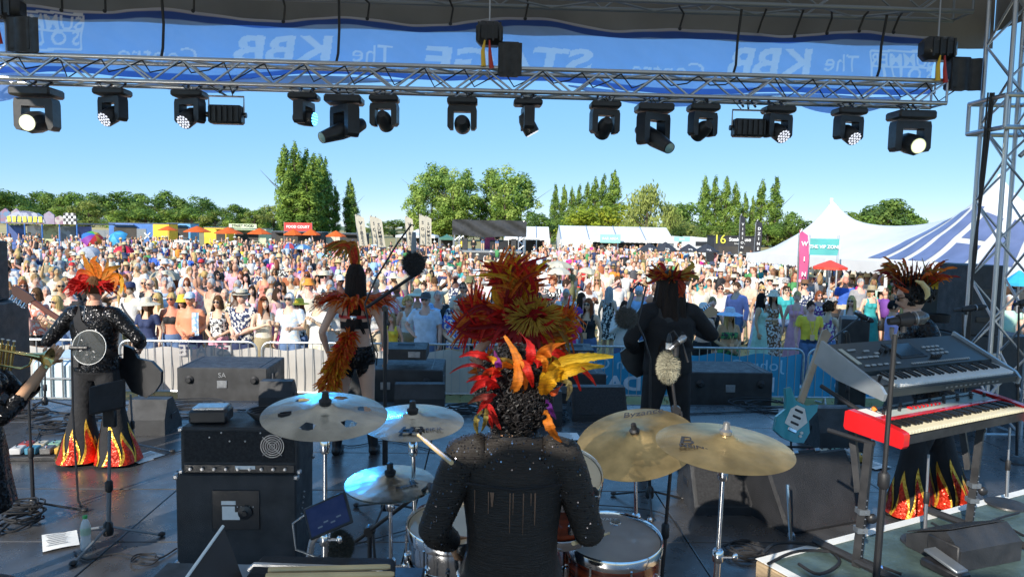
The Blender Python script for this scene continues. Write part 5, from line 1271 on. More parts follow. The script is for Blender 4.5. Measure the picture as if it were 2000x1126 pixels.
def far_crowd():
    pts=[(x,y) for y,x in FAR]
    for _ in range(9000):
        y=28+50*random.random()**.8;x=(random.random()*2-1)*.74*y;q=x/y*F+1000
        if q > 1330 and y > 52:continue
        if 866 < q < 1040 and y > 38 and random.random() < (.9 if y < 60 else 1.1):continue
        if y > 60 and q < 860 and random.random() < .5:continue
        if y > 68 and not (1090 < q < 1330):continue
        if math.sin(x*.55+y*.21)+math.sin(y*.43-x*.17)+.8*math.sin(x*1.3+y*.9) < -1.05+.9*random.random()*.6:continue
        if not allowed(x,y) or not free(x,y,.62+(y-28)*.004):continue
        TAKEN.append((x,y));pts.append((x,y))
        if len(pts) > 1350:break
    # under and before the marquee
    for _ in range(500):
        u=random.uniform(-.3,13);w=random.uniform(-.9,4.6) if random.random() < .6 else random.uniform(.2,4.6)
        x=8.9+.185*u+.983*w;y=27.3-.983*u+.185*w
        if free(x,y,.55):TAKEN.append((x,y));pts.append((x,y))
    V=[];Fs=[];C=[];o=0;cl=list(COLS.values())+[COLS['white']]*6+[COLS['black']]*4+[COLS['navy']]*4+[COLS['brown']]*2+[COLS['green']]*2+[COLS['cream']]*4+[COLS['pink']]*2+[COLS['pale blue']]*3+[COLS['beige']]*3;hl=list(HAIRS.values())+[HAIRS['blonde']]*2;sk=[SKINS[k] for k in ('fair','pink','tan','fair','pink','red','brown')]
    for x,y in pts:
        kind=random.choice(['stand','trouser','dress','wave','seat','seat','seat'] if y > 30 else ['stand','trouser','dress','stand'])
        v,f,ids,hat,lh=LP[kind];col={0:random.choice(sk),1:random.choice(cl),2:random.choice([COLS[c] for c in ('navy','denim','beige','white','black','khaki')]),3:random.choice(hl),4:random.choice([COLS[c] for c in ('royal blue','navy','green','charcoal','red')])}
        c=np.array([col[i] for i in range(5)])[ids]
        vv,ff,cc=v,list(f),c
        if random.random() < .28:ff=ff+[tuple(i+len(vv) for i in g) for g in hat.f];cc=np.vstack([cc,np.tile(random.choice([(.62,.47,.24),(.7,.68,.6),(.05,.06,.1),(.6,.56,.42)]),(len(hat.v),1))]);vv=np.vstack([vv,hat.v])
        elif random.random() < .5:ff=ff+[tuple(i+len(vv) for i in g) for g in lh.f];cc=np.vstack([cc,np.tile(col[3],(len(lh.v),1))]);vv=np.vstack([vv,lh.v])
        a=math.atan2(x,y)*-.7+random.gauss(0,.5)+(random.choice([1.6,3.1,-1.6]) if random.random() < .2 else 0);s=random.uniform(.86,1.05)
        R2=np.array([[math.cos(a),-math.sin(a),0],[math.sin(a),math.cos(a),0],[0,0,1]])
        V.append((vv*s) @ R2.T+np.array([x,y,0]));C.append(cc);Fs += [tuple(i+o for i in g) for g in ff];o += len(vv)
    V=np.vstack(V);C=np.vstack(C)
    me=bpy.data.meshes.new('crowd');me.from_pydata(V.tolist(),[],Fs)
    at=me.color_attributes.new('Col','FLOAT_COLOR','POINT');at.data.foreach_set('color',np.c_[C,np.ones(len(C))].astype(np.float32).ravel())
    me.polygons.foreach_set('use_smooth',[True]*len(me.polygons))
    me.materials.append(mat('crowd_colours',(1,1,1),.75,attr=True,var=.06,scale=8))
    tag(link('crowd',me),'dense summer crowd filling the back of the field','crowd',kind='stuff')
far_crowd()
# people on the small stage
def on_small(px,sex,top,label,pose='down',z=None,**k):
    p=aty(px,470,66.6);person(p.x,66.6,label,sex=sex,top=top,pose=pose,z=DJ_DECK if z is None else z,h=1.75,**k)
on_small(904,'m',('long','yellow',0),'steward in yellow jacket standing at the small stage',bottom=('trousers','black',0),z=.35)
on_small(925,'m',('long','black',0),'man in black leaning over at the small stage',bottom=('trousers','black',0),z=.35,pose='clasp')
on_small(943,'m',('tee','sky blue',0),'man in light blue shirt on the small stage',pose='clasp')
on_small(971,'m',('tee','black',0),'man in black t-shirt at the booth of the small stage',pose='clasp',bulk=1.18)
# ================================================================== crowd barriers in front of the stage
def barriers():
    y0=12.0;L=2.3;st=aty(515,700,y0).x
    loop=MB();r=.019
    pts=[(.03,0,.16)]+[(.03+.0*t,0,.16+.7*t) for t in (.5,1)]+[(.03+.14*(1-math.cos(a)),0,.86+.14*math.sin(a)) for a in (.4,.8,1.2,1.57)]+[(L-.17+.14*math.sin(a),0,.86+.14*math.cos(a)) for a in (0,.4,.8,1.2,1.57)]+[(L-.03,0,.5),(L-.03,0,.16),(.03,0,.16)]
    loop.path(pts,r,8,cap=False);fm=loop.mesh('barrier_frame',GALV)
    ft=MB().path([(0,-.32,.02),(0,-.05,.05),(0,0,.16)],.017,6).path([(0,.32,.02),(0,.05,.05),(0,0,.16)],.017,6).mesh('foot',GALV)
    WH=translucent(mat('white_scrim',(.62,.59,.55),.7,var=.06,scale=3,bump=.2,bscale=5),.35);BL=translucent(mat('blue_scrim',(.05,.34,.56),.65,var=.06,scale=3,bump=.2,bscale=5),.35)
    for k in range(-3,6):
        x=st+k*(L+.02);o=empty('crowd_barrier',(x,y0+x*math.tan(SY),0),SY,['','',''][0] or 'steel crowd barrier %s' % ['at the far left beside the horn player','behind the bass player','in front of the shirtless man and the checked top','behind the first singer with a lit triangle on its cover','behind the front fill speaker in the middle','behind the drummer and the tall red headdress','behind the long haired guitarist','behind the subwoofer on the right','behind the blue guitar and keyboards'][k+3],'barrier','steel crowd barriers in a row')
        link('frame',fm,o)
        for i in range(1,16):bar('upright_bar',(.03+i*(L-.06)/16,0,.16),(.03+i*(L-.06)/16,0,.995),.007,GALV,o,6)
        for fx in (.35,L-.35):f=link('foot',ft,o);f.location.x=fx
        m=WH if k < 2 else BL
        MB().grid(lambda u,v:(.05+(L-.1)*u,.03+.018*math.sin(u*17+k)+.01*math.sin(v*5),.17+.74*v-.05*math.sin(math.pi*u*3)**2*v),40,6).build('banner_cover',m,o,180)
        gl=MAT.get('scrim_letter') or mat('scrim_letter',(.42,.40,.40),.7)
        wl=MAT.get('scrim_letter_white') or mat('scrim_letter_white',(.35,.62,.80),.7)
        ww=MAT.get('scrim_block_white') or mat('scrim_block_white',(.62,.68,.80),.7)
        flip=Matrix.Rotation(math.pi/2,4,'X') @ Matrix.Diagonal((-1,1,1,1))
        if k == -1:text('cover_lettering','ESTATE',.26,gl,o,Matrix.Translation((L*.62,-.012,.84)) @ flip,.001,bold=.004)
        if k >= 2:
            text('cover_lettering','John Group',.27,wl,o,Matrix.Translation((L*.5,-.004,.70)) @ flip,.001,sx=1.2)
            text('cover_lettering','DAVID',.34,ww,o,Matrix.Translation((L*.5,-.004,.36)) @ flip,.001,bold=.012,sx=1.25)
barriers()
# ================================================================== loudspeakers
def cab(name,px0,px1,pb,pt,zb,depth,label,m=BOXB,cat='speaker',h=None,group=None,bev=.012):
    a=atz(px0,pb,zb);b=atz(px1,pb,zb);w=(b-a).length;rz=math.atan2(b.y-a.y,b.x-a.x)
    hh=h or (aty(px0,pt,a.y).z-zb)
    r=empty(name,a,rz,label,cat,group)
    MB().box((w/2,depth/2,hh/2),(w,depth,hh),b=bev).build('cabinet',m,r,30)
    return r,w,hh
def sub(px0,px1,pt,d,depth,label,feet=True):
    a=aty(px0,pt,d);b=aty(px1,pt,d);w=(b-a).length;T=a.z
    r=empty('subwoofer',(a.x,d,0),SY,label,'speaker','subwoofers along the stage front')
    MB().box((w/2,depth/2,T/2),(w,depth,T),b=.012).build('cabinet',BOXB,r,30)
    for x in (w*.14,w*.86):
        MB().lathe([(.055,0),(.055,.012),(.03,.03),(.03,.05)],14,(x,-.001,T-.16),Matrix.Rotation(math.pi/2,3,'X')).build('castor',RUBBER,r)
    MB().box((w*.5,-.006,T-.22),(.13,.012,.10),b=.003).build('connector_plate',STEEL,r)
    for z in (T-.16,T-.36):
        MB().box((w+.002,depth*.5,z),(.012,.16,.06),b=.004).build('side_handle',BLACKP,r)
        MB().box((w+.002,depth*.25,z),(.014,.03,.1)).build('fly_track',STEEL,r)
    MB().box((w*.04,depth/2,T+.002),(.015,depth*.96,.008)).build('edge_groove',BLACKP,r);MB().box((w*.9,depth/2,T+.002),(.015,depth*.96,.008)).build('edge_groove',BLACKP,r)
    return r,w,T
r,w,T=sub(345,519,717,9.35,.85,'large black subwoofer on the left with a diagonal of sunlight')
text('maker_mark','SA',.09,STEEL,r,Matrix.Translation((w*.5,-.004,T-.10)) @ Matrix.Rotation(math.pi/2,4,'X'),.001)
sub(640,864,720,9.4,.85,'black subwoofer behind the tall microphone stand, front fill on top')
sub(1010,1186,728,9.5,.85,'black subwoofer half hidden behind the drummer headdress')
sub(1345,1513,726,9.55,.85,'large black subwoofer on the right in front of the blue banner')
def fill(px0,px1,pt,pb,d,label,slope=.5):
    a=aty(px0,pb,d);b=aty(px1,pb,d);w=(b-a).length;h=aty(px0,pt,d).z-a.z
    r=empty('front_fill_speaker',a,SY,label,'speaker','front fill speakers on the subwoofers')
    MB().poly([(0,0),(.55,0),(.55,h*.9),(.38,h*1.25),(0,h)],w,'X').build('cabinet',BOXB,r,20).location.x=w/2
    MB().box((w*.72,-.004,h*.5),(.16,.01,.08),b=.002).build('connector_plate',STEEL,r);MB().box((w*.5,.2,h*1.14),(.24,.06,.012),b=.004,rx=.6).build('handle',BLACKP,r)
    return r
fill(748,832,681,702,9.45,'front fill loudspeaker on the middle subwoofer');fill(1090,1160,683,702,9.55,'front fill loudspeaker on the subwoofer right of the drummer')
def wedge(px0,px1,pb,w_depth,h,label,flip=False,tilt=0,rz=None,px=None):
    a=atz(px0,pb,DECK);b=atz(px1,pb,DECK);w=(b-a).length
    r=empty('monitor_wedge',a,math.atan2(b.y-a.y,b.x-a.x) if rz is None else rz,label,'speaker','monitor wedges on the stage')
    if flip:pr=[(0,0),(w_depth,0),(w_depth,h*.25),(w_depth*.75,h),(w_depth*.42,h),(0,h*.16)]
    else:pr=[(0,0),(w_depth,0),(w_depth,h*.16),(w_depth*.5,h),(w_depth*.18,h),(0,h*.45)]
    MB().poly(pr,w,'X').build('cabinet',BOXB,r,20).location.x=w/2
    gx=MB()
    if flip:p0,p1=Vector((w/2,-.004+.01,h*.2)),Vector((w/2,w_depth*.41-.005,h*.99))
    else:p0,p1=Vector((w/2,w_depth+.006,h*.18)),Vector((w/2,w_depth*.51,h*.99))
    d=p1-p0;off=Vector((0,-d.z,d.y)).normalized()*(.008 if flip else -.008)
    off=Vector((0,off.y,off.z if off.z > 0 else -off.z))
    gx.add([tuple(p0+off+Vector((s*w*.46,0,0))) for s in (-1,1)]+[tuple(p1+off+Vector((s*w*.46,0,0))) for s in (1,-1)],[(0,1,2,3)]);gx.build('grille',GRILLE,r,0)
    for s in (0,1):MB().box((w*s+(.004 if s else -.004),w_depth*.5,h*.45),(.01,.12,.05),b=.003).build('side_handle',BLACKP,r)
    return r
wedge(247,322,850,.45,.36,'floor monitor wedge beside the bass player');wedge(505,568,800,.42,.33,'floor monitor wedge hidden behind the amplifier')
wedge(770,868,800,.42,.30,'floor monitor wedge in front of the middle subwoofer');wedge(1118,1226,822,.45,.36,'floor monitor wedge right of the drummer headdress',True);wedge(1040,1098,832,.45,.38,'floor monitor wedge turned towards the drummer')
wedge(1356,1520,1006,.5,.42,'floor monitor wedge with sunlit grille below the crash cymbal',True)
wedge(1600,1700,880,.5,.42,'floor monitor wedge under the synthesiser')
wedge(1760,1900,850,.5,.45,'floor monitor wedge behind the keyboards')
def keyamp():
    # old cabinet tipped back on a leg
    a=atz(1545,1048,DECK);r=empty('tilted_amplifier',a,R_(22),'scuffed black keyboard amplifier tipped back beside the riser, handle on top','amplifier')
    m=mat('tolex',(.016,.016,.018),.55,var=.3,scale=6,bump=.5,bscale=160)
    M=Matrix.Rotation(R_(-32),4,'X')
    b=MB();b.M=M;b.box((.42,.22,.30),(.84,.42,.58),b=.02);b.build('cabinet',m,r,30)
    for nm,c,d,mm in (('handle',(.45,.05,.60),(.2,.035,.03),RUBBER),('handle_cap',(.34,.05,.605),(.05,.05,.025),STEEL),('handle_cap',(.56,.05,.605),(.05,.05,.025),STEEL),('trim_strip',(.10,.22,.592),(.02,.40,.008),STEEL),('trim_strip',(.15,.16,.592),(.012,.24,.008),STEEL),('grille_panel',(.42,.436,.30),(.76,.012,.5),GRILLE)):
        q=MB();q.M=M;q.box(c,d,b=.004);q.build(nm,mm,r,30)
    for i in range(14):
        q=MB();q.M=M;q.ell((.06+i*.055,.43,.592),.008,6,4);q.build('stud',STEEL,r)
    bar('tilt_leg',(-.01,.05,.38),(-.03,-.03,.0),.014,CHROME,r);MB().ell((0,.0,.012),.03,8,6).build('corner_cap',STEEL,r)
keyamp()
def pa():
    d=8.7
    for (x0,x1,pt,zb,lab) in ((1886,1954,517,None,'tall black loudspeaker standing by the truss tower'),):
        a=aty(x0,655,d);b=aty(x1,655,d);top=aty(x0,pt,d).z;r=empty('tower_speaker',(a.x,d,a.z),SY,lab,'speaker')
        MB().box(((b.x-a.x)/2,.3,(top-a.z)/2),(b.x-a.x,.6,top-a.z),b=.012).build('cabinet',BOXB,r,30)
        for z in (.2,.55):MB().box(((b.x-a.x)*.5,-.004,z),(.2,.012,.07),b=.004).build('rear_handle',BLACKP,r)
    a=aty(1872,790,d);b=aty(2020,790,d);top=aty(1872,655,d).z
    r=empty('subwoofer',(a.x,d,0),SY,'wide black subwoofer under the tall loudspeaker by the tower','speaker')
    MB().box(((b.x-a.x)/2,.35,top/2),(b.x-a.x,.7,top-.004),b=.012).build('cabinet',BOXB,r,30)
    MB().box(((b.x-a.x)*.4,-.005,top-.25),(.18,.012,.08),b=.004).build('rear_handle',STEEL,r)
    # left stack
    d=8.3;a=aty(-140,765,d);b=aty(55,765,d);top=aty(55,598,d).z
    b.x -= .0
    r=empty('subwoofer',(a.x,d,0),SY,'black loudspeaker at the left edge of the stage, lower of the two','speaker');MB().box(((b.x-a.x-.42)/2,.35,top/2),(b.x-a.x-.42,.7,top),b=.012).build('cabinet',BOXB,r,30);MB().box(((b.x-a.x)*.6,-.005,top-.3),(.2,.012,.08),b=.004).build('rear_handle',STEEL,r)
    b2=aty(12,598,d);t2=aty(12,474,d).z
    r=empty('tower_speaker',(a.x,d+.05,top+.004),SY,'black loudspeaker at the left edge of the stage, upper of the two','speaker');MB().box(((b2.x-a.x-.4)/2,.3,(t2-top)/2),(b2.x-a.x-.4,.6,t2-top),b=.012).build('cabinet',BOXB,r,30);MB().box(((b2.x-a.x)*.4,-.005,.4),(.1,.012,.07),b=.004).build('rear_handle',BLACKP,r)
    # speaker on the ground at the right front
    d=10.6;a=aty(1640,700,d);b=aty(1690,700,d);top=aty(1640,622,d).z
    r=empty('side_speaker',(a.x,d,0),R_(-20),'grey-black loudspeaker with white sticker beside the yellow polo man','speaker')
    MB().box(((b.x-a.x)/2,.25,top/2),(b.x-a.x,.5,top),b=.012).build('cabinet',BOXB,r,30);MB().box((b.x-a.x+.002,.25,top-.18),(.006,.09,.10)).build('sticker',PAPER,r);MB().box(((b.x-a.x)/2,-.005,top-.45),(.12,.012,.16),b=.003).build('connector_plate',BLACKP,r)
pa()
# ================================================================== bass amplifier head on its cabinet (backs to us)
def amp():
    r,w,h=cab('bass_cabinet',346,579,1106,925,DECK,.45,'black bass speaker cabinet with green lit corners, amplifier head on top',cat='amplifier',bev=.01)
    CN=STEEL
    for x in (0,w):
        for z in (.02,h-.02):MB().box((x,.012,z),(.036,.036,.036),b=.008).build('corner_cap',CN,r)
        MB().box((x,.44,h-.02),(.036,.036,.036),b=.008).build('corner_cap',CN,r)
    MB().box((w*.5,-.004,h*.62),(.30,.008,.26),b=.003).build('jack_panel',BLACKP,r)
    for i,(x,z,a,b) in enumerate(((.44,.70,.09,.025),(.44,.63,.08,.04),(.46,.56,.11,.05))):MB().box((w*x,-.010,h*z),(a,.004,b)).build('rating_label',PAPER,r,0)
    MB().lathe([(.045,0),(.045,.012),(.018,.018),(.016,.03),(.001,.03)],18,(w*.58,-.009,h*.6),Matrix.Rotation(math.pi/2,3,'X')).build('control_knob',BLACKP,r)
    text('dial_marks','. . . . .',.05,PAPER,r,Matrix.Translation((w*.58,-.012,h*.68)) @ Matrix.Rotation(math.pi/2,4,'X'),.0005)
    for k in range(6):MB().ell((w+.002,.1+k*.02,h*.45+k*.03),.008,6,4).build('stud',STEEL,r)
    zb=DECK+h+.006
    a=atz(353,925,zb);r2=empty('amplifier_head',a,r.rotation_euler.z,'black bass amplifier head with mesh back and fan, on the cabinet','amplifier')
    h2=aty(353,834,a.y).z-zb;w2=w*.975
    MB().box((w2/2,.20,h2/2),(w2,.40,h2),b=.012).build('case',BOXB,r2,30)
    MB().box((w2/2,-.003,h2*.60),(w2*.93,.006,h2*.66)).build('back_mesh',GRILLE,r2,0)
    MB().box((w2/2,-.004,h2*.13),(w2*.93,.01,h2*.17),b=.002).build('rear_panel',BLACKP,r2)
    for i in range(9):MB().lathe([(.010,0),(.010,.012),(.001,.013)],10,(w2*(.09+i*.10),-.010,h2*.13),Matrix.Rotation(math.pi/2,3,'X')).build('jack_socket',STEEL,r2)
    MB().box((w2*.55,-.011,h2*.16),(w2*.17,.003,.022)).build('rating_label',PAPER,r2,0)
    for k in range(5):MB().path([(w2*.78+math.cos(t)*(.016+k*.014),-.010,h2*.62+math.sin(t)*(.016+k*.014)) for t in np.linspace(0,6.28,22)],.003,5,cap=False).build('fan_ring',STEEL,r2)
    for s in (-1,1):bar('fan_spoke',(w2*.78-.06,-.012,h2*.62-s*.06),(w2*.78+.06,-.012,h2*.62+s*.06),.003,STEEL,r2,5)
    for x in (0,w2):
        for z in (.015,h2-.015):MB().box((x,.01,z),(.03,.03,.03),b=.007).build('corner_cap',CN,r2)
    for (x,z) in ((.35,.9),(.68,.9),(.42,.72),(.55,.72),(.25,.8)):MB().ell((w2*x,-.007,h2*z),.006,6,4).build('screw',STEEL,r2)
    t=empty('mains_adaptor',a+Vector((.14,.14,h2+.03)),.1,'small silver and black tuner box on the amplifier head','pedal')
    MB().box((0,0,.02),(.24,.16,.09),b=.015).build('casing',BLACKP,t);MB().box((0,0,.07),(.20,.13,.02),b=.006).build('lid',ALU,t)
    cc=MB();
    for k in range(5):cc.path([(math.cos(t_)*(.12+.012*k),math.sin(t_)*(.09+.008*k),.012+.012*k) for t_ in np.linspace(0,6.0,20)],.008,6)
    o=cc.build('coiled_cable',RUBBER);o.location=a+Vector((.52,.22,h2));tag(o,'black cable coiled on top of the amplifier head','cable')
amp()
# ================================================================== stage lights on the truss
LENSW=mat('led_glass',(.75,.76,.82),.15,var=.1,scale=30,spec=.8,emit=(.85,.88,1),estr=.55);LENSD=mat('front_glass',(.25,.42,.42),.08,var=.1,spec=.9)  # white LED cells given a faint added glow
LIT=mat('lit_lamp',(1,1,.9),.3,emit=(1,.98,.80),estr=60,var=0);BLIT=mat('blue_led',(.1,.4,1),.3,emit=(.10,.45,1),estr=3,var=0)
GLOW=[mat('reflector_%d' % k,(.7,.72,.6),.2,.6,emit=(.85,.95,.55),estr=(5,1.6,.5)[k],var=0) for k in range(3)]
FIX=mat('fixture_black',(.02,.021,.024),.42,var=.15,scale=10,rvar=.08)
def fixture(px,kind,pan,tilt,label,s=1.0):
    z=LTZ-.155;p=aty(px,190,LT_Y);x=p.x;y=LT_Y+x*math.tan(SY)-.1
    r=empty('moving_head_light' if kind != 'flood' else 'flood_light',(x,y,z),SY,label,'stage light','stage lights on the truss')
    for c in (-.07*s,.07*s):
        MB().path([(c+.02,.12,.07),(c,.14,.02),(c,.06,-.02),(c,.0,-.06)],.014,6).build('clamp',BLACKP,r);bar('clamp_bolt',(c-.02,.02,-.04),(c+.03,.02,-.01),.009,STEEL,r,6)
    lc=MB()
    for k in range(3):lc.path([(random.uniform(-.15,.15),.05,.06),(random.uniform(-.2,.2),-.02,.0),(random.uniform(-.1,.1),0,-.09)],.006,5)
    lc.build('lead',RUBBER,r)
    if kind == 'flood':
        MB().path([(-.19,0,-.30),(-.19,0,-.10),(.19,0,-.10),(.19,0,-.30)],.012,6).build('yoke',ALU,r)
        MB().box((0,0,-.30),(.36,.16,.20),b=.02).build('housing',FIX,r);MB().box((0,.09,-.30),(.30,.02,.16),b=.004).build('glass',LENSD,r)
        for k in range(6):MB().box((-.15+k*.06,-.09,-.30),(.012,.03,.16)).build('cooling_fin',FIX,r,0)
        for c in (-.205,.205):MB().lathe([(.03,-.012),(.03,.012)],10,(c,0,-.30),Matrix.Rotation(math.pi/2,3,'Y')).build('knob',BLACKP,r)
        return r
    w=.30*s
    MB().box((0,0,-.09*s),(w*1.12,.24*s,.075*s),b=.02).build('base',FIX,r)
    q=Matrix.Rotation(pan,4,'Z');yo=MB();yo.M=q
    hz=-.33*s if kind != 'spot' else -.36*s
    pr=[(-w/2,-.14*s),(w/2,-.14*s),(w/2+.012,-.18*s),(w/2+.012,hz-.04*s),(w/2-.012,hz-.07*s),(w/2-.05*s,hz-.07*s),(w/2-.055*s,-.205*s),(-w/2+.055*s,-.205*s),(-w/2+.05*s,hz-.07*s),(-w/2+.012,hz-.07*s),(-w/2-.012,hz-.04*s),(-w/2-.012,-.18*s)]
    yo.poly(pr,.12*s);yo.build('yoke',FIX,r,30)
    HM=q @ Matrix.Translation((0,0,hz)) @ Matrix.Rotation(tilt,4,'X')
    hd=MB();hd.M=HM;R0=w/2-.06*s
    if kind == 'wash':hd.lathe([(.001,-.13*s),(R0*.55,-.125*s),(R0*.9,-.06*s),(R0,.0),(R0,.11*s),(R0*.93,.125*s)],22)
    elif kind == 'spot':hd.lathe([(.001,-.22*s),(R0*.7,-.21*s),(R0,-.12*s),(R0*1.02,.05*s),(R0*.75,.22*s),(R0*.7,.25*s)],22,sx=1.0,sy=.85)
    else:hd.lathe([(.001,-.13*s),(R0*.8,-.12*s),(R0,-.05*s),(R0,.10*s),(R0*.8,.14*s)],8)
    hd.build('head',FIX,r,35)
    ln=MB();ln.M=HM
    zf={'wash':.127*s,'spot':.252*s,'beam':.142*s}[kind];rf={'wash':R0*.9,'spot':R0*.55,'beam':R0*.72}[kind]
    if kind == 'beam':
        ln.lathe([(rf*.5,zf+.004),(.001,zf+.014)],20);ln.build('lens',LIT,r)
        for k in range(3):rg=MB();rg.M=HM;rg.lathe([(rf*(.55+.16*k),zf+.004),(rf*(.68+.16*k),zf+.004)],24);rg.f=rg.f[:-2];rg.build('reflector_ring',GLOW[k],r)
    elif kind == 'spot':ln.lathe([(rf,zf),(rf*.5,zf+.01),(.001,zf+.014)],20);ln.build('lens',LENSD,r)
    else:
        ln.lathe([(rf,zf),(.001,zf+.002)],20);ln.build('lens_plate',FIX,r)
        for k in range(19):
            rr,a=(0,0) if k == 0 else ((rf*.42,k*math.pi/3) if k < 7 else (rf*.80,k*math.pi/6))
            c=MB();c.M=HM;c.ell((math.cos(a)*rr,math.sin(a)*rr,zf+.002),(rf*.17,rf*.17,.008),8,4);c.build('led_cell',BLIT if 'blue' in label else LENSW,r)
    return r
C_=R_
for px,kind,pan,tilt,s,t in [(108,'beam',0,C_(100),1.30,'lit beam light at the far left of the truss'),(247,'wash',C_(-25),C_(122),1.0,'wash light with white LED face, first from the left'),(390,'wash',C_(-20),C_(125),1.0,'wash light with white LED face, second from the left'),(458,'flood',0,0,1.0,'flood light in a silver yoke on the left half of the truss'),(604,'wash',C_(78),C_(95),.95,'wash light turned side-on with blue LED face'),(680,'spot',C_(-48),C_(112),1.2,'large spot light pointing right, left of the middle'),(756,'wash',C_(170),C_(118),.95,'wash light seen from behind, right of the large spot'),(905,'wash',C_(178),C_(100),1.0,'wash light seen from behind, under the chain hoist'),(1031,'wash',C_(95),C_(150),.95,'wash light turned side-on pointing down, near the middle'),(1181,'wash',C_(190),C_(120),1.0,'wash light seen from behind, left of the right-hand spot'),(1277,'spot',C_(30),C_(118),1.2,'large spot light with round lens right of the middle'),(1374,'wash',C_(200),C_(112),1.0,'wash light seen from behind, right of the right-hand spot'),(1465,'flood',0,0,1.0,'flood light in a silver yoke on the right half of the truss'),(1523,'wash',C_(18),C_(122),1.0,'wash light with white LED face beside the right-hand flood'),(1665,'wash',C_(15),C_(124),1.0,'wash light with white LED face, last but one on the right'),(1790,'beam',0,C_(104),1.30,'lit beam light at the far right of the truss')]:
    fixture(px,kind,pan,tilt,t,s)
def hoist(px,py,label,s=1.0,bag=True):
    p=aty(px,py,LT_Y-.05);r=empty('chain_hoist',(p.x,LT_Y+p.x*math.tan(SY)-.05,p.z),SY,label,'chain hoist')
    MB().box((0,0,0),(.30*s,.24,.26),b=.06).build('motor_housing',BLACKP,r)
    for k in range(4):MB().box((-.12+k*.08,-.125,0),(.02,.02,.2)).build('cooling_rib',FIX,r,0)
    if bag:MB().grid(lambda u,v:(.10+.26*s*u+.0,-.14+.02*math.sin(u*12),-.12-.36*(1-v)*1.0),8,6).build('chain_bag',BLACK,r,180);MB().box((.22,-.05,-.28),(.24,.16,.36),b=.02).build('bag_body',BLACK,r)
    bar('chain',(0,0,-.13),(0,0,-.5),.01,STEEL,r);bar('chain',(0,0,.13),(0,0,.6),.01,STEEL,r)
    yl=MAT.get('plug_yellow') or mat('plug_yellow',(.8,.5,.03),.4);rd=MAT.get('plug_red') or mat('plug_red',(.5,.03,.02),.4)
    MB().path([(-.05,-.14,-.1),(-.07,-.14,-.22),(-.06,-.14,-.38)],[.008,.022,.028],8).build('plug',yl,r);MB().path([(-.0,-.14,-.1),(.01,-.14,-.26),(.03,-.14,-.40)],[.008,.02,.026],8).build('plug',rd,r)
hoist(956,68,'black chain hoist with yellow and red plugs over the middle of the truss');hoist(1852,88,'black chain hoist at the right end of the truss',1.3);hoist(38,30,'black chain hoist at the left end of the truss',1.3)
# cables looped along the lighting truss
tc=MB()
for k in range(26):
    x=-6.3+k*.44;y=LT_Y+x*math.tan(SY)
    tc.path([(x,y-.05,LTZ+.12),(x+.12,y-.12,LTZ-.05+random.uniform(-.06,.06)),(x+.3,y-.1,LTZ+.02),(x+.46,y-.03,LTZ+.13)],.008,5)
tag(tc.build('truss_cable',RUBBER),'black power leads looped along the lighting truss','cable')
bl=bpy.data.lights.new('blue_beam','SPOT');bl.energy=900;bl.color=(.03,.35,1);bl.spot_size=R_(9);bl.spot_blend=.5;bl.shadow_soft_size=.06
bo=bpy.data.objects.new('blue_beam',bl);COL.objects.link(bo);bo.location=(aty(600,190,LT_Y).x,LT_Y-.25,LTZ-.52);bo.rotation_euler=(aty(800,905,2.72)-bo.location).to_track_quat('-Z','Y').to_euler()
# ================================================================== performers
SEQ=sequin('black_sequins',(.02,.02,.022),95,.75)
SEQK=mat('black_knit',(.020,.016,.013),.55,var=.35,scale=60,stretch=(.3,.3,6),bump=.5,bscale=60,spec=.4)
FLAMER=sequin('red_sequins',(.55,.03,.01),110,.6,.5,.35);FLAMEY=sequin('gold_sequins',(.75,.42,.05),110,.6,.5,.35)
BLKC=mat('black_cloth',(.012,.012,.014),.85,var=.25,scale=8,bump=.3,bscale=30)
FEATHER=translucent(mat('feather',(1,1,1),.55,attr=True,var=.22,scale=28,stretch=(1,1,3),bump=.35,bscale=60),.5)
ORA=(.85,.22,.015);RED=(.78,.02,.015);YEL=(.85,.52,.02);MAR=(.34,.015,.02);OLV=(.28,.22,.05);RST=(.72,.12,.015);PUR=(.14,.02,.25)
def feather(m,pts,w,c0,c1=None,n=9,ragged=.12,up=(0,-1,.2)):
    """vane with a raised midrib along a smooth curve through pts"""
    pts=[Vector(p) for p in pts];c1=c1 or c0
    def pos(t):
        k=len(pts)-1
        if k == 1:return pts[0].lerp(pts[1],t)
        a,b,c=(pts[0],pts[1],pts[2]) if k == 2 else (pts[0],pts[1],pts[-1])
        b2=b*2-(a+c)*.5
        return a*(1-t)**2+b2*(2*t*(1-t))+c*t*t
    vs=[];cs=[];fs=[];U=Vector(up)
    for i in range(n+1):
        t=i/n;p=pos(t);d=(pos(min(1,t+.02))-pos(max(0,t-.02))).normalized();s=d.cross(U);s=s.normalized() if s.length > .05 else d.orthogonal().normalized();q=s.cross(d)
        ww=w*(math.sin(math.pi*min(1,.10+.86*t**.75))**.8)*(1+ragged*(random.random()-.5)*2)
        vs += [p-s*ww-q*ww*.25,p-s*ww*.5-q*ww*.05,p+q*ww*.08,p+s*ww*.5-q*ww*.05,p+s*ww-q*ww*.25]
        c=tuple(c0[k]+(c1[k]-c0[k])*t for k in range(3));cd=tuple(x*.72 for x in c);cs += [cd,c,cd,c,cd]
    for i in range(n):
        for k in range(4):fs.append((i*5+k,i*5+k+1,(i+1)*5+k+1,(i+1)*5+k))
    o=len(m.v);m.v += [tuple(v) for v in vs];m.c += cs;m.f += [tuple(i+o for i in f) for f in fs]
def fmb():
    m=MB();m.c=[];return m
def local(r,p):return r.matrix_world.inverted() @ p if False else (Matrix.LocRotScale(r.location,r.rotation_euler,r.scale).inverted() @ p)
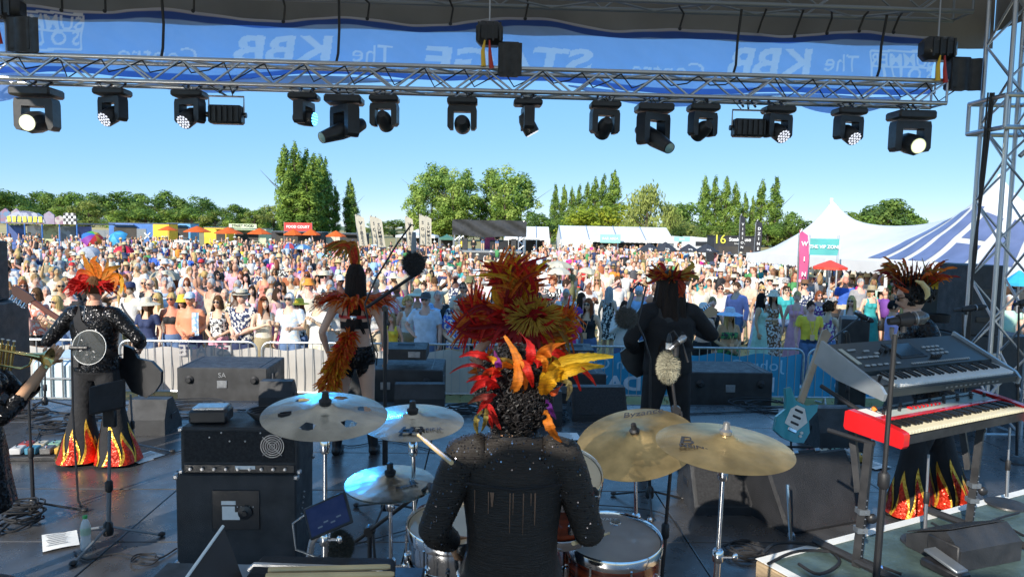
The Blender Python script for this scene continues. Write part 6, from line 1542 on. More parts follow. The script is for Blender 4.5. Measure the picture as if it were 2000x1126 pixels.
def flare(r,kn,an,nm='trouser_flare',zk=.50,R0=.085,R1=.175,mats=(FLAMER,FLAMEY),n=8,top=.55,seed=0):
    """bell-bottom from the knee with flame tongues standing proud of it"""
    rr=random.Random(seed);kx,ky=kn.x,kn.y;ax,ay=an.x,an.y-.02
    def C(z,a,o):
        t=(zk-z)/(zk-.03);R=R0+(R1-R0)*t**1.4+o;R *= 1+.05*math.sin(a*5+seed)*t
        return (kx+(ax-kx)*t+math.cos(a)*R,ky+(ay-ky)*t+math.sin(a)*R,z)
    fl=MB().grid(lambda u,v:C(.03+(zk-.03)*v,2*math.pi*u,0),28,8).build(nm,BLKC,r,180)
    for k in range(n):
        a0=2*math.pi*(k+rr.random()*.4)/n;H=rr.uniform(.5,1)*(zk-.08)*top;w=2*math.pi/n*1.05
        for lay,(m,sc,o) in enumerate(((mats[1],1.0,.006),(mats[0],.78,.010))):
            MB().grid(lambda u,v:C(.035+H*sc*v,a0+(u-.5)*w*(.75 if lay else 1)*(1-v)**.7+.12*math.sin(v*5),o),5,8).build('flame_patch',m,fl,180)
def performer(px,pyfoot,h,rz,label,key,d=None,z=DECK,**kw):
    p=atz(px,pyfoot,z) if d is None else aty(px,pyfoot,d);x,y=p.x,p.y
    B=body(key,voxel=.012,**kw);s=h/1.775
    r=empty('person',(x,y,z),rz,label,'person','band members on the stage');r.scale=(s,s,s)
    return r,B
def curls(n,c,rad,seed,size=.02,low=-.6,face=True,thick=.3):
    rr=random.Random(seed);m=MB()
    for _ in range(n):
        th=math.acos(rr.uniform(low,1));ph=rr.uniform(0,6.28);x,y,z=math.sin(th)*math.sin(ph),-math.sin(th)*math.cos(ph),math.cos(th)
        if face and y < -.45 and z < .55:continue
        k=rr.uniform(.86,1.06);p=Vector((x*rad[0]*k,y*rad[1]*k,z*rad[2]*k));t=p.orthogonal().normalized();t.rotate(Matrix.Rotation(rr.uniform(0,6.28),3,p.normalized()));b=p.normalized().cross(t);R=size*rr.uniform(.6,1.2);h=rr.uniform(.5,1.4)
        m.path([Vector(c)+p+t*(math.cos(a)*R)+b*(math.sin(a)*R)+p.normalized()*(a*R*.22*h) for a in np.linspace(0,rr.uniform(4,7.5),8)],[R*thick]*7+[R*.08],4)
    m.ell(c,tuple(x*.88 for x in rad),16,12);return m
HAIRB=mat('black_hair',(.014,.012,.012),.5,var=.4,scale=30,spec=.35)
HAIRD=mat('dark_hair',(.022,.013,.009),.62,var=.4,scale=20,stretch=(1,1,.15),bump=.6,bscale=80,spec=.2)
EL=mat('boot_leather',(.012,.012,.014),.3,var=.2,scale=12)
def wear(r,B,kind,m,nm):return child(nm,garment(B,kind,m),r)
# ---- bass player, far left
def bassist():
    r,B=performer(193,903,1.70,math.pi-.05,'bass player in black sequin shirt, flame flares and orange feather headdress, back turned','bassist',bulk=1.22,arms=((.44,.04,1.16),(.40,-.30,1.36),(-.44,.02,1.20),(-.26,-.30,1.06)),legs=(((.15,-.02,.49),(-.15,-.02,.49)),((.19,.02,.075),(-.19,.02,.075))),yaw=.35,pitch=.15,shoulder=.20)
    child('body',B['mesh'],r,SKINS['pink']);wear(r,B,'rolled',SEQ,'sequin_shirt');wear(r,B,'trousers',BLKC,'trousers');wear(r,B,'shoes',EL,'shoes')
    for s in (0,1):flare(r,B['kn'][s],B['an'][s],seed=s+1,zk=.62,R1=.20,top=.85)
    hc,HM=B['hc'],B['HM'];child('hair',hair_mesh('short'),r,HAIRS['brown'],hc,HM)
    MB().path([(.17,.02,1.50),(.06,.155,1.36),(-.12,.17,1.16),(-.20,.05,1.04),(-.15,-.12,1.02)],[(.045,.006)]*5,8,up=(0,1,0)).build('guitar_strap',BLKC,r,60)
    MB().path([(.15,-.10,1.47),(.17,.02,1.50)],[(.045,.006)]*2,8,up=(0,0,1)).build('strap_end',BLKC,r,60)
    MB().box((.09,.15,1.0),(.08,.035,.11),b=.01).build('transmitter_pack',BLACKP,r)
    MB().path([(.03,.09,1.52),(.02,.14,1.35),(.05,.165,1.2),(.09,.16,1.06)],.004,5).build('earpiece_lead',GREYM,r)
    w=B['A'][1];MB().path([w+Vector((math.cos(a)*.036,-.0+math.sin(a)*.02,math.sin(a)*.03)) for a in np.linspace(0,6.28,12)],.010,6,cap=False).build('wristband',mat('wristband_yellow',(.75,.5,.04),.5),r)
    hd=empty('headdress');hd.parent=r
    base=hc+Vector((0,.02,.06));rnd=random.Random(3)
    tf=fmb()
    for _ in range(150):
        a=rnd.uniform(0,6.28);e=base+Vector((math.cos(a)*.105,math.sin(a)*.115,rnd.uniform(-.04,.03)));d=Vector((math.cos(a),math.sin(a),rnd.uniform(-.7,.5))).normalized()
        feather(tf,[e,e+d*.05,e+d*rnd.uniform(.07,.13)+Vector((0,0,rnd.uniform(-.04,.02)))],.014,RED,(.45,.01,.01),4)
    tag(tf.build('feather_band',FEATHER,hd,180,False),kind='stuff')
    d=r.location.y
    for pts,w_,c0,c1 in [([(185,545),(172,520),(163,497)],7,ORA,(.8,.30,.02)),([(190,545),(192,522),(176,508)],8,ORA,ORA),([(198,545),(215,528),(236,519)],7,ORA,(.85,.33,.03)),([(200,548),(208,525),(212,503)],4,(.75,.33,.05),(.6,.25,.05)),([(210,552),(235,540),(236,574)],6,ORA,YEL),([(205,548),(228,538),(222,568)],6,(.8,.3,.02),ORA),([(215,555),(240,555),(244,572)],4,RST,ORA),([(180,548),(150,548),(122,572)],4,RED,RED),([(180,545),(155,540),(130,562)],5,(.7,.03,.02),RED),([(185,542),(160,530),(150,543)],6,ORA,RED),([(192,540),(182,515),(190,500)],6,(.8,.35,.04),ORA),([(188,548),(168,552),(150,556)],6,RED,RED)]:
        m=fmb();feather(m,[local(r,aty(px,py,d-.02*k)) for k,(px,py) in enumerate(pts)],w_/215/r.scale.x,c0,c1,10);m.build('feather',FEATHER,hd,180,False)
    # the bass itself, held across the front
    g=empty('bass_guitar',r.location,0,'dark bass guitar held by the bass player, headstock pointing left','guitar')
    def gp(px,py,dd):return aty(px,py,d+dd)-r.location
    b0=gp(262,722,.22);b1=gp(62,588,.26);ax=(b1-b0).normalized();sd_=ax.cross(Vector((0,1,0))).normalized();nn=ax.cross(sd_)
    M=Matrix((ax,sd_,nn)).transposed().to_4x4();M.translation=b0
    out=[(-.28,.05),(-.24,.15),(-.10,.18),(0,.13),(.08,.14),(.17,.20),(.22,.17),(.14,.06),(.14,-.05),(.20,-.15),(.12,-.17),(.02,-.12),(-.10,-.17),(-.23,-.14),(-.28,-.05)]
    q=MB();q.M=M;q.poly(out,.045,'Z');q.build('guitar_body',BLACKP,g,30)
    L=(b1-b0).length;q=MB();q.M=M;q.box((L*.5+.05,0,-.01),(L-.1,.05,.03),b=.008);q.build('neck',mat('rosewood',(.10,.03,.02),.4),g)
    q=MB();q.M=M;q.poly([(L-.02,-.03),(L+.02,-.05),(L+.2,-.045),(L+.22,0),(L+.18,.05),(L+.02,.045)],.022,'Z');q.build('headstock',mat('headstock_wood',(.05,.02,.015),.35),g)
    for k in range(4):q=MB();q.M=M;q.tube((L+.04+k*.045,.04,0),(L+.04+k*.045,.085,0),.012,n=8).ell((L+.04+k*.045,.095,0),(.018,.012,.02),8,5);q.build('tuning_peg',CHROME,g)
    return r
bassist()
# ---- first singer
def collar(r,c,n,rad,L,cols,seed,w=.016,droop=.5,hs=(0,6.28),lift=.0,nm='feather_collar',par=None,tilt=.3):
    rnd=random.Random(seed);m=fmb()
    for _ in range(n):
        a=rnd.uniform(*hs);d=Vector((math.cos(a),math.sin(a)*.8,rnd.uniform(-tilt,tilt)+lift)).normalized();b=Vector(c)+Vector((math.cos(a)*rad*rnd.uniform(.5,1),math.sin(a)*rad*.75*rnd.uniform(.5,1),rnd.uniform(-.03,.03)));l=L*rnd.uniform(.55,1.1)
        c0,c1=rnd.choice(cols),rnd.choice(cols)
        feather(m,[b,b+d*l*.55+Vector((0,0,.04*l)),b+d*l+Vector((0,0,-droop*l*rnd.uniform(.3,1)))],w*rnd.uniform(.6,1.2),c0,c1,6,up=(0,0,1) if abs(d.z) < .7 else (0,-1,0))
    return tag(m.build(nm,FEATHER,par or r,180,False),kind='stuff')
def singer():
    r,B=performer(694,885,1.84,math.pi+.05,'singer with orange feather collar, black sequin briefs and feather tail, back turned','singer',female=True,bulk=1.0,arms=((.30,.04,1.15),(.28,-.14,.93),(-.27,.03,1.15),(-.27,-.10,.92)),legs=(((.14,-.02,.50),(-.12,-.03,.50)),((.17,.02,.075),(-.17,.0,.075))),yaw=.1)
    child('body',B['mesh'],r,(.68,.43,.31))
    wear(r,B,'briefs',SEQ,'sequin_briefs')
    MB().lathe([(.138,1.19),(.142,1.255),(.139,1.255),(.135,1.19)],30,(0,0,0),sy=.78).build('black_belt_band',BLKC,r,60)
    MB().lathe([(.152,1.285),(.154,1.315),(.150,1.315),(.149,1.285)],30,(0,.0,0),sy=.76).build('red_band',mat('red_satin',(.5,.02,.02),.4),r,60)
    for s in (-1,1):MB().path([(s*.11,.085,1.30),(s*.08,.10,1.40),(s*.035,.06,1.50)],.005,5).build('top_strap',BLKC,r)
    MB().ell((0,.125,1.30),(.03,.015,.03),10,8).build('clasp',CHROME,r)
    wear(r,B,'shoes',EL,'shoes')
    child('boots',cut(B,'boots',lambda nm,t,P:np.char.startswith(nm,'ft') | (np.char.startswith(nm,'sh') & (t > .25)),.012,EL),r)
    hc=B['hc'];child('hair',hair_mesh('verylong'),r,(.022,.016,.014),hc,B['HM'])
    collar(r,(0,.02,1.46),300,.20,.25,[ORA,RST,(.85,.26,.02),RED,ORA],5,.018,.32,tilt=.3)
    hp=fmb();rnd=random.Random(8)
    for k in range(46):
        b=hc+Vector((rnd.uniform(-.04,.04),rnd.uniform(-.02,.05),.12));tx=rnd.uniform(.05,.30);tz=rnd.uniform(.02,.16)
        feather(hp,[b,b+Vector((tx*.30,.02,.16+rnd.uniform(0,.05))),b+Vector((tx,rnd.uniform(-.03,.05),tz))],.014,rnd.choice([RST,RED,ORA,(.6,.38,.06)]),rnd.choice([OLV,RST,(.7,.45,.06)]),8)
    tag(hp.build('feather_headpiece',FEATHER,r,180,False),kind='stuff')
    # feather tail: thick boa from the small of the back down past the thighs
    bo=fmb();pts=[Vector((.03,.13,1.16)),Vector((.07,.17,1.05)),Vector((.12,.18,.94)),Vector((.17,.17,.82)),Vector((.22,.16,.68))]
    for _ in range(800):
        t=rnd.random()*.999*4;i=int(t);p=pts[i].lerp(pts[i+1],t-i);R=.035+.045*(t/4);d=Vector((rnd.gauss(0,1),abs(rnd.gauss(0,1))*.8,rnd.gauss(-.3,1))).normalized()
        c=rnd.choice([RED,RST,ORA,ORA] if t < 1.6 else [ORA,YEL,ORA,RST,(.85,.36,.02)]);e=p+d*R*rnd.uniform(.3,.8)
        feather(bo,[e,e+d*.04+Vector((0,0,-.01)),e+d*rnd.uniform(.06,.10)+Vector((0,0,-.04))],.011,c,c,3,up=tuple(d.orthogonal()))
    tag(bo.build('feather_tail',FEATHER,r,180,False),kind='stuff')
    # waist ties
    for s in (-1,1):MB().path([(s*.17,.02,1.02),(s*.21,.05,.96),(s*.20,.06,.85)],.006,5).build('side_tie',BLKC,r)
singer()
# ---- the tall red headdress
def headdress_dancer():
    r,B=performer(1008,700,1.76,math.pi,'dancer under a huge red and yellow feather backpiece with orange feather cuffs','dancer',d=5.6,female=True,arms=((.34,.10,1.22),(.16,-.05,1.02),(-.28,-.04,1.16),(-.16,-.30,1.25)))
    child('body',B['mesh'],r,(.58,.34,.23));wear(r,B,'briefs',SEQ,'sequin_briefs');wear(r,B,'shoes',EL,'shoes')
    MB().lathe([(.150,1.03),(.165,.97),(.178,.90),(.172,.90),(.145,1.03)],30,sy=.78).build('black_waistband',BLKC,r,60)
    child('hair',hair_mesh('long'),r,HAIRS['dark brown'],B['hc'],B['HM'])
    MB().path([(math.cos(a)*.13,.12+.01*math.sin(a),1.30+math.sin(a)*.10) for a in np.linspace(3.3,6.1,12)],.012,6).build('red_neck_cord',mat('red_cord',(.4,.03,.03),.5),r)
    hc=B['hc'];bp=empty('feather_backpiece');bp.parent=r
    rnd=random.Random(21)
    def fan(n,cen,a0,a1,L0,L1,cols,nm,w=.023,yo=.10,curl=.35):
        m=fmb()
        for _ in range(n):
            a=rnd.uniform(a0,a1);l=rnd.uniform(L0,L1);d=Vector((math.cos(a),rnd.uniform(-.12,.30),math.sin(a))).normalized();b=Vector(cen)+d*rnd.uniform(.0,.10)+Vector((0,yo+rnd.uniform(-.06,.06),0));sd=Vector((-d.z,0,d.x))*l*rnd.uniform(-curl,curl)
            feather(m,[b,b+d*l*.5-sd*.45,b+d*l+sd+Vector((0,rnd.uniform(-.05,.12),-.12*l*rnd.random()))],w*rnd.uniform(.6,1.25),rnd.choice(cols),rnd.choice(cols),7)
        tag(m.build(nm,FEATHER,bp,180,False),kind='stuff')
    # local +x is image left because the dancer faces away
    fan(130,(-.02,0,1.56),1.0,1.9,.22,.46,[RED,MAR,RST,ORA,YEL],'crest_feathers',curl=.5)
    fan(60,(-.03,.0,1.60),.95,1.5,.24,.42,[RST,ORA,YEL,RED],'crest_feathers')
    fan(130,(.10,.0,1.50),-.35,.75,.18,.36,[RED,MAR,RST,RED,ORA],'wing_feathers',.020,curl=.6)
    fan(140,(-.10,.0,1.48),2.7,4.3,.18,.34,[RST,RED,ORA,YEL,OLV],'wing_feathers',.021,curl=.6)
    fan(110,(-.02,.02,1.50),0,6.28,.10,.26,[RED,MAR,(.45,.01,.02)],'centre_feathers',.02,.16)
    tu=fmb()
    for _ in range(260):
        a=rnd.uniform(0,6.28);q=rnd.random()**.5*.13;b=Vector((-.12+math.cos(a)*q*1.3,.22,1.57+math.sin(a)*q*.75));d=Vector((math.cos(a)*.5,1,math.sin(a)*.5+.1)).normalized()
        feather(tu,[b,b+d*.05,b+d*.09+Vector((math.cos(a)*.03,0,math.sin(a)*.03))],.006,(.62,.36,.04),(.75,.48,.08),3)
    tag(tu.build('gold_tuft',FEATHER,bp,180,False),kind='stuff')
    for s,cc in ((0,B['A'][0].lerp(B['A'][1],.55)),(1,B['A'][2].lerp(B['A'][3],.6))):
        m=fmb()
        for _ in range(190):
            d=Vector((rnd.gauss(0,1),rnd.gauss(0,1),rnd.gauss(0,.9))).normalized();b=cc+Vector((d.x*.04,d.y*.04,d.z*.09))
            feather(m,[b,b+d*.05,b+d*rnd.uniform(.07,.12)],.012,rnd.choice([ORA,(.7,.14,.01),RST]),ORA,4,up=tuple(d.orthogonal()))
        tag(m.build('feather_cuff',FEATHER,r,180,False),kind='stuff')
headdress_dancer()
# ---- long haired guitarist
def guitarist():
    r,B=performer(1304,700,1.84,math.pi+.1,'long haired guitarist all in black with dark feathers in his hair, back turned','guitarist',d=6.5,bulk=1.28,arms=((.36,.04,1.18),(.22,-.28,1.04),(-.40,.0,1.22),(-.36,-.28,1.22)),legs=(((.15,-.02,.49),(-.15,-.02,.49)),((.19,.02,.075),(-.20,.02,.075))),pitch=.2,shoulder=.20)
    child('body',B['mesh'],r,SKINS['fair']);wear(r,B,'long',BLKC,'black_shirt');wear(r,B,'trousers',BLKC,'trousers');wear(r,B,'shoes',EL,'shoes')
    o=link('hair',MB().grid(lambda u,v:(lambda a,k:(math.sin(a)*(.112+.075*k+.012*math.sin(u*60)*(.3+k)),math.cos(a)*(.118+.05*k+.010*math.sin(u*43))+.01,.06-.56*k*(1+.16*math.sin(u*31)+.1*math.sin(u*77))))(-2.3+4.6*u,1-v),90,12).ell((0,.012,.02),(.094,.112,.125),20,14).mesh('hair',HAIRD,180),r);o.location=B['hc']
    MB().path([(.17,.03,1.50),(.05,.15,1.36),(-.12,.16,1.18),(-.2,.03,1.08)],[(.035,.006)]*4,8,up=(0,1,0)).build('guitar_strap',RUBBER,r,60)
    hd=empty('headdress');hd.parent=r;rnd=random.Random(31);tf=fmb();hc=B['hc']
    for _ in range(110):
        a=rnd.uniform(0,6.28);b=hc+Vector((math.cos(a)*.09,math.sin(a)*.10,.05+rnd.uniform(-.02,.05)));d=Vector((math.cos(a),math.sin(a)*.7,rnd.uniform(.0,1.2))).normalized();l=rnd.uniform(.07,.16)
        feather(tf,[b,b+d*l*.5,b+d*l+Vector((0,0,-.02))],.013,rnd.choice([MAR,RST,(.3,.04,.01),(.06,.01,.01)]),rnd.choice([RST,ORA,(.5,.3,.05),MAR]),5)
    tag(tf.build('feather_band',FEATHER,hd,180,False),kind='stuff')
    d=r.location.y
    for pts,w_,c0,c1 in [([(1318,545),(1335,562),(1322,583)],5,(.5,.04,.03),RST),([(1316,545),(1328,570),(1335,580)],4,RED,RST),([(1325,535),(1350,520),(1348,510)],5,(.55,.25,.03),(.6,.4,.06)),([(1330,540),(1358,540),(1362,552)],4,(.5,.3,.05),OLV),([(1290,540),(1268,552),(1262,548)],3,MAR,RST),([(1300,528),(1290,515),(1284,522)],4,MAR,RED)]:
        m=fmb();feather(m,[local(r,aty(px,py,d-.12)) for px,py in pts],w_/212/r.scale.x,c0,c1,8);m.build('feather',FEATHER,hd,180,False)
    g=empty('electric_guitar',r.location,0,'dark electric guitar of the long haired guitarist, pale headstock pointing right','guitar')
    b0=aty(1262,690,d+.25)-r.location;b1=aty(1366,622,d+.28)-r.location;ax=(b1-b0).normalized();sd_=ax.cross(Vector((0,1,0))).normalized();nn=ax.cross(sd_);M=Matrix((ax,sd_,nn)).transposed().to_4x4();M.translation=b0;L=(b1-b0).length
    q=MB();q.M=M;q.poly([(-.24,.05),(-.2,.15),(-.08,.16),(.05,.12),(.16,.17),(.16,.06),(.16,-.05),(.12,-.15),(0,-.12),(-.1,-.16),(-.2,-.14),(-.24,-.05)],.045,'Z');q.build('guitar_body',BLACKP,g,30)
    q=MB();q.M=M;q.box((L*.5+.05,0,-.01),(L-.05,.045,.028),b=.007);q.build('neck',WOODM,g)
    q=MB();q.M=M;q.poly([(L,-.025),(L+.16,-.06),(L+.19,-.02),(L+.16,.045),(L,.03)],.018,'Z');q.build('headstock',mat('maple',(.5,.38,.24),.4),g)
    for k in range(6):q=MB();q.M=M;q.tube((L+.03+k*.022,.03,0),(L+.03+k*.022,.065,0),.008,n=6).ell((L+.03+k*.022,.07,0),.010,6,5);q.build('tuning_peg',CHROME,g)
guitarist()
# ---- keyboard side performer, in profile on the right
def side_player():
    r,B=performer(1806,1000,1.86,R_(-105),'player in profile with curly hair, dark shirt, flame flares and a crown of brown feathers','sideplayer',bulk=1.15,arms=((.27,-.02,1.17),(.16,-.26,1.05),(-.27,-.02,1.17),(-.16,-.26,1.05)),legs=(((.12,-.12,.49),(-.12,.10,.49)),((.14,-.14,.075),(-.14,.24,.075))),pitch=.32,lean=.28)
    child('body',B['mesh'],r,SKINS['fair']);wear(r,B,'long',SEQ,'sequin_shirt');wear(r,B,'trousers',BLKC,'trousers');wear(r,B,'shoes',EL,'shoes')
    MB().lathe([(.075,1.47),(.085,1.53),(.080,1.53),(.070,1.47)],20).build('shirt_collar',BLKC,r,60)
    for s in (0,1):flare(r,B['kn'][s],B['an'][s],seed=s+5,zk=.62,R1=.15,top=.8)
    hc=B['hc'];HM=B['HM'];o=link('hair',curls(150,(0,.02,.02),(.105,.12,.12),4,.022,-.55).mesh('hair',HAIRB),r);o.location=hc;o.rotation_euler=HM.to_euler()
    child('sunglasses',glasses_mesh(),r,None,hc,HM)
    hd=empty('headdress');hd.parent=r;rnd=random.Random(41);tf=fmb()
    for _ in range(120):
        a=rnd.uniform(0,6.28);b=hc+Vector((math.cos(a)*.10,math.sin(a)*.11+.0,.09+rnd.uniform(-.02,.04)));d=Vector((math.cos(a)*.7,math.sin(a)*.7,rnd.uniform(.3,1.9))).normalized();l=rnd.uniform(.10,.24)
        feather(tf,[b,b+d*l*.5+Vector((0,0,.02)),b+d*l+Vector((0,0,-.04))],.017,rnd.choice([RST,MAR,(.45,.12,.02),(.3,.06,.01)]),rnd.choice([RST,(.5,.25,.04),OLV,MAR,ORA]),6)
    tag(tf.build('feather_crown',FEATHER,hd,180,False),kind='stuff')
    d=r.location.y
    for pts,w_,c0,c1 in [([(1812,552),(1806,525),(1800,502)],5,OLV,(.5,.35,.08)),([(1800,560),(1795,530),(1786,505)],3,MAR,RST),([(1830,555),(1850,540),(1862,545)],4,RST,MAR),([(1770,560),(1750,545),(1738,535)],4,MAR,(.3,.2,.1)),([(1828,550),(1828,530),(1820,508)],4,RST,RST),([(1775,570),(1752,560),(1742,548)],5,RST,MAR)]:
        m=fmb();feather(m,[local(r,aty(px,py,d-.1)) for px,py in pts],w_/244/r.scale.x,c0,c1,8);m.build('feather',FEATHER,hd,180,False)
    MB().path([local(r,aty(px,py,d-.16)) for px,py in ((1788,548),(1800,552),(1810,564),(1812,576),(1807,585))],[.006,.019,.023,.018,.005],8).build('cream_horn',mat('horn',(.62,.48,.22),.4),hd)
side_player()
# ---- horn player cut by the left edge
def horn():
    r,B=performer(-32,1163,1.72,R_(112),'horn player in black sequin dress at the left edge of the picture','hornist',female=True,arms=((.20,-.20,1.16),(.07,-.36,1.40),(-.24,-.20,1.14),(-.03,-.38,1.42)),handcurl=.9)
    child('body',B['mesh'],r,SKINS['tan']);child('dress_top',garment(B,'rolled',SEQ),r);child('dress_skirt',garment(B,'skirt',SEQ),r);wear(r,B,'shoes',EL,'shoes')
    child('hair',hair_mesh('long'),r,HAIRS['black'],B['hc'],B['HM'])
    w=B['A'][1];MB().path([w+Vector((math.cos(a)*.032,math.sin(a)*.03,-.01)) for a in np.linspace(0,6.28,12)],[(.012,.004)]*12,6,cap=False).build('wristband',MAT['wristband_yellow'],r)
    BR=mat('lacquered_brass',(.72,.52,.20),.16,.95,var=.1,scale=12)
    t=empty('trumpet',aty(28,688,r.location.y+.02),R_(-6),'shiny brass trumpet pointing right, held by the horn player','trumpet')
    t.rotation_euler=(0,R_(10),R_(4))
    X=Matrix.Rotation(math.pi/2,3,'Y')
    MB().lathe([(.006,-.26),(.007,-.05),(.010,.05),(.016,.11),(.028,.155),(.045,.18),(.062,.192),(.060,.192),(.026,.152),(.009,.05)],24,(0,0,0),X).build('bell',BR,t)
    MB().path([(-.26,0,0),(-.30,0,-.02),(-.30,0,-.06),(-.26,0,-.085),(.05,0,-.085),(.09,0,-.06),(.09,.02,-.02),(.05,.02,0),(-.40,.02,0)],.007,8).build('tubing',BR,t)
    for k in range(3):MB().tube((-.08+k*.032,.01,-.11),(-.08+k*.032,.01,.035),.012,n=12).tube((-.08+k*.032,.01,.035),(-.08+k*.032,.01,.06),.006,n=8).build('valve',BR,t);MB().ell((-.08+k*.032,.01,.063),(.010,.010,.004),8,5).build('valve_button',WHITEP,t)
    MB().lathe([(.009,-.03),(.013,0),(.011,0)],14,(-.41,.02,0),X).build('mouthpiece',CHROME,t)
horn()
# ---- drummer
KZ=DECK+.30
def drummer():
    d=2.36;r,B=performer(1003,900,1.62,math.pi,'drummer seen from behind, black sheer shirt, curly black hair and flaming feather headdress','drummer',d=d,z=KZ+.21,seated=True,bulk=1.02,arms=((.29,.05,1.15),(.24,-.20,1.00),(-.285,.02,1.14),(-.30,-.24,1.08)),shoulder=.185,pitch=.1)
    child('body',B['mesh'],r,SKINS['tan'])
    # loose shirt with a woven transparent look
    sh=garment(B,'long',SEQK);o=child('sheer_shirt',sh,r)
    wear(r,B,'trousers',BLKC,'trousers');wear(r,B,'shoes',EL,'shoes')
    dz=B['dz']
    MB().lathe([(.078,1.46+dz),(.088,1.515+dz),(.083,1.515+dz),(.072,1.46+dz)],24).build('shirt_collar',BLKC,r,60)
    MB().path([(-.17,.115,1.355+dz),(0,.142,1.345+dz),(.17,.115,1.355+dz)],.004,5).build('yoke_seam',BLKC,r)
    st=mat('bare_streak',(.16,.085,.05),.6)
    rnd=random.Random(9);Pn=B['P'];k=Pn[:,1] > .05
    for i in range(8):
        x=rnd.uniform(-.13,.15);z1=1.33+dz;L=rnd.uniform(.03,.16);w=rnd.choice([.002,.002,.003,.007])
        def fn(u,v):
            X=x+(u-.5)*w*2*(.4+.6*v);Z=z1-L*(1-v);q=k & (np.abs(Pn[:,0]-X) < .03) & (np.abs(Pn[:,2]-Z) < .03)
            return (X,(Pn[q,1].max() if q.any() else .12)+.018,Z)
        MB().grid(fn,1,5).build('sheer_slit',st,r,180)
    sq=fmb()   # loose bright paillettes on the shoulders and sleeves
    nmv=np.array(B['names'])[B['lab']];pick=[i for i in range(len(Pn)) if (nmv[i].startswith('ua') or nmv[i].startswith('fa') or (nmv[i] == 'torso' and Pn[i,2] > 1.40+dz)) and rnd.random() < .30]
    for i in pick:
        p=Vector(Pn[i])+Vector(B['N'][i])*.018;nn=(Vector(B['N'][i])+Vector((rnd.gauss(0,.35),rnd.gauss(0,.35),rnd.gauss(0,.35)))).normalized();a=nn.orthogonal().normalized()*.0026;b=nn.cross(a)
        sq.add([p-a-b,p+a-b,p+a+b,p-a+b],[(0,1,2,3)],(.05,.05,.06) if rnd.random() < .8 else (.4,.4,.45))
    sq_m=mat('paillette',(1,1,1),.16,.9,attr=True,var=.2);tag(sq.build('shoulder_sequins',sq_m,r,0,False),kind='stuff')
    hc=B['hc'];o=link('hair',curls(3000,(0,.02,.012),(.132,.138,.160),12,.0082,-.95,thick=.34).mesh('hair',HAIRB),r);o.location=hc+Vector((0,.005,.0))
    hd=empty('headdress');hd.parent=r
    F_=[([(984,778),(1020,735),(985,655)],14,ORA,(.85,.26,.02)),([(998,765),(1012,735),(1000,690)],10,(.85,.30,.03),ORA),([(1030,712),(1036,680),(1014,648)],10,RED,(.7,.02,.02)),([(1052,705),(1072,682),(1106,668)],13,ORA,(.85,.2,.02)),([(1030,706),(1052,690),(1078,671)],8,OLV,(.35,.28,.1)),([(1058,745),(1110,705),(1198,696)],15,YEL,(.88,.60,.05)),([(1066,752),(1110,722),(1180,715)],15,(.85,.45,.01),YEL),([(1062,770),(1080,735),(1120,728)],16,(.80,.38,.01),YEL),([(1048,702),(1095,692),(1134,763)],9,(.7,.02,.02),RED),([(1108,718),(1138,722),(1164,753)],6,RED,RED),([(1018,700),(1032,725),(1041,757)],9,(.75,.06,.03),RED),([(1030,700),(1064,705),(1052,748)],7,ORA,(.8,.35,.03)),([(962,705),(930,690),(897,697)],8,RED,(.75,.03,.03)),([(950,722),(915,712),(878,729)],4,MAR,MAR),([(955,735),(930,738),(911,746)],6,RED,RED),([(972,762),(948,745),(919,768)],11,RED,(.7,.02,.02)),([(968,772),(952,780),(932,808)],8,RED,(.6,.02,.02)),([(965,775),(940,775),(914,788)],8,MAR,(.25,.10,.06)),([(942,800),(930,822),(934,848)],6,OLV,(.4,.3,.08)),([(950,795),(948,820),(940,842)],5,OLV,OLV),([(955,788),(966,815),(978,838)],7,RED,(.5,.03,.02)),([(950,790),(956,812),(962,836)],6,(.5,.02,.01),RED),([(1066,800),(1075,835),(1097,863)],10,(.80,.24,.02),ORA),([(1068,780),(1076,800),(1086,818)],6,PUR,PUR),([(1006,712),(975,705),(957,722)],9,(.5,.33,.06),OLV),([(1002,718),(975,715),(960,752)],8,ORA,ORA),([(1094,745),(1112,752),(1106,782)],7,OLV,(.45,.38,.2)),([(975,722),(972,705),(966,684)],7,PUR,(.5,.05,.35)),([(985,715),(960,700),(945,702)],8,YEL,ORA),([(975,730),(955,725),(940,745)],9,RED,RST),([(980,735),(966,738),(952,764)],8,RED,RED),([(1035,700),(1052,710),(1070,705)],9,RED,RED),([(1075,770),(1090,760),(1100,745)],7,RST,MAR)]
    for i,(pts,w_,c0,c1) in enumerate(F_):
        m=fmb();dd=[d-.08-.10*(i % 3)*.4,d-.15-.03*(i % 4),d-.12+.04*(i % 5)]
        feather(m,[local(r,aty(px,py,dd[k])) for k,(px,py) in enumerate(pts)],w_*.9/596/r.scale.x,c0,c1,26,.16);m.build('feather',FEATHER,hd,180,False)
    MB().lathe([(.112,.045),(.116,.062),(.113,.062),(.109,.045)],28,tuple(hc),sy=1.1).build('headband',mat('headband',(.25,.02,.02),.5),hd)
    # sticks
    def stick(p0,p1,lab):
        s=empty('drumstick',p0,0,lab,'drumstick');v=p1-p0;MB().path([(0,0,0),v*.75,v*.94,v*.955,v*.985,v],[.0075,.0072,.004,.0055,.0058,.001],8).build('shaft',mat('hickory',(.62,.44,.22),.45,var=.15,scale=8),s)
    stick(aty(882,903,2.15),aty(816,848,2.45),'pale wooden drumstick raised over the hi-hat')
    stick(aty(1120,1060,2.3),aty(1190,1040,2.75),'wooden drumstick over the floor tom')
    s=empty('drum_stool',(r.location.x,r.location.y,KZ),0,'tall round black drum stool under the drummer','stool')
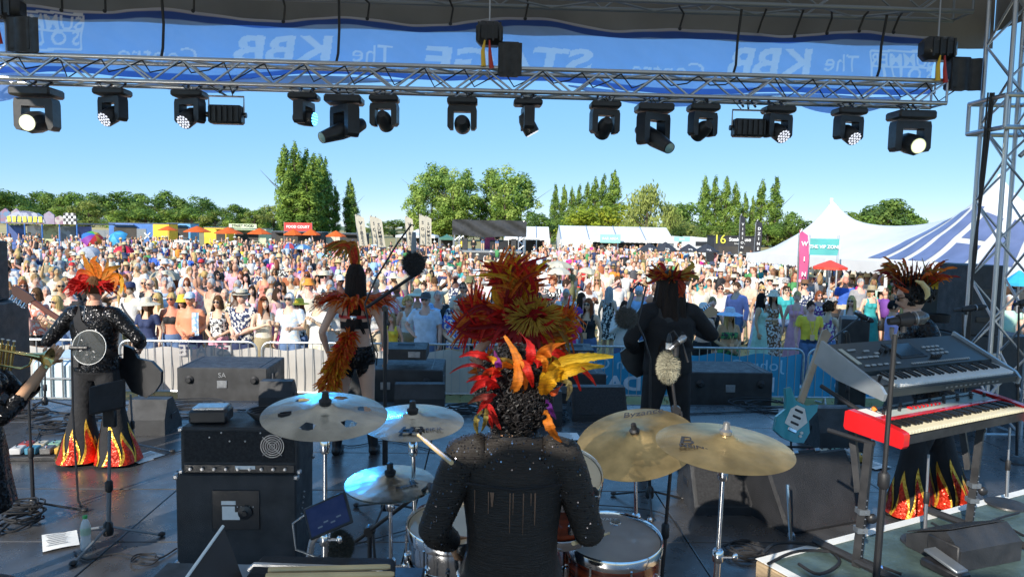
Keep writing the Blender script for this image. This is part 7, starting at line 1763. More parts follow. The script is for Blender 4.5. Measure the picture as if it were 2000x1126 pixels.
    MB().lathe([(.001,.46),(.17,.46),(.18,.50),(.17,.54),(.001,.545)],24).build('seat',BLKC,s);bar('post',(0,0,.02),(0,0,.47),.02,CHROME,s)
    for k in range(3):a=2.1*k;bar('leg',(0,0,.2),(math.cos(a)*.28,math.sin(a)*.28,0),.011,CHROME,s)
drummer()
# ================================================================== drum kit
def cymbal_mat(name,c,rough=.24):
    m=mat(name,c,rough,.94,var=.30,scale=7,detail=6);nt=m.node_tree;P=nt.nodes['Principled BSDF'];N=nt.nodes.new;L=nt.links.new
    tc=N('ShaderNodeTexCoord');ln=N('ShaderNodeVectorMath');ln.operation='LENGTH';L(tc.outputs['Object'],ln.inputs[0])
    w=N('ShaderNodeMath');w.operation='MULTIPLY';w.inputs[1].default_value=900;L(ln.outputs['Value'],w.inputs[0]);sn=N('ShaderNodeMath');sn.operation='SINE';L(w.outputs[0],sn.inputs[0])
    vo=N('ShaderNodeTexVoronoi');vo.inputs['Scale'].default_value=26;L(tc.outputs['Object'],vo.inputs[0])
    b1=N('ShaderNodeBump');b1.inputs['Strength'].default_value=.10;b1.inputs['Distance'].default_value=.002;L(sn.outputs[0],b1.inputs['Height'])
    b2=N('ShaderNodeBump');b2.inputs['Strength'].default_value=.22;b2.inputs['Distance'].default_value=.006;L(vo.outputs['Distance'],b2.inputs['Height']);L(b1.outputs[0],b2.inputs['Normal']);L(b2.outputs[0],P.inputs['Normal'])
    P.inputs['Anisotropic'].default_value=.5
    return m
BRONZE=cymbal_mat('bronze',(.66,.47,.22),.33);SKYB=cymbal_mat('sky_tinted_bronze',(.52,.49,.42),.24)  # greyer bronze copy carries the sky reflection of the left cymbals
CINK=mat('cymbal_ink',(.03,.03,.035),.6)
def stand(r,top,foot,rad=.011):
    t=Vector(top);f=Vector(foot);bar('upper_tube',f.lerp(t,.55),t,rad*.8,CHROME,r,10);bar('lower_tube',f+Vector((0,0,.1)),f.lerp(t,.62),rad*1.25,CHROME,r,10)
    c=f.lerp(t,.6);MB().lathe([(.018,-.025),(.022,-.02),(.022,.02),(.018,.025)],12,tuple(c)).build('clamp_collar',CHROME,r);MB().path([c+Vector((.015,-.01,0)),c+Vector((.05,-.02,.005))],.006,6).ell(tuple(c+Vector((.06,-.02,.005))),(.012,.006,.016),8,6).build('wing_nut',CHROME,r)
    c=f.lerp(t,.9);MB().lathe([(.014,-.03),(.02,-.02),(.02,.02),(.014,.03)],12,tuple(c)).build('tilter',CHROME,r)
    for k in range(3):a=.6+2.1*k;bar('leg',f+Vector((0,0,.32)),f+Vector((math.cos(a)*.30,math.sin(a)*.30,0)),.009,CHROME,r,8);MB().ell(tuple(f+Vector((math.cos(a)*.30,math.sin(a)*.30,.012))),.018,8,6).build('rubber_foot',RUBBER,r)
def cymbal(px,py,rx,R,tx,ty,m,label,holes=0,ink=None,foot=None,wing=RUBBER,pair=False):
    d=2*R*F/(2*rx);c=aty(px,py,d)
    rt=empty('cymbal',c,0,label,'cymbal','cymbals of the drum kit');rt.rotation_euler=(R_(tx),R_(ty),0)
    b=R*.20;prof=[(.006,b*.42),(b*.55,b*.38),(b*.85,b*.22),(b*1.05,b*.06),(R*.5,-R*.035),(R*.8,-R*.075),(R,-R*.115),(R*.998,-R*.118),(R*.8,-R*.078),(b*1.05,b*.05),(.006,b*.40)]
    if holes:
        g=MB();n=96;rows=[.006,b*.55,b*.85,b*1.05,R*.30,R*.40]+[R*(.40+.03*k) for k in range(1,21)]
        def zz(q):return np.interp(q,[.006,b*.55,b*.85,b*1.05,R*.5,R*.8,R],[b*.42,b*.38,b*.22,b*.06,-R*.035,-R*.075,-R*.115])
        vs=[(q*math.cos(2*math.pi*k/n),q*math.sin(2*math.pi*k/n),zz(q)) for q in rows for k in range(n)];fs=[]
        for i in range(len(rows)-1):
            for k in range(n):
                q=(rows[i]+rows[i+1])/2;a=2*math.pi*(k+.5)/n;x,y=q*math.cos(a),q*math.sin(a)
                if any((x-R*.62*math.cos(h))**2+(y-R*.62*math.sin(h))**2 < (R*.115)**2 for h in [.35+j*2*math.pi/holes for j in range(holes)]):continue
                fs.append((i*n+k,i*n+(k+1) % n,(i+1)*n+(k+1) % n,(i+1)*n+k))
        g.add(vs,fs);g.build('plate',m,rt,180)
    else:
        g=MB();g.lathe(prof,72);g.f=[f for f in g.f if len(f) < 10];g.build('plate',m,rt,60)
        if pair:g2=MB();g2.lathe([(q,-z-.05) for q,z in prof],48);g2.f=[f for f in g2.f if len(f) < 10];g2.build('bottom_plate',m,rt,60)
    MB().lathe([(.022,b*.42),(.024,b*.42+.012),(.014,b*.42+.02),(.012,b*.42+.045),(.001,b*.42+.048)],16).build('felt_and_nut',wing,rt)
    for (t,sz,x,y,a,sk) in (ink or []):
        z=float(np.interp(math.hypot(x,y)*R,[0,b,R*.5,R*.8,R],[b*.4,b*.06,-R*.035,-R*.075,-R*.115]))+.004
        text('cymbal_print',t,sz,CINK,rt,Matrix.Translation((x*R,y*R,z)) @ Matrix.Rotation(a,4,'Z'),.0003,shear=sk,bold=.0005)
    st=empty('cymbal_stand',(0,0,0),0,'chrome stand under the '+label.split(',')[0],'stand','cymbal stands')
    f=Vector((c.x+(foot or 0),c.y+.06,KZ));stand(st,(c.x,c.y,c.z-.02),f)
    return rt
cymbal(635,797,123,.228,8,3,SKYB,'grey cymbal with round holes, tilted over the amplifier',holes=6,foot=-.02)
cymbal(806,812,102,.205,6,0,SKYB,'blue lit cymbal above the hi-hat',ink=[('B',.10,-.06,-.62,0,.2),('B',.10,.12,-.62,0,.2),('MEINL',.035,.42,-.55,.3,0)],foot=.02)
cymbal(762,932,90,.18,4,0,SKYB,'blue lit hi-hat pair low beside the tablet',ink=[('B',.05,.52,-.18,.6,.2),('Byzance',.03,.42,-.35,.6,.2)],pair=True)
cymbal(1241,852,122,.28,17,-13,BRONZE,'large bronze ride cymbal with the drummer shadow on it',ink=[('Byzance',.06,.28,.72,-.1,.2)],foot=.05)
cymbal(1416,857,135,.255,5,2,BRONZE,'hammered bronze crash cymbal at the right of the kit',ink=[('B',.11,-.60,-.05,-.1,.2),('MEINL',.04,-.52,-.28,-.1,0)],wing=STEEL)
def drum(px,py,d,R,h,tx,label,name,m,head,legs=True,ty=0):
    c=aty(px,py,d);r=empty(name,(c.x,c.y,c.z),0,label,'drum');r.rotation_euler=(R_(tx),R_(ty),0)
    g=MB();g.lathe([(R*.96,-h),(R*.97,-h+.01),(R*.97,-.02),(R*.96,-.012)],56);g.f=[f for f in g.f if len(f) < 10];g.build('shell',m,r,60)
    MB().lathe([(.001,-.004),(R*.97,-.004),(R*.985,-.02)],56).build('drum_head',head,r,60)
    for z,s in ((-.015,1),(-h-.0,-1)):
        g=MB();g.lathe([(R*.985,z-.02),(R*1.03,z-.022),(R*1.035,z+.018),(R*1.01,z+.026),(R*.99,z+.02),(R*.985,z-.02)],56);g.f=[f for f in g.f if len(f) < 10];g.build('hoop',CHROME,r,60)
    for k in range(8):
        a=2*math.pi*(k+.3)/8;x,y=math.cos(a)*R*1.0,math.sin(a)*R*1.0
        MB().tube((x*1.03,y*1.03,-.03),(x*1.03,y*1.03,-.12),.005,n=6).build('tension_rod',CHROME,r);MB().box((x*1.0,y*1.0,-.13),(.028,.028,.055),rz=a,b=.008).build('lug',CHROME,r)
    if legs:
        for k in range(3):a=.5+2.09*k;bar('leg',(math.cos(a)*R*1.04,math.sin(a)*R*1.04,-.1),(math.cos(a)*R*1.1,math.sin(a)*R*1.1,-(c.z-KZ)),.008,CHROME,r)
    return r
SB=mat('sunburst_shell',(.33,.05,.015),.16,var=.3,scale=3,coat=.8,stretch=(1,1,9),col2=(.04,.008,.006),lo=.38,hi=.62)
CLEARH=mat('clear_drum_head',(.42,.38,.36),.12,var=.12,scale=5,spec=.8,coat=.5);COATH=mat('coated_head',(.78,.62,.42),.4,var=.05)
r=drum(1196,1048,2.92,.205,.40,6,'sunburst floor tom with clear reflective head and chrome hoop','floor_tom',SB,CLEARH)
text('head_print','EVANS',.03,WHITEP,r,Matrix.Translation((.0,.15,.0)),.0003)
MB().lathe([(.001,.0),(.024,.0),(.022,.006),(.001,.008)],18,(.03,.12,0)).build('damper_pad',GLASS,r)
drum(1095,925,2.78,.165,.22,22,'rack tom with cream head partly hidden behind the drummer','rack_tom',SB,COATH,False)
drum(885,1020,2.75,.18,.16,6,'snare drum mostly hidden behind the drummer left arm','snare_drum',CHROME,COATH,True)
r=empty('bass_drum',(aty(1000,1000,3.05).x,3.25,KZ+.28),0,'bass drum hidden in front of the drummer','drum')
XM=Matrix.Rotation(math.pi/2,3,'X');MB().lathe([(.27,-.2),(.27,.2)],40,M=XM).build('shell',SB,r,60);MB().lathe([(.275,-.2),(.29,-.2),(.29,-.16),(.275,-.16)],40,M=XM).build('hoop',SB,r,60)
for s in (-1,1):bar('spur',(s*.25,.1,-.1),(s*.36,.15,-.28),.009,CHROME,r)
# kick pedal, tom mount
tm=empty('tom_stand',(aty(1080,1000,2.85).x,2.9,KZ),0,'chrome tom mount between drummer and floor tom','stand');bar('tube',(0,0,0),(0,0,.62),.014,CHROME,tm);bar('arm',(0,0,.62),(0,-.1,.72),.010,CHROME,tm);MB().ell((0,0,.62),.026,10,8).build('ball_clamp',CHROME,tm)
dr=empty('drum_riser',(0,2.55,DECK),0,'low black drum riser under the kit','riser');MB().box((.05,-.1,.147),(2.6,1.9,.286),b=.006).build('platform',BLACK,dr,30);MB().box((.05,-.1,.294),(2.6,1.9,.008)).build('carpet',mat('riser_carpet',(.02,.02,.022),.9,var=.3,scale=40),dr,0)
# ================================================================== microphones
def fur(name,c,rad,col,n,L,seed,par,M=None):
    rnd=random.Random(seed);m=MB();m.c=[]
    m.ell(c,tuple(x*.92 for x in rad),16,12,M,tuple(x*.5 for x in col))
    for _ in range(n):
        d=Vector((rnd.gauss(0,1),rnd.gauss(0,1),rnd.gauss(0,1))).normalized();p=Vector((d.x*rad[0],d.y*rad[1],d.z*rad[2]))*.9
        if M is not None:p=M @ p;dd=M @ d
        else:dd=d
        p += Vector(c);t=(dd+Vector((rnd.gauss(0,.35),rnd.gauss(0,.35),rnd.gauss(0,.35)-.15))).normalized();s=t.orthogonal().normalized()*.0016;k=rnd.uniform(.6,1.3);cc=tuple(x*k for x in col)
        m.add([p-s,p+s,p+t*L*rnd.uniform(.6,1.2)],[(0,1,2)],cc)
    return tag(m.build(name,MAT.get('fur') or mat('fur',(1,1,1),.9,attr=True,var=.1),par,0,False),kind='stuff')
def micstand(name,base,top,label,tip=None,tail=None,r=.011,tripod=True,round_base=False,m=BLACKP):
    b=Vector(base);t=Vector(top);o=empty(name,b,0,label,'microphone stand');v=t-b
    bar('lower_tube',(0,0,.06),v*.52,r*1.25,m,o);bar('upper_tube',v*.5,v,r*.85,m,o);MB().lathe([(r*1.3,-.04),(r*1.9,-.03),(r*1.9,.03),(r*1.3,.04)],12,tuple(v*.51)).build('clutch',RUBBER,o)
    if round_base:MB().lathe([(.001,.025),(.05,.028),(.13,.012),(.135,0)],28).build('round_base',BLACK,o)
    elif tripod:
        for k in range(3):a=.4+2.09*k;bar('leg',(0,0,.12),(math.cos(a)*.32,math.sin(a)*.32,.012),.009,m,o,8);MB().ell((math.cos(a)*.33,math.sin(a)*.33,.016),(.026,.026,.016),8,6).build('rubber_foot',RUBBER,o)
        MB().lathe([(.03,.06),(.035,.08),(.03,.14),(.015,.16)],12).build('hub',BLACKP,o)
    if tip is not None:
        T=Vector(tip)-b;Q=(Vector(tail)-b) if tail is not None else v+(v-T)*.35
        bar('boom',Q,T,r*.75,m,o);MB().lathe([(.022,-.022),(.026,0),(.022,.022)],12,tuple(v),Matrix.Rotation(math.pi/2,3,'X')).build('boom_clamp',BLACKP,o);MB().path([v+Vector((.02,-.03,0)),v+Vector((.03,-.04,-.10))],.006,6).ell(tuple(v+Vector((.03,-.04,-.11))),.012,8,6).build('clamp_lever',BLACKP,o)
    return o
def mic(p0,p1,label,m=BLACKP,grille=None,holder=None,R=.024):
    p0=Vector(p0);p1=Vector(p1);r=empty('microphone',p0,0,label,'microphone');v=p1-p0;L=v.length;n=v/L
    MB().path([(0,0,0),v*.12,v*.62],[R*.55,R*.62,R*.9],14).build('handle',m,r);MB().path([v*.62,v*.68,v*.86,v],[R*.95,R*1.1,R*1.1,R*.5],16).build('grille_head',grille or GRILLE,r);MB().path([v*.66,v*.69],R*1.14,16).build('ring',STEEL,r)
    MB().path([v*.25,v*.55],[R*.95,R*1.2],12).path([v*.4,v*.4+Vector((0,0,-.06))],.014,8).build('clip',RUBBER,r)
    return r
# tall boom in the middle with the dark fur ball hanging
b=atz(752,1010,DECK);top=aty(752,602,b.y)
micstand('boom_stand',(b.x,b.y,DECK),top,'tall black boom stand behind the left cymbals, fur microphone hanging from it',tip=aty(812,535,b.y),tail=aty(716,600,b.y-.05),r=.017)
r=empty('fur_microphone',aty(808,515,b.y),0,'dark grey fur covered overhead microphone hanging from the tall boom','microphone');px_m=1/(F/b.y)
fur('fur_cover',(0,0,0),(21*px_m,21*px_m,23*px_m),(.035,.036,.04),2600,.03,1,r);MB().path([(0,0,20*px_m),(0,0,55*px_m),(.0,0,62*px_m)],[.022,.016,.014],12).build('mic_body',GREYM,r)
MB().path([(0,0,74*px_m),(-.02,0,76*px_m),(-.12,0,40*px_m),(-.28,.01,-30*px_m),(-.36,.0,-80*px_m),(-.28,.0,-190*px_m)],.007,6).build('mic_lead',RUBBER,r)
# fur mic by the guitarist on a gooseneck, and the beige pair on the right
b=atz(1268,985,DECK);d=b.y;o=micstand('microphone_stand',(b.x,b.y,DECK),aty(1270,700,d),'black stand with curved gooseneck left of the long haired guitarist')
MB().path([aty(px,py,d)-b for px,py in ((1270,700),(1258,660),(1245,630),(1262,560),(1248,552),(1236,565),(1230,600))],.008,8).build('gooseneck',BLACKP,o)
r=empty('fur_microphone',aty(1223,620,d),0,'grey fur covered microphone left of the long haired guitarist','microphone');q=d/F
fur('fur_cover',(0,0,0),(21*q,21*q,21*q),(.11,.11,.10),2600,.028,2,r);MB().path([(.01,0,18*q),(.05,0,50*q)],[.018,.014],10).build('mic_body',GREYM,r)
d=3.6;b=atz(1300,1300,DECK);b=Vector((aty(1300,700,d).x,d,DECK));o=micstand('microphone_stand',b,aty(1320,800,d),'black stand holding the beige fur microphone and the white clip microphone',tip=aty(1306,690,d))
r=empty('fur_microphone',aty(1305,716,d),0,'beige fur covered microphone hanging in front of the guitarist','microphone');q=d/F
fur('fur_cover',(0,0,0),(20*q,20*q,33*q),(.36,.34,.25),3200,.02,3,r);MB().path([(0,0,30*q),(0,0,55*q),(.0,0,66*q)],[.016,.014,.006],12).build('mic_body',BLACKP,r);MB().tube((0,0,36*q),(0,0,48*q),.0165,n=12).build('mic_sleeve',PAPER,r);MB().path([(0,0,66*q),(.02,0,72*q),(.07,0,45*q),(.10,0,10*q)],.005,6).build('mic_lead',RUBBER,r)
mic(aty(1308,682,d-.05),aty(1340,656,d-.05),'small silver microphone beside the beige fur cover',ALU,STEEL,R=.016)
r=empty('fur_microphone',aty(664,1066,2.75),0,'dark fur covered microphone low beside the hi-hat stand','microphone');q=2.75/F
fur('fur_cover',(0,0,0),(24*q,22*q,30*q),(.06,.06,.05),2400,.02,4,r);MB().path([(0,0,-28*q),(-.005,0,-60*q)],[.014,.012],10).build('mic_body',GREYM,r)
# boom across the drum kit
b=Vector((aty(722,1100,2.95).x,2.95,KZ));micstand('boom_stand',b,aty(722,1035,2.95),'short black boom stand reaching across to the snare',tip=aty(842,945,2.7),tail=aty(695,1056,3.0))
mic(aty(838,945,2.68),aty(862,975,2.6),'black instrument microphone under the hi-hat boom',R=.018)
mic(aty(1158,1005,2.55),aty(1157,950,2.58),'black instrument microphone clipped to the floor tom',R=.022)
# music stand with tablet case and transparent disc by the bass player
b=atz(212,1060,DECK);d=b.y
o=micstand('tablet_stand',b,aty(214,840,d),'chrome and black tablet stand in the left foreground',r=.013,m=GREYM)
r=empty('tablet_case',aty(210,775,d-.02),0,'black padded tablet case on the stand in front of the bass player','tablet');MB().box((0,0,0),(.25,.025,.20),b=.01,ry=R_(-14),rx=R_(-25)).build('case',BLKC,r);MB().box((0,.02,-.14),(.09,.03,.14),b=.008).build('bracket',BLACKP,r)
b=atz(262,890,DECK);d=b.y;o=micstand('microphone_stand',b,aty(255,770,d),'grey straight stand just right of the bass player',m=GREYM)
b=Vector((aty(62,1000,4.9).x,4.9,DECK));b=atz(66,1010,DECK);o=micstand('microphone_stand',b,aty(55,760,b.y),'black tripod stand beside the horn player')
b=atz(88,800,DECK);o=micstand('microphone_stand',b,aty(88,715,b.y),'small black tripod stand in front of the white tank')
d=5.4;c=aty(174,678,d);r=empty('acrylic_disc',c,0,'clear acrylic sound disc on a clip microphone behind the bass player','sound shield')
am=mat('clear_acrylic',(.22,.24,.24),.2,var=.1,scale=8,alpha=.10,spec=.2);YM=Matrix.Rotation(math.pi/2-.15,3,'X')
MB().lathe([(.001,0),(.03,.004),(.125,.02),(.13,.018),(.03,0),(.001,-.002)],40,M=YM).build('disc',am,r,60);MB().path([(.129*math.cos(a),.129*math.sin(a)*.15,.129*math.sin(a)) for a in np.linspace(0,6.28,40)],.003,5,cap=False).build('rim',PAPER,r)
MB().path([(-.13,-.03,.0),(0,-.02,0)],.014,10).build('clip_mic',BLACKP,r);b=atz(170,985,DECK);MB().path([(-.12,-.02,0),(-.14,.0,-.5),(-.12,0,-1.2),(-.1,0,DECK-c.z)],.008,6).build('stem',BLACKP,r)
# ================================================================== small stage clutter
def bottle(px,py,label,cap_c,h=.21):
    p=atz(px,py,DECK);r=empty('water_bottle',p,0,label,'bottle')
    bm_=MAT.get('bottle_plastic') or mat('bottle_plastic',(.78,.85,.88),.12,var=.05,alpha=.55,spec=.7)
    MB().lathe([(.028,0),(.032,.01),(.032,h*.3),(.029,h*.36),(.032,h*.42),(.032,h*.68),(.02,h*.84),(.012,h*.9),(.012,h*.94)],16).build('plastic_body',bm_,r);MB().lathe([(.015,h*.92),(.015,h),(.001,h)],12).build('cap',mat('cap_'+label[:5],cap_c,.4),r);MB().lathe([(.0325,h*.45),(.0325,h*.66)],16).build('wrapper',mat('wrap_'+label[:5],tuple(.4+.4*x for x in cap_c),.5,alpha=.8),r)
bottle(168,1072,'green capped water bottle on the deck at lower left',(.05,.45,.12),.235);bottle(326,842,'blue labelled water bottle beside the monitor wedge',(.1,.25,.6));bottle(688,842,'short pale bottle on the deck near the singer',(.7,.65,.5),.1)
def sheet(px,py,rz,label,w=.21,h=.30):
    p=atz(px,py,DECK+.006);r=empty('set_list',p,rz,label,'paper');MB().grid(lambda u,v:((u-.5)*w,(v-.5)*h,.004+.006*math.sin(u*3+v*2)),6,8).build('paper',PAPER,r,180)
    for k in range(7):MB().box((-.02,h*.36-k*.032,.014),(w*(.6-.06*(k % 3)),.006,.0006)).build('text_line',INK,r,0)
sheet(118,1055,.6,'set list paper at the foot of the tablet stand');sheet(283,893,-.4,'set list paper behind the bass player');sheet(1558,897,.3,'set list paper right of the crash cymbal');sheet(1105,852,.1,'white paper by the ride cymbal',.3,.3);sheet(1700,905,.4,'paper under the red keyboard')
def pedals(px,py,label,rz=0,n=5):
    p=atz(px,py,DECK);r=empty('pedalboard',p,rz,label,'pedalboard');MB().box((0,0,.03),(.13*n,.30,.045),b=.008,rx=.06).build('board',BLACK,r)
    cs=[(.5,.5,.5),(.3,.04,.03),(.05,.2,.3),(.45,.4,.3),(.1,.1,.1),(.2,.35,.25),(.5,.3,.05)]
    for k in range(n):
        for j in range(2):
            x=-.13*n/2+.065+k*.13;y=-.07+j*.14;key='pedal_%d' % ((k*2+j) % 7);m=MAT.get(key) or mat(key,cs[(k*2+j) % 7],.4)
            MB().box((x,y,.085),(.10,.11,.06),b=.008,rx=.06).build('pedal',m,r);MB().lathe([(.010,0),(.010,.015),(.001,.016)],10,(x,y-.03,.115)).build('footswitch',CHROME,r);MB().lathe([(.009,0),(.008,.014),(.001,.015)],10,(x-.025,y+.03,.115)).build('knob',BLACKP,r)
pedals(102,890,'pedalboard of the bass player crowded with small effects',.1,5);pedals(1632,905,'pedalboard under the keyboards with teal and black effects',.1,4)
def coil(px,py,R,n,label,z=DECK,seed=0,r0=.007,zs=1):
    rnd=random.Random(seed);p=atz(px,py,z);m=MB()
    for k in range(n):
        ph=rnd.uniform(0,6.28);a=R*rnd.uniform(.7,1.15);b=R*rnd.uniform(.5,1);ox,oy=rnd.uniform(-.3,.3)*R,rnd.uniform(-.3,.3)*R
        m.path([(ox+a*math.cos(t+ph),oy+b*math.sin(t+ph),.012+.010*k*zs+.006*math.sin(t*3)) for t in np.linspace(0,rnd.uniform(5,6.3),26)],r0,6)
    o=m.build('cable_coil',RUBBER);o.location=p;tag(o,label,'cable')
def cable(pts,label,z=DECK,r0=.006,m=RUBBER,name='cable'):
    P=[atz(px,py,z+.012) for px,py in pts];out=[]
    for i in range(len(P)-1):
        a=P[max(0,i-1)];b=P[i];c=P[i+1];e=P[min(len(P)-1,i+2)]
        for t in np.linspace(0,1,7)[:-1]:out.append(.5*((2*b)+(c-a)*t+(2*a-5*b+4*c-e)*t*t+(3*b-a-3*c+e)*t**3))
    out.append(P[-1]);o=MB().path([p-P[0] for p in out],r0,6).build(name,m);o.location=P[0];tag(o,label,'cable')
coil(108,838,.22,7,'heap of black cables by the bass pedalboard',seed=1);coil(170,818,.2,6,'second heap of black cables behind the bass pedalboard',seed=2);coil(60,812,.2,6,'heap of black cables in front of the white tank',seed=8);coil(292,812,.25,6,'black cables behind the monitor wedge on the left',seed=3);coil(40,1025,.14,12,'thick coil of black cable by the horn player',seed=4,zs=1.4);coil(275,1098,.08,2,'loop of black cable at the foot of the left cabinet',seed=5,r0=.005)
lt=mat('lime_tape',(.45,.6,.05),.6)
for px,py,a,lab in ((130,893,.2,'in front of the bass pedalboard'),(254,884,.1,'right of the bass player flares'),(258,878,.1,'just behind the other one right of the flares')):
    p=atz(px,py,DECK+.004);r=empty('tape_mark',p,a,'lime green tape strip on the deck '+lab,'tape');MB().box((0,0,.001),(.12,.025,.002)).build('tape_strip',lt,r,0)
coil(1075,820,.18,8,'tangle of cables between the two wedges by the drummer',seed=6);coil(905,805,.2,8,'tangle of cables left of the drummer headdress',seed=7);coil(1450,1080,.13,5,'black cable loops beside the riser corner',seed=9)
coil(1500,795,.35,5,'black cables along the stage front on the right',seed=11);coil(380,800,.35,5,'black cables along the stage front behind the amplifier',seed=12)
cable([(145,1076),(170,1092),(230,1080),(300,1092),(345,1070)],'black lead snaking from the tablet stand to the cabinet');cable([(0,830),(60,800),(140,806),(220,790),(340,796),(480,800)],'long cable run along the front of the stage on the left',r0=.009);cable([(560,800),(700,806),(860,800),(1000,806),(1140,798),(1300,808),(1520,800)],'long cable run along the front of the stage in the middle',r0=.009);cable([(70,860),(90,835),(160,842),(240,838)],'cable curving behind the pedalboard')
cable([(610,1090),(700,1060),(900,1010),(1100,985),(1290,1000),(1340,1060)],'thin cable crossing the deck behind the drums',r0=.004);cable([(1200,905),(1300,890),(1400,880),(1520,890),(1580,905)],'cable trailing from the cymbals to the pedalboard',r0=.006)
cable([(300,895),(360,880),(380,900),(345,920)],'cable beside the amplifier',r0=.005);cable([(620,850),(680,870),(760,860),(850,880)],'cable crossing below the singer',r0=.005)
# white tank with cage at the far left front
def tank():
    d=10.2;a=aty(58,792,d);b=aty(150,792,d);w=b.x-a.x;top=aty(100,696,d).z;r=empty('caged_tank',((a.x+b.x)/2,d+.5,0),0,'white plastic water tank in a metal cage at the left of the barriers','tank')
    MB().box((0,0,top/2),(w,1.0,top-.06),b=.10).build('bottle',mat('tank_plastic',(.55,.66,.72),.4,var=.06,scale=2),r,30)
    for k in range(5):bar('cage_upright',(-w/2+w*k/4,-.53,0),(-w/2+w*k/4,-.53,top),.014,GALV,r,6)
    for k in range(4):bar('cage_rail',(-w/2,-.535,.12+(top-.14)*k/3),(w/2,-.535,.12+(top-.14)*k/3),.014,GALV,r,6)
tank()
# tablet on its arm, laptop corner, stick bag
d=2.35;r=empty('tablet',aty(641,1006,d),0,'tablet computer on a clamp arm beside the hi-hat','tablet');q=d/F
TM=Matrix.Rotation(R_(-25),4,'Y') @ Matrix.Rotation(R_(-30),4,'X')
t=MB();t.M=TM;t.box((0,0,0),(94*q,.008,66*q),b=.003);t.build('casing',BLACKP,r);t=MB();t.M=TM;t.box((0,-.0048,0),(84*q,.001,56*q));t.build('screen',mat('dim_screen',(.02,.03,.08),.08,var=0,scale=20,col2=(.03,.04,.09),lo=.45,hi=.55,emit=(.02,.04,.12),estr=.12),r,0)
for k in range(4):t=MB();t.M=TM;t.box(((-20+14*k)*q,-.006,(-16+6*(k % 2))*q),(10*q,.0008,3*q));t.build('screen_bar',GREYM,r,0)
MB().path([(-.02,.01,-.05),(-.06,.02,-.10),(-.09,.06,-.22),(-.10,.1,-.6)],.012,8).build('arm',ALU,r);MB().path([(-.08,0,.0),(-.12,0,-.03),(-.11,.0,-.12),(.0,0,-.16),(.12,-.05,-.2)],.004,6).build('charging_lead',GREYM,r)
d=1.75;r=empty('laptop',aty(425,1110,d),0,'open dark laptop screen at the bottom edge left of the drummer','laptop');q=d/F
MB().add([tuple(aty(px,py,dd)-r.location) for px,py,dd in ((362,1130,1.7),(436,1026,1.85),(476,1132,1.8),(452,1160,1.72))],[(0,1,2,3)]).build('screen_back',BLACKP,r,0);MB().path([aty(362,1130,1.698)-r.location,aty(436,1026,1.848)-r.location],.004,6).build('bezel_edge',PAPER,r)
MB().box((.0,.12,-.10),(.3,.2,.015),b=.004).build('keyboard_half',GREYM,r);r2=empty('equipment_table',(r.location.x,r.location.y+.1,KZ),0,'small black table under the laptop and the drumsticks','table');zt=r.location.z-.11-KZ;MB().box((.12,0,zt-.012),(.75,.32,.02),b=.004).build('table_top',BLACK,r2)
for sx in (-1,1):
    for sy in (-1,1):bar('leg',(.12+sx*.3,sy*.12,0),(.12+sx*.3,sy*.12,zt-.02),.012,BLACKP,r2)
d=1.75;r=empty('stick_tray',aty(620,1122,d),0,'open drumstick bag at the bottom edge','stick bag');q=d/F
MB().box((0,.05,-.03),(290*q,.12,.06),b=.01).build('bag',BLKC,r);MB().path([(-140*q,0,.01),(-128*q,0,.025),(120*q,0,.02),(140*q,0,.0)],.006,6).build('bag_rim',STEEL,r)
for k,(px0,py0,px1,py1) in enumerate(((525,1112,762,1106),(520,1124,770,1120))):
    p0=aty(px0,py0,d-.03-.02*k);p1=aty(px1,py1,d-.03-.02*k);s=empty('drumstick',p0,0,'spare drumstick lying on the bag, %s of two' % ('upper','lower')[k],'drumstick');v=p1-p0;MB().path([(0,0,0),v*.8,v*.97,v],[.0075,.0075,.0075,.005],8).build('shaft',MAT['hickory'],s)
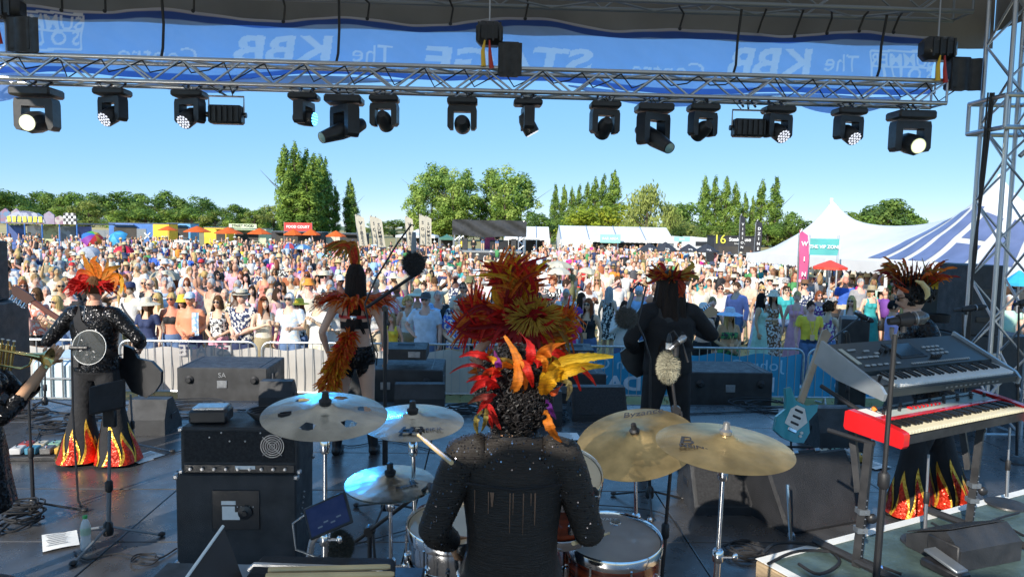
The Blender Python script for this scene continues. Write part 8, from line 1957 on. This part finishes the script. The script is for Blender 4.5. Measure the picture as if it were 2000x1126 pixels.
# ================================================================== keyboards on their stand
KR=R_(26)
def synth():
    a=aty(1722,776,3.95);r=empty('synthesiser',a,KR,'dark grey synthesiser with silver end panel, upper of the two keyboards','keyboard');L,D=1.27,.46
    gm=mat('synth_panel',(.045,.055,.06),.36,var=.1,scale=6,metal=.3);sv=mat('silver_end',(.40,.43,.45),.35,.6,var=.08,scale=8)
    T=Matrix.Rotation(R_(14),4,'X')
    def part(nm,m,fn,sm=30):q=MB();q.M=T;fn(q);return q.build(nm,m,r,sm)
    prof=[(0,0),(0,.045),(.17,.05),(.175,.075),(D,.125),(D,.03),(.1,-.01)]
    q=MB();q.M=T @ Matrix.Translation((L/2,0,0));q.poly(prof,L-.02,'X');q.build('chassis',gm,r,20)
    for x in (0,L):q=MB();q.M=T @ Matrix.Translation((x,0,0));q.poly([(-.02,-.012),(-.02,.03),(.02,.06),(D+.01,.15),(D+.02,.0),(.3,-.03)],.022,'X');q.build('end_panel',sv,r,20)
    nw=36;kw=(L-.16)/nw
    tag(part('white_keys',mat('key_white',(.72,.72,.70),.3,var=.03),lambda q:[q.box((.13+kw*(i+.5),.085,.052),(kw*.93,.14,.018),b=.002) for i in range(nw)]),kind='stuff')
    tag(part('black_keys',mat('key_black',(.012,.012,.013),.25),lambda q:[q.box((.13+kw*(i+1),.115,.066),(kw*.5,.085,.016),b=.003) for i in range(nw-1) if i % 7 in (0,1,3,4,5)]),kind='stuff')
    sl=math.atan2(.05,D-.175)
    def top(x,y,dz=0):return (x,y,.075+(y-.175)*math.tan(sl)+dz)
    part('touch_screen',mat('synth_screen',(.03,.04,.05),.1),lambda q:q.box(top(.60,.34,.004),(.22,.13,.008),rx=sl));part('screen_bezel',BLACKP,lambda q:q.box(top(.60,.34,.002),(.25,.16,.006),rx=sl))
    rnd=random.Random(2)
    bt=mat('button_grey',(.35,.37,.38),.5);tag(part('buttons',bt,lambda q:[q.box(top(x,y,.005),(w_,.014,.008),rx=sl,b=.002) for x,y,w_ in [(.12+.055*i,.22,.035) for i in range(6)]+[(.14+.05*i,.30,.04) for i in range(4)]+[(.80+.045*i,.28+.035*(j),.03) for i in range(4) for j in range(3)]+[(.50+.022*i,.20,.012) for i in range(26)]+[(.16,.38,.07),(.27,.36,.05),(.33,.33,.04)]]),kind='stuff')
    part('ribbon_pad',mat('pad_beige',(.45,.45,.38),.4),lambda q:q.box(top(.08,.32,.004),(.035,.16,.006),rx=sl))
    for i in range(9):part('slider',BLACKP,lambda q:q.box(top(.36+.018*i,.33+.01*(i % 3),.012),(.008,.02,.02),rx=sl))
    for i in range(5):part('rotary_knob',BLACKP,lambda q:q.lathe([(.011,0),(.010,.022),(.001,.023)],12,top(.74+.0*i+.03*i*.6,.24,.004)))
    part('joystick',BLACKP,lambda q:q.box((.07,.09,.055),(.09,.11,.012),b=.003).path([(.07,.09,.06),(.07,.09,.09)],[.008,.011],8));part('front_rail',gm,lambda q:q.box((L/2,-.004,.02),(L-.03,.008,.04)))
    for i in range(12):part('panel_print',STEEL,lambda q:q.box((.55+.045*i,-.010,.02),(.02,.002,.008)),0)
synth()
def redkeys():
    a=aty(1762,872,3.82);r=empty('stage_piano',a,R_(29),'bright red stage piano with cream keys, lower of the two keyboards','keyboard');L,D=1.30,.34
    rm=mat('red_lacquer',(.62,.012,.014),.22,var=.08,scale=4,coat=.5);pm=mat('panel_pale',(.50,.56,.52),.4,var=.05)
    T=Matrix.Rotation(R_(3),4,'X')
    def part(nm,m,fn,sm=30):q=MB();q.M=T;fn(q);return q.build(nm,m,r,sm)
    q=MB();q.M=T @ Matrix.Translation((L/2,0,0));q.poly([(.01,0),(.01,.05),(.155,.055),(.16,.085),(D-.01,.098),(D-.01,.0)],L-.03,'X');q.build('chassis',BLACK,r,20)
    part('red_strip',rm,lambda q:q.box((L/2,.175,.088),(L-.03,.03,.012),b=.002));part('control_panel',pm,lambda q:q.box((L/2+.06,.262,.097),(L-.24,.13,.006),rx=.07));part('left_top',rm,lambda q:q.box((.09,.25,.092),(.14,.17,.012),b=.003));part('pale_top',PAPER,lambda q:q.box((.085,.27,.1),(.12,.12,.004),rx=.07))
    for x in (0,L):q=MB();q.M=T @ Matrix.Translation((x+.01,0,0));q.poly([(-.015,.005),(-.005,-.01),(D,-.005),(D+.012,.01),(D+.012,.10),(D-.01,.115),(.17,.105),(.02,.085),(-.01,.075),(-.015,.06)],.05,'X');q.build('end_cheek',rm,r,30)
    nw=43;kw=(L-.07)/nw
    tag(part('white_keys',mat('key_sun_yellow',(.74,.66,.46),.3,var=.03),lambda q:[q.box((.045+kw*(i+.5),.082,.066),(kw*.93,.145,.020),b=.002) for i in range(nw)]),kind='stuff')  # yellow of the sunlight put into the white keys
    tag(part('black_keys',MAT['key_black'],lambda q:[q.box((.045+kw*(i+1),.108,.083),(kw*.52,.09,.018),b=.003) for i in range(nw-1) if i % 7 in (0,2,3,5,6)]),kind='stuff')
    rnd=random.Random(6)
    for i in range(22):part('rotary_knob',BLACKP,lambda q:q.lathe([(.010,0),(.009,.022),(.001,.023)],10,(.17+i*.05,.235+.05*(i % 3)*.6,.100)))
    for i in range(16):part('drawbar',STEEL if i % 2 else rm,lambda q:q.box((.42+i*.02,.235,.108),(.010,.035,.014),b=.002))
    tag(part('small_buttons',BLACKP,lambda q:[q.box((.2+i*.028,.285+.0*(i % 2),.104),(.016,.009,.006)) for i in range(36)]),kind='stuff')
    part('orange_object',mat('orange_plastic',(.8,.22,.03),.45),lambda q:q.box((.155,.285,.115),(.035,.03,.035),b=.012));part('pitch_stick',WOODM,lambda q:q.tube((.05,.12,.08),(.05,.12,.1),.008))
redkeys()
RZ=DECK+.30
def riser():
    c=atz(1476,1092,RZ);rr_=R_(27);r=empty('keyboard_riser',(c.x,c.y,DECK),rr_,'worn teal topped riser with white edging under the keyboards','riser');W,D=3.6,2.6
    MB().box((W/2,-D/2,.148),(W,D,.290),b=.006).build('plywood_side',PLY,r,30)
    tm_=mat('riser_top',(.055,.085,.08),.42,var=.25,scale=6,bump=.25,bscale=30,rvar=.12,col2=(.10,.15,.14),lo=.4,hi=.7)
    for i in range(2):
        MB().box((.03+W/4*(2*i+1),-D/2,.2975),(W/2-.012,D-.01,.009)).build('top_board',tm_,r,0)
    MB().box((W/2,-.03,.306),(W,.06,.004)).build('white_edge',WHITEP,r,0);MB().box((.03,-D/2,.3061),(.06,D-.13,.004)).build('white_edge',WHITEP,r,0)
    return r
RS=riser()
def kstand():
    r=empty('keyboard_stand',(0,0,0),0,'black two-tier keyboard stand with square posts','stand')
    for px,d,py in ((1698,4.0,864),(1915,4.55,838)):
        t=aty(px,py,d);f=Vector((t.x-.03,d,RZ+.004));q=MB();v=t-f;q.path([f,f+v],[.03,.03],4);q.build('post',BLACK,r,20)
        q=MB();q.path([f+v*.55+Vector((.02,.10,0)),Vector((t.x+.0,d+.25,t.z+.12))],.026,4);q.build('upper_arm',BLACK,r,20)
        dx=Vector((math.cos(KR+math.pi/2),math.sin(KR+math.pi/2),0));bar('foot',f-dx*.35+Vector((0,0,.03)),f+dx*.30+Vector((0,0,.03)),.025,BLACK,r);bar('lower_bracket',t-dx*.03,t+dx*.28,.014,BLACK,r);bar('upper_bracket',Vector((t.x+.08,d+.1,t.z+.10)),Vector((t.x-.08,d+.48,t.z+.22)),.014,BLACK,r)
        for k in (.3,.45):MB().lathe([(.042,-.015),(.042,.015)],4,tuple(f+v*k),Matrix.Rotation(math.pi/4,3,'Z')).build('tape_band',GREYM,r,0)
        MB().ell(tuple(f+v*.4+Vector((.05,-.02,0))),(.03,.02,.03),10,8).build('lock_knob',BLACKP,r)
        for k in range(10):MB().ell(tuple(f+v*(.1+.05*k)+Vector((.005,-.031,0))),.005,6,4).build('pin_hole',STEEL,r)
kstand()
# stands and microphones around the keyboards
d=3.35;b=Vector((aty(1718,1000,d).x,d,RZ+.004));micstand('microphone_stand',b,aty(1748,652,d),'black straight microphone stand in front of the keyboards',r=.014,round_base=True);mic(aty(1735,628,d),aty(1812,618,d),'large black vocal microphone in front of the keyboards',R=.03,grille=mat('steel_mesh',(.16,.16,.16),.35,.8,var=.3,scale=120))
d=4.7;b=Vector((aty(1590,900,d).x,d,DECK));b=atz(1660,870,DECK);d=b.y;micstand('boom_stand',b,aty(1652,650,d),'black boom stand left of the keyboards',tip=aty(1680,618,d),tail=aty(1588,692,d-.3));mic(aty(1668,610,d),aty(1706,628,d),'black microphone on the boom left of the keyboards',R=.026)
b=atz(1886,880,DECK);d=b.y;micstand('microphone_stand',b,aty(1880,612,d),'black microphone stand in front of the tall loudspeaker',round_base=True);mic(aty(1862,606,d),aty(1926,598,d),'black vocal microphone in front of the tall loudspeaker',R=.03)
b=atz(1985,900,DECK);d=b.y;micstand('microphone_stand',b,aty(1990,598,d),'black microphone stand at the right edge',round_base=True);mic(aty(1980,594,d),aty(2020,586,d),'black microphone at the right edge',R=.028)
for k,(px,py,lab) in enumerate(((1805,1060,'chrome stand with round base on the riser, left'),(1965,985,'chrome stand with round base on the riser, right'))):
    p=atz(px,py,RZ+.004);micstand('round_base_stand',p,p+Vector((.02,.05,.55)),lab,m=STEEL,round_base=True,r=.009)
cable([(1490,1080),(1520,1060),(1600,1065),(1640,1095),(1600,1120),(1560,1100)],'thick black cable looped on the riser corner',RZ+.005,.010);cable([(1500,1100),(1560,1075),(1650,1080),(1720,1105),(1760,1120)],'speaker cable with blue connector on the riser',RZ+.005,.009)
cable([(1780,1050),(1840,1035),(1900,1050),(1960,1030),(2000,1045)],'black cable bundle behind the right riser post',RZ+.005,.008);cable([(1820,1020),(1880,1045),(1940,1015),(1990,1000)],'second black cable bundle on the riser',RZ+.005,.008)
p=atz(1715,1112,RZ+.01);r=empty('speaker_plug',p,0,'grey speaker plug with blue ring on the riser','plug');MB().tube((0,0,.015),(-.07,.02,.015),.014,n=12).build('barrel',STEEL,r);MB().tube((0,0,.015),(.02,-.006,.015),.0145,n=12).build('ring',BLUEV,r)
p=atz(1935,1105,RZ+.005);r=empty('foot_monitor',p,R_(20),'small wedge monitor with honeycomb grille at the bottom right','speaker');MB().poly([(0,0),(.36,0),(.36,.08),(.1,.2),(0,.12)],.5,'X').build('cabinet',BOXB,r,20);MB().box((0,.235,.148),(.46,.30,.006),rx=R_(-24.5)).build('grille',GRILLE,r,0);MB().box((-.26,.1,.08),(.02,.2,.14),b=.006).build('end_frame',BLACK,r)
p=atz(1845,1118,RZ+.005);r=empty('pedal',p,R_(20),'black volume pedal with a green light at the bottom right','pedal');MB().box((0,0,.025),(.11,.24,.05),b=.01).build('base',BLACKP,r);MB().box((0,0,.075),(.09,.22,.02),b=.006,rx=.2).build('treadle',GREYM,r);MB().ell((-.03,-.09,.055),(.014,.014,.008),10,6).build('indicator',mat('green_lamp',(.4,.7,.05),.4,emit=(.5,.8,.05),estr=.8),r)
# blue guitar leaning at the front right
def blue_guitar():
    d=5.9;b0=aty(1553,815,d);b1=aty(1588,715,d+.12);r=empty('blue_guitar',b0,0,'turquoise electric guitar leaning on its stand by the keyboards','guitar');ax=(b1-b0).normalized();sd_=ax.cross(Vector((0,1,0))).normalized();nn=ax.cross(sd_);M=Matrix((ax,sd_,nn)).transposed().to_4x4()
    tq=mat('turquoise_paint',(.03,.30,.36),.2,var=.08,coat=.6)
    def P(nm,m,fn):q=MB();q.M=M;fn(q);q.build(nm,m,r,30)
    P('guitar_body',tq,lambda q:q.poly([(-.20,.05),(-.17,.14),(-.06,.16),(.03,.11),(.10,.13),(.19,.17),(.22,.13),(.13,.05),(.13,-.05),(.18,-.14),(.12,-.15),(.02,-.11),(-.07,-.15),(-.17,-.13),(-.20,-.05)],.042,'Z'))
    P('pickguard',PAPER,lambda q:q.poly([(-.10,-.04),(-.08,.08),(.05,.07),(.10,.03),(.10,-.04),(.0,-.10)],.05,'Z'));L=(b1-b0).length+.12
    P('neck',mat('maple_neck',(.42,.32,.22),.4),lambda q:q.box((.1+L/2,0,.0),(L-.05,.05,.055),b=.01));P('headstock',MAT['maple_neck'],lambda q:q.poly([(L+.05,-.025),(L+.2,-.06),(L+.23,0),(L+.2,.03),(L+.05,.028)],.02,'Z'))
    for k in range(3):P('pickup',BLACKP,lambda q:q.box((-.05+k*.055,0,0),(.02,.075,.06),b=.005))
    P('bridge',CHROME,lambda q:q.box((-.11,0,0),(.03,.08,.062),b=.004))
    for k in range(2):P('knob',WHITEP,lambda q:q.lathe([(.012,-.035),(.012,.035)],10,(-.10-.03*k,-.08,0)))
    s=empty('guitar_stand',(b0.x,b0.y,DECK),0,'black folding stand under the turquoise guitar','stand')
    for sx in (-1,1):bar('leg',(0,.05,.4),(sx*.18,-.08,0),.009,BLACKP,s)
    bar('rear_leg',(0,.05,.4),(0,.25,0),.009,BLACKP,s);bar('cradle',(-.12,-.1,b0.z-DECK-.22),(.12,-.1,b0.z-DECK-.22),.01,RUBBER,s);bar('neck_post',(0,.05,.38),(0,.12,b0.z-DECK+.2),.009,BLACKP,s)
blue_guitar()
bpy.data.scenes.remove(WORK)
